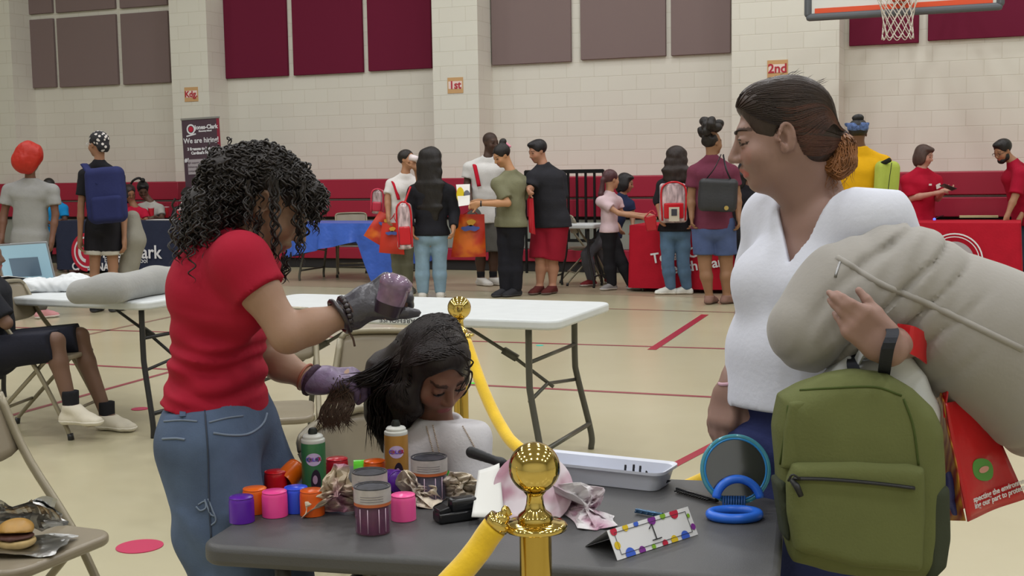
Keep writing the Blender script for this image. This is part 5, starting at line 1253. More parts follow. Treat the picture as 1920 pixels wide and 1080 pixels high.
# T-shirt with a V neck
b = SDF(.0062, .02); t = .013
b.cone(nk - up * .06, ch, .082 + t, .098 + t, lat=lat, sl=1.38, k=.03); b.cone(ch, wa, .10 + t, .108 + t, lat=lat, sl=1.32, k=.04)
hem = P(1500, 765, 2.58); b.cone(wa, hem, .108 + t, .112 + t, lat=lat, sl=1.32, k=.04); b.cone(hem, hem - V(0, 0, .05), .112 + t, .115 + t, lat=lat, sl=1.32, k=.04)
for s in (-1, 1): b.ell(ch + lat * .065 * s + tf * .085 - up * .01, V(.058, .048, .056) + t * .5, k=.05)
b.cone(shn, shf, .048 + t, .048 + t, k=.03)
for q in (shn, shf): b.cone(q, nk - up * .035, .044 + t, .046 + t * .5, k=.03); b.cone(q, ch, .048 + t, .07 + t, k=.03)
en = shn * .35 + eln * .65; ef = shf * .45 + elf * .55
b.cone(shn, en, .052 + t, .056 + t, k=.02, capb=True); b.cone(shf, ef, .044 + t, .05 + t, k=.02, capb=True)
# V-neck opening
vb = P(1455, 432, 2.46); 
a1 = nk + V(0, 0, .06) + lat * .085 - tf * .02; a2 = nk + V(0, 0, .06) - lat * .085
c0 = nk - up * .01
pv = [vb + tf * .0 , nk + lat * .078 + up * .03 + tf * .05, nk + lat * .085 + up * .13 + tf * .02, nk - lat * .085 + up * .13 + tf * .02, nk - lat * .074 + up * .02 + tf * .05]
pm = np.mean(pv, 0); pn = nrm(np.cross(pv[1] - pv[0], pv[4] - pv[0]))
pv = [q - pn * np.dot(q - pv[0], pn) for q in pv]
b.slab([q + (-pn if np.dot(pn, tf) > 0 else pn) * -.0 for q in pv], pn, .30, .006, k=.004, mode='sub')
def wr(x, y, z):
    u = (x * lat[0] + y * lat[1]) ; g = .0030 * sines(x, y, z, 24, 31, 3, (1, 1, .5)) + .0022 * sines(x, y, z, 60, 5, 2, (1, 1, .35))
    return g
b.disp.append(wr)
hm = P(1420, 772, 2.5); b.cut(hm, V(.05, 0, -1)); b.cut(nk + up * .05, up)
o_shirt = b.build('t_shirt', cloth('d3d6e2', 'w', bump=.15, bscale=90, var=.015, rough=.85), root, smooth_it=3)
# blue bottoms with gathered folds
b = SDF(.008, .03)
hh = P(1505, 812, 2.58)
b.cone(hh, hh - V(0, 0, .12), .118, .122, lat=lat, sl=1.2, k=.03)
for h_, k_ in ((hh - lat * .075, kf), (hh + lat * .075, kn_)): b.chain([h_ - V(0, 0, .05), k_ - V(0, 0, .05), V(k_[0], k_[1], .16)], [.118, .105, .09], k=.03)
b.disp.append(lambda x, y, z: .008 * np.sin(50 * z + 16 * x + 2.2 * np.sin(17 * x + 9 * y + 7 * z)) * (z > hh[2] - .16) + .004 * sines(x, y, z, 30, 4))
b.cut(P(1400, 742, 2.5), V(.1, 0, 1)); b.build('trousers', cloth('333a66', 'b', var=.12, bump=.3), root)
for a_ in (af, an_):
    b = SDF(.008, .015); foot(b, a_, tf, .95, .008); b.cut(a_ + V(0, 0, .015), V(0, 0, 1)); b.cut(V(0, 0, .002), V(0, 0, -1)); b.build('shoe', cloth('333338', 's', bump=.1), root)
# wrist band
MB().tube([wrf + V(.0, 0, .01) + .028 * (math.cos(a) * V(1, 0, .25) + math.sin(a) * V(0, 1, 0)) for a in np.linspace(0, 6.283, 25)[:-1]], .004, 6, closed=True).build('wristband', plas('c9a0b0', .5), root, smooth=True)
# hair: slicked back cap, strand locks following it, ponytail
M_hw = mat('hair_brown', '382c27', rough=.42, var=.35, vscale=22, bump=.5, bscale=160, spec=.45, aniso=(1, 1, .3)); M_ha = mat('hair_auburn', '8a5a34', rough=.4, var=.4, vscale=25, bump=.5, bscale=120, spec=.45)
M_hr = mat('hair_reddish', '54342a', rough=.42, var=.3, vscale=22, bump=.5, bscale=160)
b = SDF(.0055, .015)
b.ell(H.w(0, -.018, .038), V(.083, .104, .089) * .93, H.R); b.ell(H.w(0, -.06, -.01), V(.075, .062, .075) * .93, H.R); b.ell(H.w(0, .03, .075), V(.065, .05, .045) * .93, H.R)
b.cone(H.w(0, -.08, -.02), H.w(0, -.125, -.035), .045, .022)
# hairline: remove face, ear, nape
b.ell(H.w(0, .112, -.035), V(.095, .075, .112) * .93, H.R, k=.006, mode='sub'); b.ell(H.w(0, .05, -.075), V(.11, .085, .068) * .93, H.R, k=.006, mode='sub')
for s in (-1, 1): b.ell(H.w(.080 * s, .000, -.020), V(.022, .026, .040) * .93, H.R, k=.004, mode='sub')
b.ell(H.w(0, .01, -.135), V(.1, .1, .07), H.R, k=.006, mode='sub')
o_h = b.build('hair', M_hw, root)
# flowing locks from the hairline to the tie
rg = random.Random(7); tie = H.w(0, -.128, -.030); paths = []; paths2 = []
for i in range(900):
    ph = rg.uniform(-2.3, 2.3); st = rg.uniform(0, .7) if abs(ph) < 1.5 else rg.uniform(.2, .7)
    sa = abs(math.sin(ph)) if abs(ph) < 1.57 else 1.0
    a0 = H.w(.085 * math.sin(ph), .094 - .055 * sa ** 1.5, .050 + .075 * math.cos(ph)); m_ = H.w(.10 * math.sin(ph), -.02, .045 + .10 * math.cos(ph) - .03 * sa)
    full = bez([a0, m_, H.w(.06 * math.sin(ph), -.10, .03 + .04 * math.cos(ph)), tie], 26)[int(st * 20):]
    if len(full) < 7: continue
    q = snap(o_h, full, rg.uniform(.0002, .0016)); (paths2 if abs(ph) > 1.15 and st > .25 else paths).append(q)
for i in range(620):
    sg = rg.choice((-1, -1, 1)); u = rg.random()
    a0 = bez([H.w(.004 * sg, .086, .082), H.w(.045 * sg, .078, .070), H.w(.072 * sg, .050, .045), H.w(.082 * sg, .012, .022)], 21)[int(u * 20)] if rg.random() < .72 else H.w(.076 * sg, rg.uniform(-.05, -.02), rg.uniform(-.06, .0))
    m_ = (a0 + tie) / 2; out_ = nrm(m_ - H.w(0, -.02, .0)); q = snap(o_h, bez([a0, m_ + out_ * .05, tie], 22), rg.uniform(.0003, .0016)); (paths2 if a0[2] < H.c[2] else paths).append(q)
strands('hair_strands', paths, .0011, M_hw, root)
if paths2: strands('hair_strands', paths2, .0012, M_hr, root)
# hair tie and tail
R_t = np.stack([V(1, 0, 0), V(0, 1, 0), V(0, 0, 1)], 1)
mb = MB(); tk = P(1549, 263, 2.57); tieP = H.w(0, -.118, -.034); d_t = nrm(P(1600, 300, 2.55) - tieP)
mb.tube([tieP + .019 * (math.cos(a) * np.cross(d_t, V(0, 1, 0)) + math.sin(a) * V(0, 1, 0)) for a in np.linspace(0, 6.283, 21)[:-1]], .008, 8, closed=True); mb.build('hair_tie', cloth('26222c'), root, smooth=True)
loop = [tieP, P(1566, 258, 2.55), P(1584, 276, 2.53), P(1586, 306, 2.52), P(1572, 322, 2.52), P(1558, 314, 2.53), P(1552, 294, 2.54)]
b = SDF(.005, .015); b.chain(loop, [.014, .019, .020, .018, .014, .012, .009], k=.010); b.disp.append(lambda x, y, z: .003 * sines(x, y, z, 80, 3, 3)); o_pt = b.build('ponytail', M_ha, root)
ps = []
for i in range(150):
    off = V(rg.gauss(0, .012), rg.gauss(0, .014), rg.gauss(0, .012)); sc = rg.uniform(.75, 1.15); n_ = rg.randint(4, 7); cen = np.mean(loop, 0)
    q = [loop[0]] + [cen + (p - cen) * sc + off * (j / 3) for j, p in enumerate(loop[1:n_])]
    q = list(snap(o_pt, bez(q, 16), rg.uniform(.0005, .003)))
    if rg.random() < .25: q += [q[-1] + V(rg.uniform(-.01, .01), 0, -.012 * j) for j in range(1, 4)]
    ps.append(np.array(q))
strands('ponytail_strands', ps, .0017, M_ha, root)
ps = []
for i in range(26):      # fly-away hairs over the crown
    a = rg.uniform(-1.2, 1.0); p = H.w(rg.uniform(-.04, .06), .03 + .09 * math.sin(a) - .05, .05 + .085 * math.cos(a)); d_ = nrm(p - H.w(0, -.01, .03))
    p = snap(o_h, [p], 0)[0]; ps.append(bez([p, p + d_ * .004 - H.R[:, 1] * .008, p + d_ * rg.uniform(.004, .012) - H.R[:, 1] * .018], 8))
strands('stray_hair', ps, .0005, M_hw, root)
settle(root, ((af[0] + an_[0]) / 2, 2.62, 0))

# ---- big pillow under her arm
M_pil = mat('pillow_beige', '94908a', rough=.85, bump=.12, bscale=120, sheen=.25, var=.02)
t = thing('travel_pillow', 'big beige grey bent pillow with seam carried under the arm of the woman in white', 'pillow')
b = SDF(.0062, .03); PY = 2.36
pth = [P(1522, 622, PY - .03), P(1590, 556, PY - .01), P(1695, 538, PY), P(1835, 628, PY - .02), P(1960, 730, PY - .04)]; rr = [.080, .094, .105, .132, .130]
b.chain(pth, rr, k=.05)
e1 = nrm(V(.78, 0, -.62))
def wr(x, y, z):
    s_ = x * e1[0] + z * e1[2]; c_ = x * .62 + z * .78
    f = 95 * s_ + 2.6 * np.sin(9 * c_ + 4 * y) + 1.5 * np.sin(23 * s_ + 3)
    m_ = .5 + .5 * np.sin(13 * s_ + 7 * c_ + 1.0) 
    g = -np.maximum(0, np.sin(f)) ** 5 * .013 * m_ + .004 * np.sin(14 * s_ + 2 * np.sin(8 * c_)) + .0028 * np.sin(150 * s_ + 3 * np.sin(14 * c_)) * m_
    return -g
b.disp.append(wr)
o_p = b.build('cover', M_pil, t, smooth_it=1)
sm = hits(o_p, [(1570, 482), (1596, 498), (1655, 534), (1725, 563), (1806, 601), (1862, 628), (1918, 655)], -.002, 30)
if len(sm) > 5: MB().tube(sm, .0065, 8).build('seam', M_pil, t, smooth=True)
sm = hits(o_p, [(1578, 484), (1572, 500), (1566, 520)], -.001, 8)
if len(sm) > 3: MB().tube(sm, .003, 6).build('zip_pull', mat('metal_grey', '8a8a8a', metal=1, rough=.3), t, smooth=True)
settle(t, tuple(P(1760, 620, PY)))

# ---- green backpack hanging from the wrist
M_gr = cloth('62673f', 'g', bump=.3, bscale=200, var=.05, rough=.8); M_mesh = cloth('3d4235', 'm', bump=.4, bscale=300); M_zip = mat('zip_black', '1b1b1c', rough=.5, bump=.3, bscale=300)
t = thing('backpack', 'olive green backpack with black zips hanging from the wrist of the woman in white', 'backpack'); BY = 2.16
def BP(x, y, dy=0): return P(x, y, BY + dy)
out = [(1463, 742), (1500, 722), (1550, 702), (1610, 694), (1660, 700), (1705, 726), (1740, 762), (1757, 800), (1763, 900), (1764, 1000), (1756, 1050), (1730, 1076), (1640, 1080), (1540, 1062), (1482, 1044), (1468, 1000), (1456, 900), (1452, 800)]
b = SDF(.0055, .02); b.slab([BP(x, y, .04) for x, y in out], V(0, 1, 0), .10, .035, bulge=.015); b.disp.append(lambda x, y, z: .0035 * sines(x, y, z, 17, 9, 3) + .0012 * sines(x, y, z, 70, 2, 3)); ob_ = b.build('body', M_gr, t)
# front panel raised, lower pocket more
b = SDF(.005, .012); b.slab([BP(x, y, -.006) for x, y in [(1478, 752), (1540, 742), (1640, 738), (1698, 752), (1712, 800), (1728, 885), (1500, 885), (1462, 880), (1468, 800)]], V(0, 1, 0), .022, .010)
b.disp.append(lambda x, y, z: .003 * sines(x, y, z, 16, 19, 3)); b.build('front_panel', M_gr, t)
b = SDF(.005, .012); b.slab([BP(x, y, -.018) for x, y in [(1484, 868), (1500, 866), (1600, 862), (1700, 868), (1730, 876), (1733, 960), (1730, 1060), (1720, 1072), (1600, 1062), (1490, 1030), (1476, 960), (1474, 900)]], V(0, 1, 0), .045, .02)
b.disp.append(lambda x, y, z: .0045 * sines(x, y, z, 15, 23, 3)); o_pk = b.build('pocket', M_gr, t)
z_ = hits(o_pk, [(1488, 897), (1540, 898), (1600, 902), (1660, 908), (1714, 915)], .0005, 24); MB().tube(z_, .0065, 8, flat=.5).build('zip', M_zip, t, smooth=True)
zp = hit(o_pk, 1486, 900, .004); MB().tube([zp, BP(1494, 912, -.055), BP(1502, 930, -.055)], [.004, .006, .005], 8).build('zip_pull', M_zip, t, smooth=True)
MB().tube(bez([BP(1478, 902, -.045), BP(1486, 890, -.05), BP(1500, 898, -.05)], 8), .002, 6).build('zip_pull', M_zip, t, smooth=True)
for pl in ([(1478, 760), (1474, 800), (1463, 870)], [(1694, 748), (1712, 800), (1722, 872)], [(1500, 732), (1560, 728), (1640, 726), (1690, 742)]):
    q = hits(ob_, pl, .0005, 16); 
    if len(q) > 4: MB().tube(q, .0022, 6).build('seam', M_zip if pl[0][0] == 0 else cloth('46522a', 'sm'), t, smooth=True)
q = [BP(1742, 772, .035), BP(1757, 810, .035), BP(1764, 870, .035)]; MB().tube(bez(q, 12), .004, 6).build('side_zip', M_zip, t, smooth=True)
b = SDF(.0055, .01); b.slab([BP(x, y, .03) for x, y in [(1726, 905), (1768, 902), (1770, 1000), (1762, 1052), (1736, 1078), (1724, 1070)]], V(0, 1, 0), .095, .015); b.build('mesh_pocket', M_mesh, t)
b = SDF(.0055, .01); b.slab([BP(x, y, .03) for x, y in [(1449, 895), (1470, 895), (1478, 1010), (1466, 1004)]], V(0, 1, 0), .07, .012); b.build('mesh_pocket', M_mesh, t)
M_str = cloth('2b2d33', 'st', rough=.7)
def strap(nm, pts, w_, m, parent, n=24, th=.15): return MB().tube(bez(pts, n), w_, 8, flat=th).build(nm, m, parent, smooth=True)
def ribbon(nm, pts, wv, w_, m, parent, th=.003, n=24):
    p = bez(pts, n); wv = nrm(wv); T = np.gradient(p, axis=0); mb = MB(); v = []
    for i in range(n):
        nn = nrm(np.cross(T[i], wv)); a, b_ = p[i] - wv * w_ / 2, p[i] + wv * w_ / 2; v += [a - nn * th / 2, b_ - nn * th / 2, b_ + nn * th / 2, a + nn * th / 2]
    f = [(4 * i + j, 4 * i + (j + 1) % 4, 4 * i + 4 + (j + 1) % 4, 4 * i + 4 + j) for i in range(n - 1) for j in range(4)] + [(0, 1, 2, 3), (4 * n - 4, 4 * n - 1, 4 * n - 2, 4 * n - 3)]
    return mb.add(v, f).build(nm, m, parent, smooth=False, auto=30)
ribbon('haul_loop', [BP(1602, 700, .06), BP(1600, 672, .12), BP(1625, 640, .16), BP(1660, 612, .10), BP(1674, 622, -.02), BP(1664, 655, -.045), BP(1657, 702, .04)], V(1, 0, 0), .022, M_str, t)
settle(t, tuple(BP(1610, 1070, .05)))
# ---- white plastic bag behind the backpack
t = thing('plastic_bag', 'thin white plastic bag bulging out behind the green backpack', 'bag')
b = SDF(.006, .02); b.slab([BP(x, y, .135) for x, y in [(1490, 770), (1505, 735), (1540, 705), (1562, 682), (1590, 662), (1602, 675), (1640, 668), (1668, 640), (1700, 650), (1735, 700), (1762, 770), (1755, 860), (1500, 860)]], V(0, 1, 0), .05, .02, bulge=.02)
b.disp.append(lambda x, y, z: .006 * (np.abs(sines(x, y, z, 30, 9, 3, (1, 1, .4))) - .3) + .003 * np.abs(sines(x, y, z, 80, 11, 2, (1, 1, .4)))); b.build('body', M_bag, t, smooth_it=0)
mb = MB(); ribbon('handle', [BP(1600, 690, .12), BP(1625, 650, .08), BP(1660, 640, .10), BP(1690, 670, .12)], V(0, 1, .2), .03, M_bag, t); settle(t, tuple(BP(1620, 860, .13)))
# ---- red gift bag
t = thing('tote_bag', 'shiny red bag with a green oval print hanging right of the green backpack', 'bag'); M_rb = mat('bag_red', 'b8141c', rough=.25, spec=.6, bump=.15, bscale=14); M_ob = mat('bag_orange', 'b8622a', rough=.35, var=.4, vscale=30)
GY = 2.30
f_ = [P(1772, 756, GY - .04), P(1842, 746, GY + .03), P(1921, 934, GY + .03), P(1812, 977, GY - .05)]
bk = [q + V(-.05, .10, 0) for q in f_]; bk[0] = P(1752, 700, GY + .06); bk[3] = P(1764, 976, GY + .06)
mb = MB()
def lerp4(q, u, v_): return (q[0] * (1 - u) + q[1] * u) * (1 - v_) + (q[3] * (1 - u) + q[2] * u) * v_
mb.sheet(lambda u, v_: lerp4(f_, u, v_) + V(0, .004 * math.sin(6 * u + 5 * v_), 0), 14, 14)
o = mb.build('front', M_rb, t, smooth=True); o.modifiers.new('s', 'SOLIDIFY').thickness = .002
sd_ = [bk[0], f_[0], f_[3], bk[3]]
mb = MB(); mb.sheet(lambda u, v_: lerp4(sd_, u, v_) + V(0, .006 * math.sin(9 * v_), 0), 10, 14)
def burst():
    m = bpy.data.materials.new('bag_gusset_rays'); m.use_nodes = True; N = m.node_tree.nodes; L = m.node_tree.links; bs = N['Principled BSDF']; tc = N.new('ShaderNodeTexCoord')
    w_ = N.new('ShaderNodeTexWave'); w_.inputs['Scale'].default_value = 22; w_.inputs['Distortion'].default_value = 4; w_.bands_direction = 'DIAGONAL'; L.new(tc.outputs['Object'], w_.inputs[0])
    r_ = N.new('ShaderNodeValToRGB'); r_.color_ramp.elements[0].color = lin('9c3020') + (1,); r_.color_ramp.elements[1].color = lin('c98a30') + (1,); L.new(w_.outputs[0], r_.inputs[0]); L.new(r_.outputs[0], bs.inputs[0]); bs.inputs['Roughness'].default_value = .35; return m
o = mb.build('gusset', burst(), t, smooth=True); o.modifiers.new('s', 'SOLIDIFY').thickness = .002
bq = [bk[0], bk[1] + V(.02, 0, 0), f_[2] + V(-.01, .08, 0), bk[3]]
mb = MB(); mb.sheet(lambda u, v_: lerp4(bq, u, v_), 8, 8); o = mb.build('back', M_rb, t, smooth=True); o.modifiers.new('s', 'SOLIDIFY').thickness = .002
nf = nrm(np.cross(f_[1] - f_[0], f_[3] - f_[0])); nf = nf if nf[1] < 0 else -nf; ex = nrm(f_[2] - f_[3]); ez = np.cross(nf, ex) * -1; ez = ez if ez[2] > 0 else -ez
g0 = lerp4(f_, .42, .62) + nf * .006
mb = MB(); mb.poly([g0 + ex * .026 * math.cos(a) * (1 + .12 * math.sin(2 * a)) + ez * .023 * math.sin(a) - ex * .010 * math.sin(a) for a in np.linspace(0, 6.283, 33)[:-1]], .001, nf); mb.build('green_oval_print', mat('print_green', '4f8a3a', rough=.4), t)
mb = MB(); mb.poly([g0 + nf * .0015 + ex * (.013 * math.cos(a) + .001) + ez * .006 * math.sin(a) for a in np.linspace(0, 6.283, 17)[:-1]], .001, nf); mb.build('pale_mark_print', mat('print_pinkish', 'c78f80', rough=.5), t)
for i, s_ in enumerate(('specting the environment,', 'ing our part to protect it.')):
    text('lettering', s_, lerp4(f_, .14, .845 + .055 * i) + nf * .005, .0148, M_txt, t, ex, ez, thick=.0006, align='LEFT', off=.0003)
fig = lerp4(sd_, .5, .78) + V(-.01, -.02, 0)
b = SDF(.003, .004); b.ell(fig + V(0, 0, .035), V(.008, .004, .01)); b.cone(fig + V(0, 0, .03), fig, .009, .012); b.cone(fig, fig + V(-.012, 0, -.035), .008, .006); b.cone(fig, fig + V(.012, 0, -.035), .008, .006)
b.build('figure_print', mat('print_indigo', '3c3f7c', rough=.5), t)
ribbon('handle', [P(1680, 632, 2.24), P(1715, 640, 2.22), P(1752, 668, GY), P(1770, 700, GY), P(1774, 758, GY - .03)], V(.2, .2, 1), .05, M_rb, t)
ribbon('handle', [P(1672, 628, 2.26), P(1720, 628, 2.30), P(1766, 672, GY + .08), P(1764, 720, GY + .06)], V(.1, .6, .8), .03, M_rb, t)
settle(t, tuple(f_[3]))
# ================================================================== STYLIST in red (near left)
root = thing('person', 'curly haired stylist in a red T-shirt and blue jeans spraying the child\'s hair', 'person')
SK1 = '9a7a66'
H1 = H = Frame(P(501, 380, 2.62), 97, 34, 0, .92)
nk = P(436, 436, 2.62); shn = P(452, 492, 2.47); shf = P(474, 492, 2.77); ch = P(412, 545, 2.62); wa = P(410, 655, 2.62); hp = P(410, 800, 2.62)
tf = yawdir(84); lat = V(0.1, 1, 0); lat = nrm(lat); up = nrm(nk - hp)
eln = P(540, 628, 2.44); wrn = P(662, 584, 2.50); elf = P(490, 668, 2.80); wrf = P(588, 714, 2.76)
kn_ = V(P(462, 1190, 2.50)[0], 2.50, .47); kf = V(P(515, 1190, 2.72)[0], 2.72, .47); an_ = V(P(440, 1500, 2.5)[0], 2.54, .08); af = V(P(500, 1500, 2.7)[0], 2.74, .08)
b = SDF(.006, .02); hz = H.c; b.fine = [(2, hz[2] - .14, hz[2] + .09, .6), (0, hz[0] - .08, hz[0] + .12, .6)]
head_prims(b, H, True); lids(b, H); ear(b, H, 1); ear(b, H, -1)
b.cone(P(440, 440, 2.62), H.w(0, -.03, -.04), .052, .050, k=.03)
b.cone(nk - up * .03, shn, .045, .042, k=.03); b.cone(nk - up * .03, shf, .045, .042, k=.03)
b.cone(nk - up * .05, ch, .06, .082, lat=lat, sl=1.6, k=.03); b.cone(ch, wa, .082, .075, lat=lat, sl=1.45, k=.03); b.cone(wa, hp, .066, .078, lat=lat, sl=1.45, k=.03)
b.chain([shn, shn * .6 + eln * .4, eln], [.040, .039, .034]); b.chain([eln, eln * .65 + wrn * .35, wrn], [.0335, .033, .022])
b.chain([shf, elf], [.042, .034]); b.chain([elf, elf * .6 + wrf * .4, wrf], [.034, .033, .023])
dn = nrm(V(.80, .05, .48)); nb = nrm(V(-.25, -.75, .62))
grip = dict(size=.92, thumb=-1, curls=(58, 62, 66, 70), curl2=55, spread=2, thumb_out=42, thumb_curl=30)
hand(b, wrn + dn * .01, dn, nb, **grip)
df = nrm(V(.93, .1, .02)); nbf = nrm(V(.1, -.35, .93)); hand(b, wrf, df, nbf, .92, 1, (35, 40, 45, 50), 45, 3, 30, 25)
for h_, k_, a_ in ((hp - lat * .08, kn_, an_), (hp + lat * .08, kf, af)):
    b.chain([h_, k_], [.085, .055]); b.chain([k_, a_], [.054, .038]); foot(b, a_, tf, .95)
o_b1 = b.build('body', skinm(SK1, True), root, head_color(H, SK1, False, brow='1e1614', lip='945a54'))
eyes_for(H, root, M_eye, '2a1a12')
for s in (-1, 1):
    ps = [H.w((.013 + .036 * u) * s, .0945 - .020 * u ** 2, .020 + .006 * math.sin(u * 2.4)) for u in np.linspace(0, 1, 7)]
    ps = snap(o_b1, ps, .0008); MB().tube(ps, [.002, .003, .003, .003, .003, .002, .001], 6, flat=.5).build('eyebrow', mat('brow', '2c1f1a'), root, smooth=True)
    for dz in (-.034, -.027): MB().lathe([(0, -.003), (.003, 0), (0, .003)], H.w(.083 * s, .006, dz), 8).build('earring', mat('metal_silver', 'c0b8b0', metal=1, rough=.2), root, smooth=True)
# gloves
M_glove = mat('glove_black', '3d3b42', rough=.35, bump=.3, bscale=60, spec=.6); M_glove2 = mat('glove_violet', '6f5d7c', rough=.4, bump=.3, bscale=60, var=.3, vscale=30)
g2 = dict(grip); g2['fr'] = 1.22; g2['size'] = .95
b = SDF(.0042, .012); hand(b, wrn + dn * .012, dn, nb, **g2); b.cone(wrn - dn * .006, wrn + dn * .03, .034, .030, lat=np.cross(nb, dn), sl=1.15)
b.disp.append(lambda x, y, z: .0016 * sines(x, y, z, 110, 3, 3)); b.build('glove', M_glove, root)
b = SDF(.0042, .012); hand(b, wrf + df * .004, df, nbf, .95, 1, (35, 40, 45, 50), 45, 3, 30, 25, fr=1.2); b.cone(wrf - df * .002, wrf + df * .03, .030, .028, lat=np.cross(nbf, df), sl=1.15)
b.disp.append(lambda x, y, z: .0016 * sines(x, y, z, 110, 5, 3)); b.build('glove', M_glove2, root)
# bracelets
def bangle(c, ax, r, th, m, name, beads=0):
    ax = nrm(ax); u = nrm(np.cross(ax, V(0, 0, 1))); w_ = np.cross(ax, u)
    if beads:
        mb = MB()
        for a in np.linspace(0, 6.283, beads + 1)[:-1]: mb.lathe([(0, -th), (th * .8, -th * .6), (th, 0), (th * .8, th * .6), (0, th)], c + r * (math.cos(a) * u + math.sin(a) * w_), 8)
        return mb.build(name, m, root, smooth=True)
    return MB().tube([c + r * (math.cos(a) * u + math.sin(a) * w_) for a in np.linspace(0, 6.283, 29)[:-1]], th, 8, closed=True).build(name, m, root, smooth=True)
axn = wrn - eln
M_bead = mat('bead_dark', '2a2226', rough=.3, spec=.7)
bangle(wrn - nrm(axn) * .018, axn + V(.02, 0, -.01), .033, .007, M_bead, 'bead_bracelet', 20); bangle(wrn - nrm(axn) * .030, axn + V(0, 0, .03), .0345, .0055, M_bead, 'bracelet'); bangle(wrn - nrm(axn) * .009, axn + V(0, 0, .02), .031, .003, mat('cord_brown', '4a352c'), 'cord_bracelet')
MB().tube(bez([wrn - nrm(axn) * .012 + V(0, -.02, -.03), wrn + V(.0, -.02, -.05), wrn + V(.004, -.02, -.068)], 8), .0022, 6).build('cord_end', mat('cord_brown', '4a352c'), root, smooth=True)
axf = wrf - elf; bangle(wrf - nrm(axf) * .004, axf, .030, .008, mat('scrunchie', '3a2638', rough=.8, bump=.4, bscale=80), 'hair_band'); bangle(wrf - nrm(axf) * .022, axf, .030, .003, mat('cord_rust', '9a5a44'), 'cord_bracelet')
# T-shirt, wrinkled at the waist
b = SDF(.006, .02); t = .009
b.cone(nk - up * .055, ch, .060 + t, .078 + t, lat=lat, sl=1.6, k=.03); b.cone(ch, wa, .078 + t, .074 + t, lat=lat, sl=1.5, k=.04)
hem = P(405, 765, 2.62); b.cone(wa, hem, .074 + t, .088 + t, lat=lat, sl=1.5, k=.04); b.cone(hem, hem - V(0, 0, .04), .088 + t, .09 + t, lat=lat, sl=1.42, k=.04)
b.ell(P(455, 575, 2.50), V(.055, .05, .062), k=.05); b.ell(P(455, 575, 2.72), V(.055, .05, .062), k=.05); b.ell(P(384, 530, 2.62), V(.05, .11, .10), k=.05)
for q in (shn, shf): b.cone(q, nk - up * .03, .043 + t, .044 + t * .5, k=.03); b.cone(q, ch, .045 + t, .065 + t, k=.03)
b.cone(shn, shn * .58 + eln * .42, .046 + t, .048 + t, k=.02, capb=True); b.cone(shf, shf * .58 + elf * .42, .046 + t, .048 + t, k=.02, capb=True)
zb = P(400, 640, 2.6)[2]
def wrk(x, y, z):
    low = np.clip((zb + .10 - z) / .12, 0, 1)
    return np.clip((z - P(400, 758, 2.62)[2]) / .04, 0, 1) * low * (.0042 * np.sin(150 * z + 22 * x + 1.6 * np.sin(26 * x + 12 * y) + 1.2 * np.sin(60 * z)) + .003 * np.sin(85 * z - 30 * x + 9 * y)) + .0022 * sines(x, y, z, 26, 8, 3)
b.disp.append(wrk)
b.ell(nk + up * .045 + tf * .03, V(.062, .062, .06), k=.01, mode='sub'); b.cut(nk + up * .02, up)
b.cut(P(400, 762, 2.62), V(-.22, 0, -1)); o_ts = b.build('t_shirt', cloth('9c1a30', 'rt', bump=.12, bscale=120, var=.02, rough=.85), root)
# jeans
b = SDF(.007, .03); w0 = P(408, 762, 2.62); t = .012
b.cone(w0 + V(0, 0, .03), hp, .084 + t, .096 + t, lat=lat, sl=1.45, k=.04)
b.ell(P(388, 855, 2.54), V(.075, .085, .10), k=.04); b.ell(P(388, 855, 2.70), V(.075, .085, .10), k=.04)
b.chain([hp - lat * .075 - V(0, 0, .03), hp * .55 + kn_ * .45 - lat * .05, kn_, V(kn_[0], kn_[1], .14)], [.103, .096, .088, .10], k=.03)
b.chain([hp + lat * .085 - V(0, 0, .03), hp * .55 + kf * .45 + lat * .05 + V(.02, 0, 0), kf, V(kf[0], kf[1], .14)], [.103, .098, .088, .10], k=.03)
b.disp.append(lambda x, y, z: .0045 * sines(x, y, z, 20, 14, 3) + .003 * np.sin(60 * z + 30 * x + 2 * np.sin(20 * x)) * (z < .75)); b.cut(P(408, 745, 2.62), V(-.12, 0, 1)); b.cut(V(0, 0, .05), V(0, 0, -1))
M_den = mat('denim', '4a5a74', rough=.85, bump=.3, bscale=260, var=.28, vscale=9); o_j = b.build('jeans', M_den, root); M_dl = mat('denim_light', '6f7c8e', rough=.9)
for nm, pts, r_ in (('pocket_seam', [(400, 812), (430, 816), (460, 815), (480, 806), (494, 792), (500, 775)], .0025), ('pocket_seam', [(305, 823), (330, 822), (347, 824)], .0025), ('pocket_seam', [(308, 790), (340, 788), (370, 790)], .002),
                 ('side_seam', [(384, 770), (390, 850), (392, 930), (396, 1010)], .0018), ('pocket_seam', [(392, 792), (425, 784), (455, 780)], .002), ('fray', [(372, 946), (384, 940), (386, 952), (376, 957), (368, 950)], .0018), ('fray', [(390, 935), (398, 955), (405, 975), (396, 985)], .0018), ('fray', [(384, 936), (394, 962), (402, 968)], .0018)):
    q = hits(o_j, pts, .0008, 26)
    if len(q) > 4: MB().tube(q, r_, 6).build(nm, M_dl if nm != 'side_seam' else mat('denim_dark', '2f3848'), root, smooth=True)
q = hits(o_j, [(312, 770), (322, 771), (332, 772)], .002, 8)
if len(q) > 3: ribbon('belt_patch', q, V(0, 0, 1), .034, mat('leather_brown', '6a5346', rough=.6), root)
q = hits(o_j, [(342, 758), (343, 770), (344, 782)], .003, 8)
if len(q) > 3: ribbon('belt_loop', q, V(1, .3, 0), .012, M_den, root)
for a_ in (an_, af):
    b = SDF(.008, .015); foot(b, a_, tf, .95, .008); b.cut(a_ + V(0, 0, .015), V(0, 0, 1)); b.cut(V(0, 0, .002), V(0, 0, -1)); b.build('shoe', cloth('333338', 's'), root)
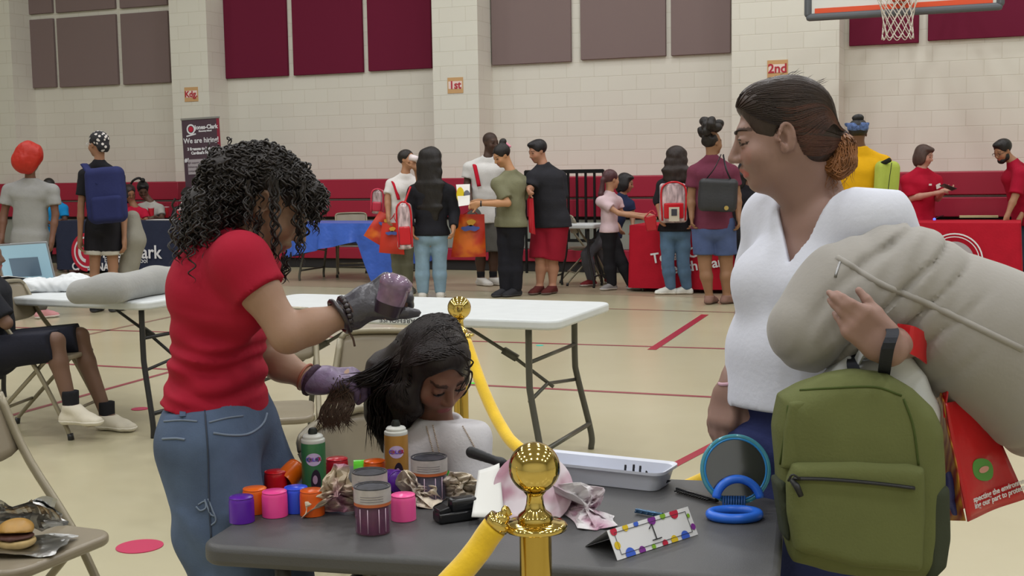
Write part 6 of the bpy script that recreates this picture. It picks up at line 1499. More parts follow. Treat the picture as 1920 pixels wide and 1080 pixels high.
# curly hair
M_curl = mat('hair_black_curl', '211b19', rough=.55, var=.35, vscale=40, spec=.5)
b = SDF(.0065, .02)
b.ell(H.w(0, -.02, .036), V(.078, .094, .078), H.R); b.ell(H.w(0, -.065, -.01), V(.072, .045, .075), H.R); b.ell(H.w(0, .045, .074), V(.06, .045, .03), H.R)
for s_ in (-1, 1): b.ell(H.w(.085 * s_, .012, -.03), V(.03, .05, .06), H.R, k=.01, mode='sub')
b.ell(H.w(0, .105, -.035), V(.09, .085, .095), H.R, k=.01, mode='sub')
b.chain([H.w(0, -.10, .0), P(400, 400, 2.60), P(382, 440, 2.60)], [.06, .045, .025], k=.04)
b.disp.append(lambda x, y, z: .007 * sines(x, y, z, 70, 3, 3) + .003 * sines(x, y, z, 170, 9, 2)); o_hc = b.build('hair', M_curl, root)
rg = random.Random(11); ps = []; rs = []
def curl(p0, d0, L, R_, turns, th, sag=1.0):
    n_ = int(turns * 9) + 6; p = np.array(p0, float); d = nrm(d0); out = []; ph = rg.uniform(0, 6.28); hand_ = rg.choice((-1, 1))
    for i in range(n_):
        u = i / (n_ - 1); d = nrm(d + V(0, 0, -.28 * sag)); p = p + d * L / n_
        a = nrm(np.cross(d, V(.3, .9, .1))); c_ = np.cross(d, a); rr_ = R_ * min(1, u * 4) * (1 - .25 * u)
        out.append(p + rr_ * (math.cos(ph + hand_ * turns * 6.28 * u) * a + math.sin(ph + hand_ * turns * 6.28 * u) * c_))
    ps.append(np.array(out)); rs.append(th)
for i in range(1100):
    th = rg.uniform(0, 6.283); ph = math.acos(rg.uniform(-.45, 1)); n_ = V(math.sin(ph) * math.cos(th), math.sin(ph) * math.sin(th), math.cos(ph))
    if n_[1] > .15 and n_[2] < .45: continue
    if n_[1] > -.25 and n_[2] < .22: continue
    p = H.w(.086 * n_[0], -.02 + .101 * n_[1], .038 + .086 * n_[2]); d_ = H.R @ n_
    top = d_[2] > .4; p = snap(o_hc, [p], -.002)[0]
    L = rg.uniform(.02, .05) if top else rg.uniform(.04, .09)
    curl(p, d_ * (.7 if top else .5) + V(rg.uniform(-.8, .8) if top else -.2 * (n_[1] < 0), rg.uniform(-.3, .3), -.15), L, rg.uniform(.004, .009), rg.uniform(1.8, 3.4), rg.uniform(.0013, .0024), 1.0)
vv = [np.array(v.co) for v in o_hc.data.vertices]
for i in range(800):
    p = vv[rg.randrange(len(vv))]; q_ = H.loc(p)
    if q_[1] > -.03 and q_[2] < .06: continue
    d_ = nrm(p - H.w(0, -.03, .02)); curl(p, d_ * .6 + V(rg.uniform(-.6, .6), rg.uniform(-.4, .4), 0), rg.uniform(.02, .06), rg.uniform(.004, .008), rg.uniform(1.6, 3), rg.uniform(.0013, .0024), 1.0)
for i in range(620):     # mass behind the neck and shoulder
    u = rg.random(); c_ = P(425 - 50 * u, 345 + 75 * u, 2.60); p = c_ + V(rg.gauss(0, .021), rg.gauss(0, .05), rg.gauss(0, .026)); curl(p, V(-.5, rg.uniform(-.4, .4), -.7), rg.uniform(.05, .11), rg.uniform(.005, .010), rg.uniform(2, 3.6), rg.uniform(.0013, .0024), .7)
for x0, y0, x1, y1, dy, n_ in ((484, 400, 478, 450, -.08, 7), (514, 330, 519, 500, -.09, 8), (544, 360, 548, 440, -.06, 2), (566, 345, 556, 490, -.04, 8), (585, 345, 582, 420, .0, 14), (468, 340, 468, 430, -.09, 12), (588, 370, 590, 430, .0, 6), (538, 470, 528, 520, -.04, 7), (575, 420, 562, 445, -.02, 4)):
    for j in range(n_):
        a = P(x0 + rg.uniform(-9, 9), y0 + rg.uniform(-8, 8), 2.60 + dy + rg.uniform(-.02, .02)); e = P(x1 + rg.uniform(-9, 9), y1 + rg.uniform(-14, 14), 2.60 + dy + rg.uniform(-.02, .02))
        L = np.linalg.norm(e - a); curl(a, e - a, L, rg.uniform(.004, .008), L * rg.uniform(24, 34), rg.uniform(.0013, .0024), .1)
strands('hair_curls', ps, rs, M_curl, root, n=5)
settle(root, ((an_[0] + af[0]) / 2, 2.64, 0))
# cup of purple colour in her glove
tip = wrn + dn * .085 - nb * .03; axc = nrm(V(.32, -.08, .95)); r_ = np.cross(axc, V(0, 1, 0)); Rc = np.stack([nrm(r_), np.cross(axc, nrm(r_)), axc], 1)
t = thing('colour_cup', 'clear cup of purple hair colour held in the black glove', 'cup'); c = P(735, 556, 2.475)
MB().lathe([(0, -.036), (.027, -.036), (.030, -.012), (.0, -.012)], c, 24, R=Rc).build('dark_base', plas('2c1f2c', .3), t, smooth=False, auto=40)
MB().lathe([(.029, -.012), (.032, .022), (.034, .024), (.032, .036), (.018, .044), (0, .046)], c, 24, R=Rc).build('clear_lid', mat('clear_violet', 'b79ab8', rough=.08, trans=.6, var=.25, vscale=40), t, smooth=True)
MB().lathe([(0, -.012), (.027, -.012), (.028, .012), (0, .014)], c, 24, R=Rc).build('purple_cream', mat('cream_violet', '7a3a68', rough=.4, var=.3, vscale=50), t, smooth=True); settle(t, tuple(c))

# ================================================================== CHILD
root = thing('person', 'long haired child in a white blouse sitting with head bowed behind the jars', 'person')
SK2 = '7f5a4c'
H2 = H = Frame(P(816, 690, 2.76), 36, 39, 8, .83)
nk = P(820, 797, 2.80); shl = P(768, 822, 2.84); shr = P(874, 826, 2.72); hp = V(P(790, 900, 2.84)[0], 2.86, .53); ch = nk * .6 + hp * .4; wa = nk * .3 + hp * .7
tf = yawdir(45); lat = np.cross(tf, V(0, 0, 1)); lat = lat if lat[0] > 0 else -lat; up = nrm(nk - hp)
ell_ = shl + V(-.02, -.06, -.20); elr = shr + V(.03, -.06, -.20); wl = ell_ + V(.09, -.14, -.03); wr_ = elr + V(.02, -.16, -.03)
kl = hp - lat * .07 + tf * .36; kr = hp + lat * .07 + tf * .36; al = V(kl[0], kl[1], .10); ar = V(kr[0], kr[1], .10)
b = SDF(.0055, .02); hz = H.c; b.fine = [(2, hz[2] - .13, hz[2] + .09, .52), (0, hz[0] - .07, hz[0] + .11, .52), (1, hz[1] - .12, hz[1] + .06, .6)]
head_prims(b, H, True, fat=.006, jaw=.94, nose=.8); lids(b, H)
b.ell(H.w(0, .068, -.055), V(.03, .02, .02) * .88, H.R, k=.02)
b.cone(nk - up * .02, H.w(0, -.02, -.05), .042, .042, k=.03)
b.cone(nk - up * .05, ch, .05, .07, lat=lat, sl=1.4, k=.03); b.cone(ch, hp, .07, .075, lat=lat, sl=1.4, k=.03)
for s_, e_, w_ in ((shl, ell_, wl), (shr, elr, wr_)):
    s_b = s_ - V(0, 0, .016); b.cone(nk - up * .03, s_b, .033, .030, k=.02); b.chain([s_b, e_], [.031, .027]); b.chain([e_, w_], [.028, .019]); hand(b, w_, nrm(w_ - e_), V(0, 0, 1), .7, 1 if s_ is shl else -1)
for h_, k_, a_ in ((hp - lat * .06, kl, al), (hp + lat * .06, kr, ar)): b.chain([h_, k_], [.062, .045]); b.chain([k_, a_], [.043, .03]); foot(b, a_, tf, .75)
o_b2 = b.build('body', skinm(SK2, True), root, head_color(H, SK2, False, brow='1e1512', lip='8a4a4c'))
eyes_for(H, root, M_eye, '20140f')
for s in (-1, 1):
    MB().tube([H.w(.032 * s + .0150 * math.cos(t), .0930 - .004 * abs(math.cos(t)) ** 2, .0035 - .0035 * math.sin(t)) for t in np.linspace(0, math.pi, 9)], .0015, 5).build('eyelashes', mat('lash', '17100e'), root, smooth=True)
    ps = [H.w((.014 + .034 * u) * s, .0945 - .020 * u ** 2, .021 + .006 * math.sin(u * 2.4)) for u in np.linspace(0, 1, 7)]
    ps = snap(o_b2, ps, .0006); MB().tube(ps, [.0008, .0013, .0016, .0016, .0014, .0010, .0006], 6, flat=.5).build('eyebrow', mat('brow', '2c1f1a'), root, smooth=True)
b = SDF(.006, .02); t = .014
b.cone(nk - up * .045, ch, .055 + t, .078 + t, lat=lat, sl=1.4, k=.03); b.cone(ch, hp, .078 + t, .10 + t, lat=lat, sl=1.45, k=.03)
for s_, e_ in ((shl, ell_), (shr, elr)): b.cone(nk - up * .015, s_, .038 + t, .036 + t, k=.03); b.cone(s_, ch, .036 + t, .06 + t, k=.03); b.cone(s_, e_, .036 + t, .042 + t, k=.02, capb=True)
b.ell(nk + V(0, 0, .045) + tf * .01, V(.050, .050, .052), k=.01, mode='sub'); b.cut(nk + V(0, 0, .022), V(0, 0, 1)); b.cut(hp - up * .06, -up)
b.disp.append(lambda x, y, z: .004 * sines(x, y, z, 34, 8, 3, (1, 1, .5)) + .0015 * sines(x, y, z, 110, 9, 2, (1, 1, .4)))
o_bl = b.build('blouse', cloth('cbc9cc', 'bl', bump=.25, bscale=160, var=.04), root)
for pts in ([(800, 800), (808, 830), (818, 865)], [(812, 798), (820, 830), (828, 862)], [(868, 800), (885, 830), (900, 860)]):
    q = hits(o_bl, pts, .001, 22)
    if len(q) > 5:
        mb = MB()
        for p in q: mb.lathe([(0, -.0022), (.0022, 0), (0, .0022)], p, 6)
        mb.build('lace_trim', mat('lace', 'b8a898', rough=.8), root)
b = SDF(.009, .02)
for h_, k_, a_ in ((hp - lat * .06, kl, al), (hp + lat * .06, kr, ar)): b.chain([h_, k_], [.075, .058]); b.chain([k_, a_ + V(0, 0, .06)], [.056, .045])
b.cone(hp, hp + up * .08, .09, .085, lat=lat, sl=1.4); b.build('trousers', cloth('3a3f52', 'k'), root)
for a_ in (al, ar):
    b = SDF(.008, .015); foot(b, a_, tf, .75, .008); b.cut(V(0, 0, .002), V(0, 0, -1)); b.cut(a_ + V(0, 0, .015), V(0, 0, 1)); b.build('shoe', cloth('8a8684', 's'), root)
# long dark hair, a lock pulled towards the stylist's hand
M_hd = mat('hair_dark', '241d1c', rough=.5, var=.3, vscale=25, bump=.4, bscale=200, spec=.35, aniso=(1, 1, .3)); k = .83
b = SDF(.006, .02)
b.ell(H.w(0, -.018, .036), V(.086, .104, .088) * k, H.R); b.ell(H.w(0, -.06, -.02), V(.088, .075, .10) * k, H.R)
for s in (-1, 1): b.ell(H.w(.072 * s, .005, -.02), V(.024, .055, .07) * k, H.R)
b.ell(H.w(0, .035, .078), V(.065, .05, .035) * k, H.R)
b.chain([H.w(-.05, -.08, .02), P(735, 700, 2.84), P(728, 770, 2.86), P(735, 835, 2.88)], [.050, .050, .048, .028], lat=V(1, .2, 0), sl=1.0, k=.04)
b.chain([H.w(-.07, -.03, -.03), P(765, 745, 2.74), P(758, 790, 2.76)], [.042, .038, .02], k=.03)
b.ell(H.w(.012, .103, -.022), V(.064, .085, .100) * k, H.R, k=.01, mode='sub')
b.disp.append(lambda x, y, z: .004 * sines(x, y, z, 60, 6, 3) + .002 * sines(x, y, z, 150, 9, 2)); o_hk = b.build('hair', M_hd, root)
rg = random.Random(5); ps = []; grab = P(640, 722, 2.74)
for i in range(230):     # pulled lock
    u = rg.uniform(-1, 1); w_ = rg.uniform(0, 1)
    a = H.w(-.06 * w_ + .03 * u, -.02 - .07 * w_, .13 - .05 * w_); a = snap(o_hk, [a], .001)[0]
    m1 = P(755 - 30 * w_ + 6 * u, 655 + 28 * w_, 2.80); m2 = P(705 + 3 * u, 690 + 22 * w_ + 8 * u, 2.77); g = grab + V(rg.gauss(0, .008), rg.gauss(0, .01), rg.gauss(0, .009))
    ps.append(bez([a, m1 + V(0, rg.uniform(-.04, .04), 0), m2 + V(0, rg.uniform(-.03, .03), 0), g], 18))
for i in range(170):     # strands hanging beside the neck and down the back
    a = snap(o_hk, [H.w(rg.uniform(-.09, .03), rg.uniform(-.09, .0), rg.uniform(-.02, .09))], .001)[0]
    x1 = rg.uniform(695, 775); ps.append(bez([a, P(x1 + 8, 730, rg.uniform(2.74, 2.86)), P(x1 + rg.uniform(-10, 6), 785, rg.uniform(2.76, 2.86)), P(x1 + rg.uniform(-14, 14), rg.uniform(800, 850), rg.uniform(2.78, 2.88))], 18))
for i in range(420):
    a = H.w(rg.uniform(-.08, .03), rg.uniform(-.10, -.03), rg.uniform(.04, .11)); q = bez([a, P(738 + rg.uniform(-26, 14), 655 + rg.uniform(-20, 26), 2.72), P(704 + rg.uniform(-6, 14), 725, 2.80), P(rg.uniform(698, 730), rg.uniform(760, 820), 2.84)], 20)
    ps.append(snap(o_hk, q, rg.uniform(.0005, .0028)))
for i in range(620):     # sweeping left and down over the whole mass
    u = rg.random(); a = H.w(rg.uniform(-.05, .06), rg.uniform(-.08, .07), .12)
    x1 = rg.uniform(690, 790); q = bez([a, P(770 - 40 * u + 10 * rg.random(), 660 + 40 * u, 2.70), P(x1 + 6, 735, 2.72), P(x1, 790 + 30 * rg.random(), 2.74)], 20)[int(rg.random() * 5):]
    ps.append(snap(o_hk, q, rg.uniform(.0005, .0028)))
for i in range(260):     # over the crown
    th = rg.uniform(-1.4, 1.4); a = H.w(.02 * th, .03, .135); q = bez([a, H.w(.085 * math.sin(th), -.0 - .02 * rg.random(), .05 + .07 * math.cos(th)), H.w(.10 * math.sin(th), -.04, -.01), H.w(.095 * math.sin(th), -.06, -.07)], 16); ps.append(snap(o_hk, q, rg.uniform(.0005, .002)))
strands('hair_strands', ps, .0013, M_hd, root)
ps = []
for pts in ([(868, 668), (880, 672), (886, 680), (878, 690), (870, 684)], [(872, 690), (884, 700), (882, 720), (872, 738), (862, 748)], [(862, 660), (876, 676), (878, 700), (868, 722), (856, 742)], [(866, 700), (878, 706), (880, 696), (870, 692)], [(846, 650), (868, 664), (878, 678), (876, 664)]):
    for j in range(3): ps.append(bez([P(x + rg.uniform(-2, 2), y + rg.uniform(-2, 2), 2.68) for x, y in pts], 18))
strands('curl_wisps', ps, .0011, M_hd, root, n=4)
M_hb = mat('hair_ends_brown', '4e3d33', rough=.4, var=.3, vscale=25, spec=.5)
ps = []
for i in range(150):     # loose end below the hand
    g = grab + V(rg.gauss(0, .012), rg.gauss(0, .01), rg.gauss(0, .008)); x1 = rg.uniform(598, 655)
    ps.append(bez([g, P(x1 + 10, 755, 2.73), P(x1, rg.uniform(775, 790), 2.72), P(x1 + rg.uniform(-14, 22), rg.uniform(790, 815), 2.72)], 14))
strands('hair_ends', ps, .0012, M_hb, root)
settle(root, (hp[0], hp[1], 0))

# ================================================================== BOY seated at the left table
def ex_boy(J):
    q = J['kn'][1]
    for i in (0, 1):
        a = J['an'][i]; b = SDF(.008, .01); b.cone(a - V(0, 0, .02), a + V(0, 0, .085), .042, .045, capb=True); b.build('sock', cloth('222226'), J['root'])
YB = 6.75
person('boy in a black T-shirt and shorts with white clogs seated at the left table', YB, (-30, 480), 95, 88, '6d5244', (-28, 510), [(-32, 530, -.16), (-20, 530, .16)], [(12, 606, -.18), (8, 600, .15)], [(-32, 570, -.1), (-30, 560, .1)],
       (-10, 655), [(105, 640, -.12), (150, 630, .14)], [(133, 762, -.16), (200, 765, .10)], ('222328', .86, .05, dict(t=.02)), ('23242e', .98, 1.1, dict(name='shorts', t=.03)), ('cfc8b8', 'd8d2c4'), ('short', '1c1a1a'), S=.95, g=.92, chest=0, fem=False, toes=(75, 70), extra=ex_boy, vox=.009, seated=True)
# ================================================================== BLACK TABLE AND WHAT STANDS ON IT
Z = .74
a, c = FL(366, 1022, Z), FL(1474, 905, Z); ang = -13.4; d = V(math.cos(math.radians(ang)), math.sin(math.radians(ang)), 0); n = V(-d[1], d[0], 0)
LB, WB = float(np.dot(c - a, d)), float(np.dot(c - a, n)); ctr = a + d * LB / 2 + n * WB / 2
tk = folding_table('small charcoal grey folding table with the hair colouring things', ctr, ang, LB, WB, Z, M_charcoal, M_blk_tube, th=.04, rad=.05, inset=.13, legsp=.2)
def T(px, py, h=0.0): return FL(px, py, Z + .001 + h)
def cap(px, py, colr, label, r=.0245, h=.050, lie=None, R=None):
    p = T(px, py); t = thing('spray_can_overcap', label, 'cap'); m = mat('cap_' + colr, colr, rough=.25, spec=.5, sss=0, var=.03)
    prof = [(r, 0), (r * .99, h * .80), (r * .93, h * .93), (r * .80, h), (0, h + .0005)]; inn = [(0, h - .004), (r * .78, h - .005), (r * .90, h * .8), (r * .93, 0), (r, 0)]
    R_ = np.eye(3) if R is None else R; p2 = p if R is None else p + V(0, 0, r * .98)
    MB().lathe(inn + prof[1:], p2, 28, R=R_).build('shell', m, t, smooth=False, auto=50)
    MB().tube([p2 + R_ @ V(r * .90 * math.cos(q), r * .90 * math.sin(q), h * .955) for q in np.linspace(0, 6.283, 29)[:-1]], .0016, 6, closed=True).build('rim', mat('cap_' + colr, colr), t, smooth=True)
    settle(t, tuple(p)); return t
cap(454, 977, '5a1f9c', 'purple spray cap at the front left corner of the charcoal table')
cap(479, 960, 'dd6212', 'orange spray cap standing just behind the purple one')
cap(516, 966, 'ee4a98', 'pink spray cap third from the left in the front row', r=.0255)
cap(556, 958, '2f4fd8', 'blue spray cap between the pink cap and the crumpled napkin')
cap(518, 926, 'c8141e', 'red spray cap standing behind the orange and pink caps')
cap(532, 925, 'e8690f', 'orange spray cap tipped on its side showing its opening', R=rotm((0, 0, 1), -35) @ rotm((1, 0, 0), -62))
cap(586, 964, 'd65a16', 'orange spray cap half covered by the crumpled napkin')
cap(626, 952, '3344b8', 'dark blue spray cap peeking out under the crumpled napkin', h=.03)
cap(633, 902, 'c21c30', 'red spray cap behind the crumpled napkin near the green cap', h=.052)
cap(664, 902, '5fd32a', 'bright green spray cap lying on its side', r=.0235, R=rotm((0, 0, 1), 6) @ rotm((0, 1, 0), 90))
cap(703, 905, 'e0601a', 'orange spray cap between the green cap and the gold can')
cap(733, 922, '54208c', 'purple spray cap lying behind the rear jar', R=rotm((0, 0, 1), 25) @ rotm((1, 0, 0), 80))
cap(757, 973, 'ee5a9c', 'pink spray cap right of the front purple jar')
cap(885, 893, '2a48c8', 'blue spray cap at the back beside the white napkin')
b = SDF(.003, .005); b.ell(T(845, 890, .012), V(.009, .009, .013)); tag(b.build('putty_blob', mat('putty_green', '3ac83a', rough=.4)), 'tiny green blob beside the rear jar', 'blob')
def can(px, py, c1, label, h=.118, r=.0255):
    p = T(px, py); t = thing('spray_can', label, 'spray can'); M_t = mat('tin', 'b8bab8', rough=.25, metal=.8)
    MB().lathe([(0, 0), (r, 0), (r, .004)], p, 32).build('base_rim', M_t, t, smooth=False, auto=40)
    MB().lathe([(r, .004), (r, h - .012), (r * .96, h - .006)], p, 32).build('can_body', mat('can_' + c1, c1, rough=.3, metal=.2), t, smooth=True)
    MB().lathe([(r * .97, h - .008), (r * 1.0, h - .005), (r * .97, h - .001), (r * .84, h + .001), (r * .84, h + .005), (r * .74, h + .008), (r * .4, h + .010), (0, h + .010)], p, 32).build('collar', mat('collar_white', 'd0d2cc', rough=.35), t, smooth=False, auto=40)
    MB().lathe([(r * .38, h + .009), (r * .38, h + .016), (r * .28, h + .022), (0, h + .022)], p, 20).build('nozzle', plas('1f2421', .4), t, smooth=False, auto=40)
    f = nrm(CAM - p); f[2] = 0; f = nrm(f); s_ = np.cross(V(0, 0, 1), f)
    def wrap(cx, cz, rx, rz, m, nm, off=.0006, nn=36):
        v = []; 
        for k in range(nn):
            q = 6.2832 * k / nn; u = (cx + rx * math.cos(q)) / r; v.append(p + (r + off) * (math.sin(u) * s_ + math.cos(u) * f) + V(0, 0, cz + rz * math.sin(q)))
        u = cx / r; v.append(p + (r + off + .0004) * (math.sin(u) * s_ + math.cos(u) * f) + V(0, 0, cz))
        return MB().add(v, [(k, (k + 1) % nn, nn) for k in range(nn)]).build(nm, m, t, smooth=True)
    wrap(.0, h * .66, .0165, .0135, mat('label_lilac', 'c9b4d8', rough=.4), 'label_oval')
    u0 = p + (r + .0014) * f + V(0, 0, h * .66)
    for k, (ch_, cc_) in enumerate(zip('COLOR', ('5a55c0', 'a04aa8', '5a55c0', '7a4ab0', 'b02a50'))):
        uu = (-.0125 + .0063 * k) / r; q = p + (r + .0012) * (math.sin(uu) * s_ + math.cos(uu) * f) + V(0, 0, h * .66); rr_ = math.cos(uu) * s_ - math.sin(uu) * f
        text('label_text', ch_, q, .0105, mat('ink_' + cc_, cc_), t, rr_, V(0, 0, 1), thick=.0004, off=.0004)
    wrap(.004, h * .26, .0105, .026, mat('print_hair', '2a1f2e', rough=.4), 'portrait_hair'); wrap(.002, h * .30, .0048, .0095, mat('print_face', 'b08fa8', rough=.4), 'portrait_face', off=.0014)
    settle(t, tuple(p)); return t
can(590, 925, '3f7a4e', 'green hair colour spray can with black nozzle at the left'); can(745, 912, 'b0803c', 'gold hair colour spray can with black nozzle beside the child', h=.122)
def jar(px, py, label, h=.088, r=.0335, fill='5e2046'):
    p = T(px, py); t = thing('colour_jar', label, 'jar'); hb = h * .62
    MB().lathe([(0, .002), (r * .90, .002), (r * .90, hb), (0, hb)], p, 32).build('contents', mat('gel_' + fill, fill, rough=.35, var=.35, vscale=35), t, smooth=False, auto=40)
    MB().lathe([(0, 0), (r * .96, 0), (r, .004), (r, hb + .002), (r * .96, hb + .003)], p, 32).build('glass', mat('jar_clear', 'c8a8c4', rough=.06, trans=.85, alpha=.45), t, smooth=True)
    for q in (-.8, -.3, .35, .8):
        f = nrm(CAM - p); s_ = np.cross(V(0, 0, 1), f); e = p + (r + .0006) * (math.cos(q) * nrm(V(f[0], f[1], 0)) + math.sin(q) * s_)
        MB().tube([e + V(0, 0, .006), e + V(0, 0, hb - .004)], .0009, 5).build('ridge', mat('jar_ridge', 'd4b8cc', rough=.2), t, smooth=True)
    MB().lathe([(r * 1.04, hb), (r * 1.04, hb + .007), (r * .8, hb + .007)], p, 32).build('orange_band', mat('band_orange', 'b8643c', rough=.4), t, smooth=False, auto=40)
    MB().lathe([(r * 1.05, hb + .006), (r * 1.05, h - .001), (r * .9, h - .001)], p, 32).build('lid_side', mat('lid_white', 'b0aaa8', rough=.4, var=.12, vscale=60), t, smooth=False, auto=40)
    MB().lathe([(r * 1.05, h - .003), (r * 1.04, h + .001), (r * .94, h + .001), (r * .92, h - .002), (0, h - .002)], p, 32).build('lid_top', mat('lid_dark', '3a3a40', rough=.3, var=.5, vscale=60), t, smooth=False, auto=40)
    for zz in (hb + .011, hb + .0155, hb + .020):
        f = nrm(V(*(CAM - p)[:2], 0)); s_ = np.cross(V(0, 0, 1), f)
        MB().tube([p + (r * 1.053) * (math.cos(q) * f + math.sin(q) * s_) + V(0, 0, zz) for q in np.linspace(-.7, .6, 12)], .0005, 4).build('fine_print', mat('ink_grey', '6a6468'), t)
    settle(t, tuple(p)); return t
jar(700, 997, 'purple hair gel jar with dark lid, frontmost on the charcoal table'); jar(695, 966, 'jar with dark lid standing right behind the frontmost purple jar'); jar(806, 935, 'jar with black lid and orange band at the back near the blouse', fill='4a5564', r=.036)
# crumpled napkins
def napkin_mat(c, c2):
    m = bpy.data.materials.new('napkin_' + c); m.use_nodes = True; N = m.node_tree.nodes; L = m.node_tree.links; bs = N['Principled BSDF']; tc = N.new('ShaderNodeTexCoord')
    w_ = N.new('ShaderNodeTexNoise'); w_.inputs['Scale'].default_value = 14; L.new(tc.outputs['Object'], w_.inputs[0]); r_ = N.new('ShaderNodeValToRGB'); r_.color_ramp.elements[0].position = .45; r_.color_ramp.elements[1].position = .62
    r_.color_ramp.elements[0].color = lin(c) + (1,); r_.color_ramp.elements[1].color = lin(c2) + (1,); L.new(w_.outputs[0], r_.inputs[0]); L.new(r_.outputs[0], bs.inputs[0]); bs.inputs['Roughness'].default_value = .9; return m
M_nb = napkin_mat('cfc0aa', 'b8809c'); M_nb2 = napkin_mat('d8ccb8', 'b4a8a2'); M_nw = napkin_mat('d4d0d2', 'b08a9c'); M_nww = napkin_mat('e0dedc', 'd0ccd0')
def crumpled(label, pts, Y0, hgt, m, seed, name='napkin', th=.022):
    """a creased napkin: folded sheet through picture corners (px, py, height above the table)"""
    rg = np.random.RandomState(seed); q = [T(x, y, h_) if h_ <= .002 else P(x, y, Y0 + (h_ - .03) * .0) for x, y, h_ in pts]
    ctr_ = np.mean(q, 0); cs = [ctr_] ; n_ = len(q); mb = MB(); v = []; nr = 9; na = 44
    for i in range(nr + 1):
        f = i / nr
        for k in range(na):
            u = k / na * n_; i0 = int(u) % n_; fr = u - int(u); e = q[i0] * (1 - fr) + q[(i0 + 1) % n_] * fr
            p = ctr_ * (1 - f) + e * f; am = th * (1 - .3 * f)
            w_ = am * (abs(math.sin(2.3 * u + 3.1 * f + seed)) + .6 * abs(math.sin(4.1 * u - f * 5 + 2 * seed)) - .6) + rg.uniform(-.0014, .0014)
            p = p + V(.25 * am * math.sin(5 * u + seed + 3 * f), -w_, .35 * w_ * (f > .05)); p[2] = max(p[2], Z + .002); v.append(p)
    f_ = [(i * na + k, i * na + (k + 1) % na, (i + 1) * na + (k + 1) % na, (i + 1) * na + k) for i in range(nr) for k in range(na)]
    o = mb.add(v, f_).build(name, m); o.modifiers.new('s', 'SOLIDIFY').thickness = .0012; return tag(o, label, 'napkin')
crumpled('beige and pink stained crumpled napkin among the spray caps', [(567, 972, 0), (578, 940, .03), (606, 912, .04), (622, 872, .07), (650, 870, .07), (660, 905, .05), (690, 925, .03), (694, 955, 0), (640, 962, 0), (600, 958, 0)], 2.42, .05, M_nb, 3)
crumpled('pale beige crumpled napkin right of the rear jar', [(738, 925, 0), (750, 885, .04), (765, 880, .05), (785, 905, .03), (820, 915, .03), (828, 940, 0), (810, 955, 0), (785, 950, 0), (755, 935, 0)], 2.50, .05, M_nb2, 5)
crumpled('beige crumpled napkin under the green blob', [(818, 905, .02), (845, 885, .035), (880, 888, .035), (902, 905, .02), (898, 930, 0), (860, 938, 0), (830, 930, 0)], 2.52, .04, M_nb2, 8)
crumpled('lavender stained crumpled tissue behind the gold ball', [(1035, 910, .03), (1085, 905, .04), (1130, 915, .03), (1134, 932, .01), (1112, 960, 0), (1150, 968, 0), (1155, 985, 0), (1120, 995, 0), (1085, 990, 0), (1060, 965, 0), (1050, 940, 0)], 2.36, .04, M_nw, 6, th=.018)
# white napkin leaning, paper plate
t = thing('folded_napkin', 'flat white folded napkin standing against the plates', 'napkin'); q = [P(898, 884, 2.46), P(936, 870, 2.47), P(944, 968, 2.35), P(884, 970, 2.33)]
MB().sheet(lambda u, v_: lerp4(q, u, v_) + V(0, -.006 * math.sin(3.1 * u), 0), 10, 12).build('sheet', mat('napkin_white', 'dcdcd8', rough=.9), t, smooth=True).modifiers.new('s', 'SOLIDIFY').thickness = .003; settle(t, tuple(q[3]))
t = thing('paper_plate', 'pinkish stained paper plate leaning behind the gold ball', 'plate'); pc = P(1000, 922, 2.42); Rp = frame3(0, -62)
MB().lathe([(0, .002), (.055, .002), (.060, .006), (.078, .016), (.079, .0145), (.061, .004), (.055, 0), (0, 0)], pc, 40, R=np.stack([V(1, 0, 0), V(0, .60, .80), V(0, -.80, .60)], 1)).build('plate', napkin_mat('d6ccd2', 'b08494'), t, smooth=True); settle(t, (pc[0], pc[1], Z))
t = thing('hair_brush', 'hair brush with a black handle lying across the plates and tray', 'brush'); h0, h1 = P(884, 848, 2.52), P(940, 868, 2.50)
b = SDF(.003, .01); b.cone(h0, h1, .0125, .009, lat=V(0, 1, 0), sl=.6); b.cone(h1, P(952, 872, 2.50), .010, .006); b.build('handle', plas('242528', .4), t)
b = SDF(.003, .01); b.cone(P(945, 872, 2.50), P(985, 905, 2.47), .010, .022, lat=V(0, 1, 0), sl=.5); b.build('head', plas('8a7a98', .4), t); settle(t, tuple(h1))
t = thing('tape_dispenser', 'glossy black tape dispenser in front of the crumpled napkins', 'dispenser'); c = T(856, 974)
Rb = np.stack([nrm(V(.9, .42, 0)), nrm(V(-.42, .9, 0)), V(0, 0, 1)], 1); M_bk = plas('17181b', .25)
MB().box(c + V(0, 0, .010), (.085, .040, .020), Rb).build('base', M_bk, t, bevel=.004); b = SDF(.003, .008); b.rbox(c + V(.012, .004, .030), V(.028, .016, .014), .008, Rb); b.build('holder', M_bk, t); MB().box(c + Rb @ V(-.03, 0, .024), (.022, .034, .010), Rb @ rotm((0, 1, 0), -14)).build('cutter', M_bk, t, bevel=.002); settle(t, tuple(c))
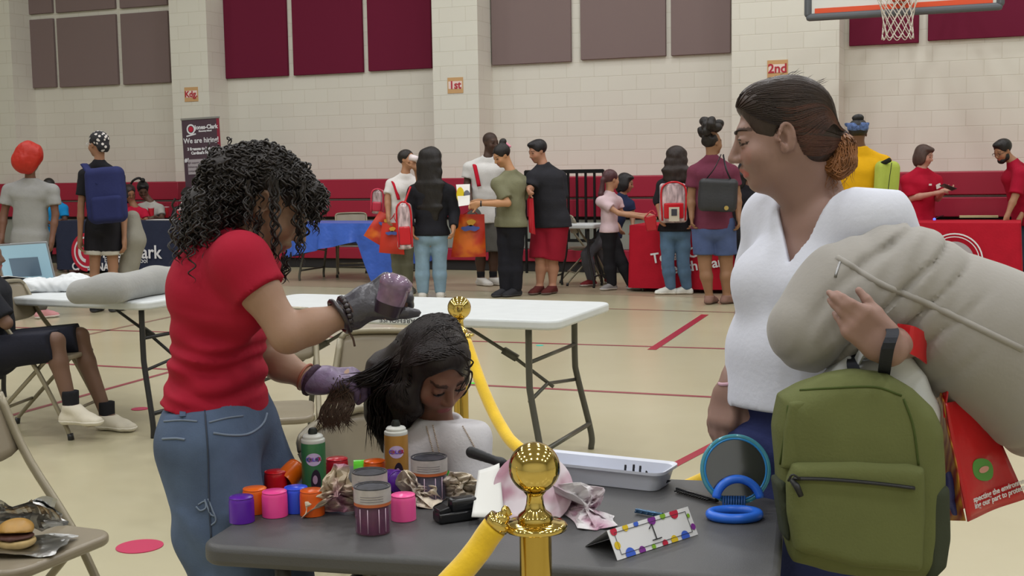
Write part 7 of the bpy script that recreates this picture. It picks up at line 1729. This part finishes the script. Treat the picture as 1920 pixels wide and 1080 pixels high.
# white tray with black clips
t = thing('tray', 'long white plastic tray with small black clips at the back of the table', 'tray'); fr, fl_ = T(1238, 925), T(1010, 899)
dt = nrm(fr - fl_); nt_ = V(-dt[1], dt[0], 0); Lt, Wt, Ht = .315, .105, .042; base = fr - dt * (Lt / 2) + nt_ * (Wt / 2); Rt = np.stack([dt, nt_, V(0, 0, 1)], 1); M_tr = plas('d2d6e2', .3)
mb = MB(); prof = [(.0, .0, 0), (1, 0, 0)]
def ringpts(L, W, z, r): return [base + Rt @ V(x, y, z) for x, y in rrect(L, W, r, 5)]
rings = [ringpts(Lt * .9, Wt * .82, .002, .018), ringpts(Lt * .97, Wt * .93, Ht - .004, .022), ringpts(Lt * 1.03, Wt * 1.10, Ht, .026), ringpts(Lt * 1.03, Wt * 1.10, Ht - .006, .026), ringpts(Lt * .99, Wt * .98, Ht - .007, .024), ringpts(Lt * .92, Wt * .86, 0, .02)]
nn = len(rings[0]); mb.add(np.concatenate(rings), [(i * nn + k, i * nn + (k + 1) % nn, (i + 1) * nn + (k + 1) % nn, (i + 1) * nn + k) for i in range(5) for k in range(nn)] + [tuple(range(nn)), tuple(5 * nn + k for k in range(nn))[::-1]])
mb.build('tray', M_tr, t, smooth=False, auto=40); settle(t, tuple(base))
for k, (x_, y_, h_) in enumerate(((.06, -.01, .036), (.075, .0, .036), (.092, -.005, .036), (.10, .01, .022), (.135, .0, .022), (.03, .0, .016), (.145, .012, .018))):
    q = base + Rt @ V(x_, y_, .004); b = SDF(.0022, .003); b.cone(q + V(0, 0, .004), q + V(.002, 0, h_), .0035, .0028); b.cone(q + V(0, 0, .004), q + V(.010, .002, .006), .003, .002)
    tag(b.build('hair_clip', plas('1c1c20', .35)), 'tiny black hair clip in the white tray', 'hair clip', 'black hair clips in the white tray')
def comb(px0, py0, px1, py1, m, label, name='comb', w_=.012, teeth=14):
    a, e = T(px0, py0, .006), T(px1, py1, .006); t = thing(name, label, 'comb'); dd = nrm(e - a); s_ = nrm(np.cross(dd, V(0, 0, 1))); L = np.linalg.norm(e - a)
    R = np.stack([dd, s_, V(0, 0, 1)], 1); MB().box((a + e) / 2, (L, w_, .009), R).build('spine', m, t, bevel=.002)
    mb = MB()
    for k in range(teeth): mb.box(a + dd * L * (.08 + .85 * k / teeth) + s_ * (w_ * .9), (.0022, w_, .003), R)
    mb.build('teeth', m, t); settle(t, tuple((a + e) / 2)); return t
comb(1270, 917, 1345, 938, plas('1b1b1e', .3), 'black hair comb lying left of the blue mirror'); comb(1192, 957, 1243, 966, mat('clip_blue', '4a6a8a', rough=.2, metal=.7), 'shiny blue grey hair clip behind the number card', 'hair_clip', w_=.008, teeth=4)
# mirror
t = thing('table_mirror', 'round mirror with aqua rim and blue looped stand', 'mirror'); mc = P(1379, 880, 2.42); M_bl = plas('2f6fe0', .3)
nf = nrm(V(-.05, -.97, .22)); rx = nrm(np.cross(V(0, 0, 1), -nf)); rz = np.cross(nf, rx) * -1; rz = rz if rz[2] > 0 else -rz; Rm = np.stack([rx, rz, nf], 1)
rr = .0645
MB().lathe([(0, .003), (rr * .90, .003)], mc, 48, R=Rm).build('mirror_glass', mat('mirror_glass', '6a6d74', rough=.12, metal=.85), t, smooth=True)
MB().lathe([(0, -.004), (rr, -.004)], mc, 48, R=Rm).build('mirror_back', mat('mirror_back', '6b6f72', rough=.4), t, smooth=True)
M_aq = mat('aqua_clear', '62c0d4', rough=.1, trans=.5, spec=.7)
MB().tube([mc + Rm @ V(rr * math.cos(q), rr * math.sin(q), 0) for q in np.linspace(0, 6.283, 49)[:-1]], .0048, 10, closed=True).build('rim', M_aq, t, smooth=True)
MB().tube([mc + Rm @ V(rr * .93 * math.cos(q), rr * .93 * math.sin(q), .003) for q in np.linspace(0, 6.283, 49)[:-1]], .0022, 8, closed=True).build('rim_inner', mat('rim_blue', '2c86c8', rough=.2), t, smooth=True)
ac = P(1384, 940, 2.39); MB().tube([ac + rx * .043 * math.cos(q) + rz * .043 * math.sin(q) for q in np.linspace(.15, 3.0, 26)], .0085, 10).build('arch', M_bl, t, smooth=True)
bc = T(1377, 964, .0085); MB().tube([bc + V(.046 * math.cos(q), .032 * math.sin(q), 0) for q in np.linspace(0, 6.283, 41)[:-1]], .0095, 12, closed=True).build('base', M_bl, t, smooth=True)
mb = MB()
for k in range(9): mb.cyl(P(1356 + 5 * k, 930, 2.40), P(1356 + 5 * k, 956, 2.39), .0022, n=8)
mb.build('hinge', mat('hinge_blue', '24508c', rough=.3), t, smooth=True); settle(t, tuple(bc))
# number card
t = thing('number_card', 'white tent card with polka dot border and the number 1', 'card'); BLc, BRc = T(1158, 1051), T(1309, 1002); TLc, TRc = FL(1131, 998, Z + .048), FL(1276, 955, Z + .048)
ex = nrm(BRc - BLc); Lc = np.linalg.norm(BRc - BLc); Hc = np.linalg.norm(TLc - BLc); up_ = nrm(TLc - BLc - ex * np.dot(TLc - BLc, ex)); nc = nrm(np.cross(ex, up_)); nc = nc if nc[1] < 0 else -nc
M_cw = mat('card_white', 'dddde0', rough=.7); TLc = BLc + up_ * Hc; TRc = BRc + up_ * Hc
MB().poly([BLc, BRc, TRc, TLc], .001, -nc).build('front', M_cw, t)
bkL = T(1097, 1024); bkR = bkL + (BRc - BLc); MB().poly([TLc, TRc, bkR, bkL], .001, nrm(V(-.1, .5, -.5))).build('back', mat('card_shade', 'd0d0d4', rough=.8), t)
def CP(u, v_, off=.0012): return BLc + ex * u * Lc + up_ * v_ * Hc + nc * off
mb = MB()
for k, (u, v_) in enumerate(((0.06, .14), (.94, .14), (.94, .86), (.06, .86))): 
    u2, v2 = ((.94, .14), (.94, .86), (.06, .86), (.06, .14))[k]; mb.tube([CP(u, v_), CP(u2, v2)], .0006, 4)
mb.build('border_line', mat('ink_black', '26262a'), t)
cols = ('b8203c', 'd8b820', '3a5fc8', '7a2a8c', '7fae2e'); k = 0
for u, v_, r_ in ((.06, .92, .008), (.2, .93, .007), (.33, .95, .006), (.52, .93, .010), (.66, .95, .007), (.80, .93, .011), (.05, .45, .007), (.16, .06, .012), (.30, .06, .008), (.44, .07, .005), (.58, .05, .007), (.70, .06, .009), (.84, .06, .011), (.97, .3, .006), (.96, .7, .004)):
    v2 = [CP(min(1, max(0, u + r_ / Lc * math.cos(q))), min(1, max(0, v_ + r_ / Hc * math.sin(q))), .0014) for q in np.linspace(0, 6.283, 21)[:-1]]
    MB().add(v2, [tuple(range(20))]).build('polka_dot', mat('dot_' + cols[k % 5], cols[k % 5]), t); k += 1
MB().tube([CP(.455, .66, .002), CP(.50, .80, .002), CP(.50, .28, .002)], .0011, 5).build('number', mat('ink_black', '26262a'), t); MB().tube([CP(.45, .27, .002), CP(.56, .27, .002)], .0011, 5).build('number', mat('ink_black', '26262a'), t)
settle(t, tuple((BLc + BRc) / 2))
# ---------------- gold stanchions and yellow ropes
M_gold = mat('gold', 'd6bc6c', rough=.09, metal=1.0); M_gold2 = mat('gold_post', 'c4a654', rough=.18, metal=1.0)
def stanchion(x, y, label, zt=.995):
    t = thing('stanchion', label, 'barrier post'); o = (x, y, 0)
    MB().lathe([(0, .0), (.16, .0), (.16, .008), (.10, .022), (.04, .040), (.026, .060)], o, 40).build('base', M_gold2, t, smooth=False, auto=40)
    MB().lathe([(.0255, .05), (.0255, zt - .142)], o, 32).build('post', M_gold2, t, smooth=True)
    MB().lathe([(.030, zt - .142), (.050, zt - .138), (.051, zt - .132), (.046, zt - .128), (.026, zt - .126)], o, 40).build('ring_plate', M_gold, t, smooth=True)
    MB().lathe([(.026, zt - .128), (.029, zt - .122), (.026, zt - .115), (.017, zt - .108), (.014, zt - .098), (.013, zt - .085), (.018, zt - .078)], o, 32).build('neck', M_gold, t, smooth=True)
    MB().lathe([(.0405 * math.sin(q), zt - .0405 - .0405 * math.cos(q)) for q in np.linspace(0, math.pi, 28)], o, 40).build('ball', M_gold, t, smooth=True)
    return t
p1 = P(1002, 877, 1.93); s1 = stanchion(p1[0], p1[1], 'gold ball topped barrier post in front of the charcoal table', p1[2] + .0405)
p2 = P(861, 577, 4.27); s2 = stanchion(p2[0], p2[1], 'gold ball topped barrier post behind the child', p2[2] + .0405)
p3 = V(P(1520, 700, 3.05)[0], 3.05, 0); s3 = stanchion(p3[0], p3[1], 'gold barrier post mostly hidden behind the woman in white')
M_rope = mat('velvet_yellow', 'e0b81a', rough=.8, sheen=.4, bump=.3, bscale=150, var=.1, vscale=20)
def rope(label, pts, r=.0195, n_=60):
    t = thing('rope', label, 'rope'); p = bez(pts, n_)
    k = 5; MB().tube(p[k:-k], r, 14).build('rope', M_rope, t, smooth=True)
    for e, q in ((p[:k + 1], 0), (p[-k - 1:][::-1], 1)):
        MB().tube([e[2], e[-1] * .5 + e[-2] * .5], [r * .95, r * 1.05], 14).build('end_cap', M_gold, t, smooth=True)
        MB().lathe([(0, -.012), (.010, -.008), (.014, 0), (.010, .008), (0, .012)], e[2], 12).build('swivel', M_gold, t, smooth=True)
        MB().tube(bez([e[2], e[1] + V(0, -.004, .004), e[0] + V(0, 0, .008), e[0] + V(.006, 0, -.004)], 12), .005, 8).build('hook', M_gold, t, smooth=True)
    settle(t, tuple(p[len(p) // 2])); return t
rope('yellow velvet rope hanging from the front gold post to the lower left', [P(948, 962, 1.91), P(918, 1000, 1.91), P(893, 1036, 1.91), P(850, 1085, 1.90), P(740, 1190, 1.88), P(500, 1290, 1.86), P(150, 1330, 1.85), P(-200, 1220, 1.85), P(-330, 985, 1.85)], r=.0205)
s4 = stanchion(P(-385, 985, 1.85)[0], 1.85, 'gold barrier post beyond the left picture edge')
rope('yellow velvet rope sagging from the rear gold post behind the table', [P(868, 622, 4.22), P(878, 652, 4.17), P(908, 735, 4.05), P(940, 800, 3.93), P(975, 842, 3.82), P(1080, 910, 3.6), P(1200, 932, 3.4), P(1310, 903, 3.25), P(1420, 830, 3.12), P(1500, 700, 3.05)], r=.0195)
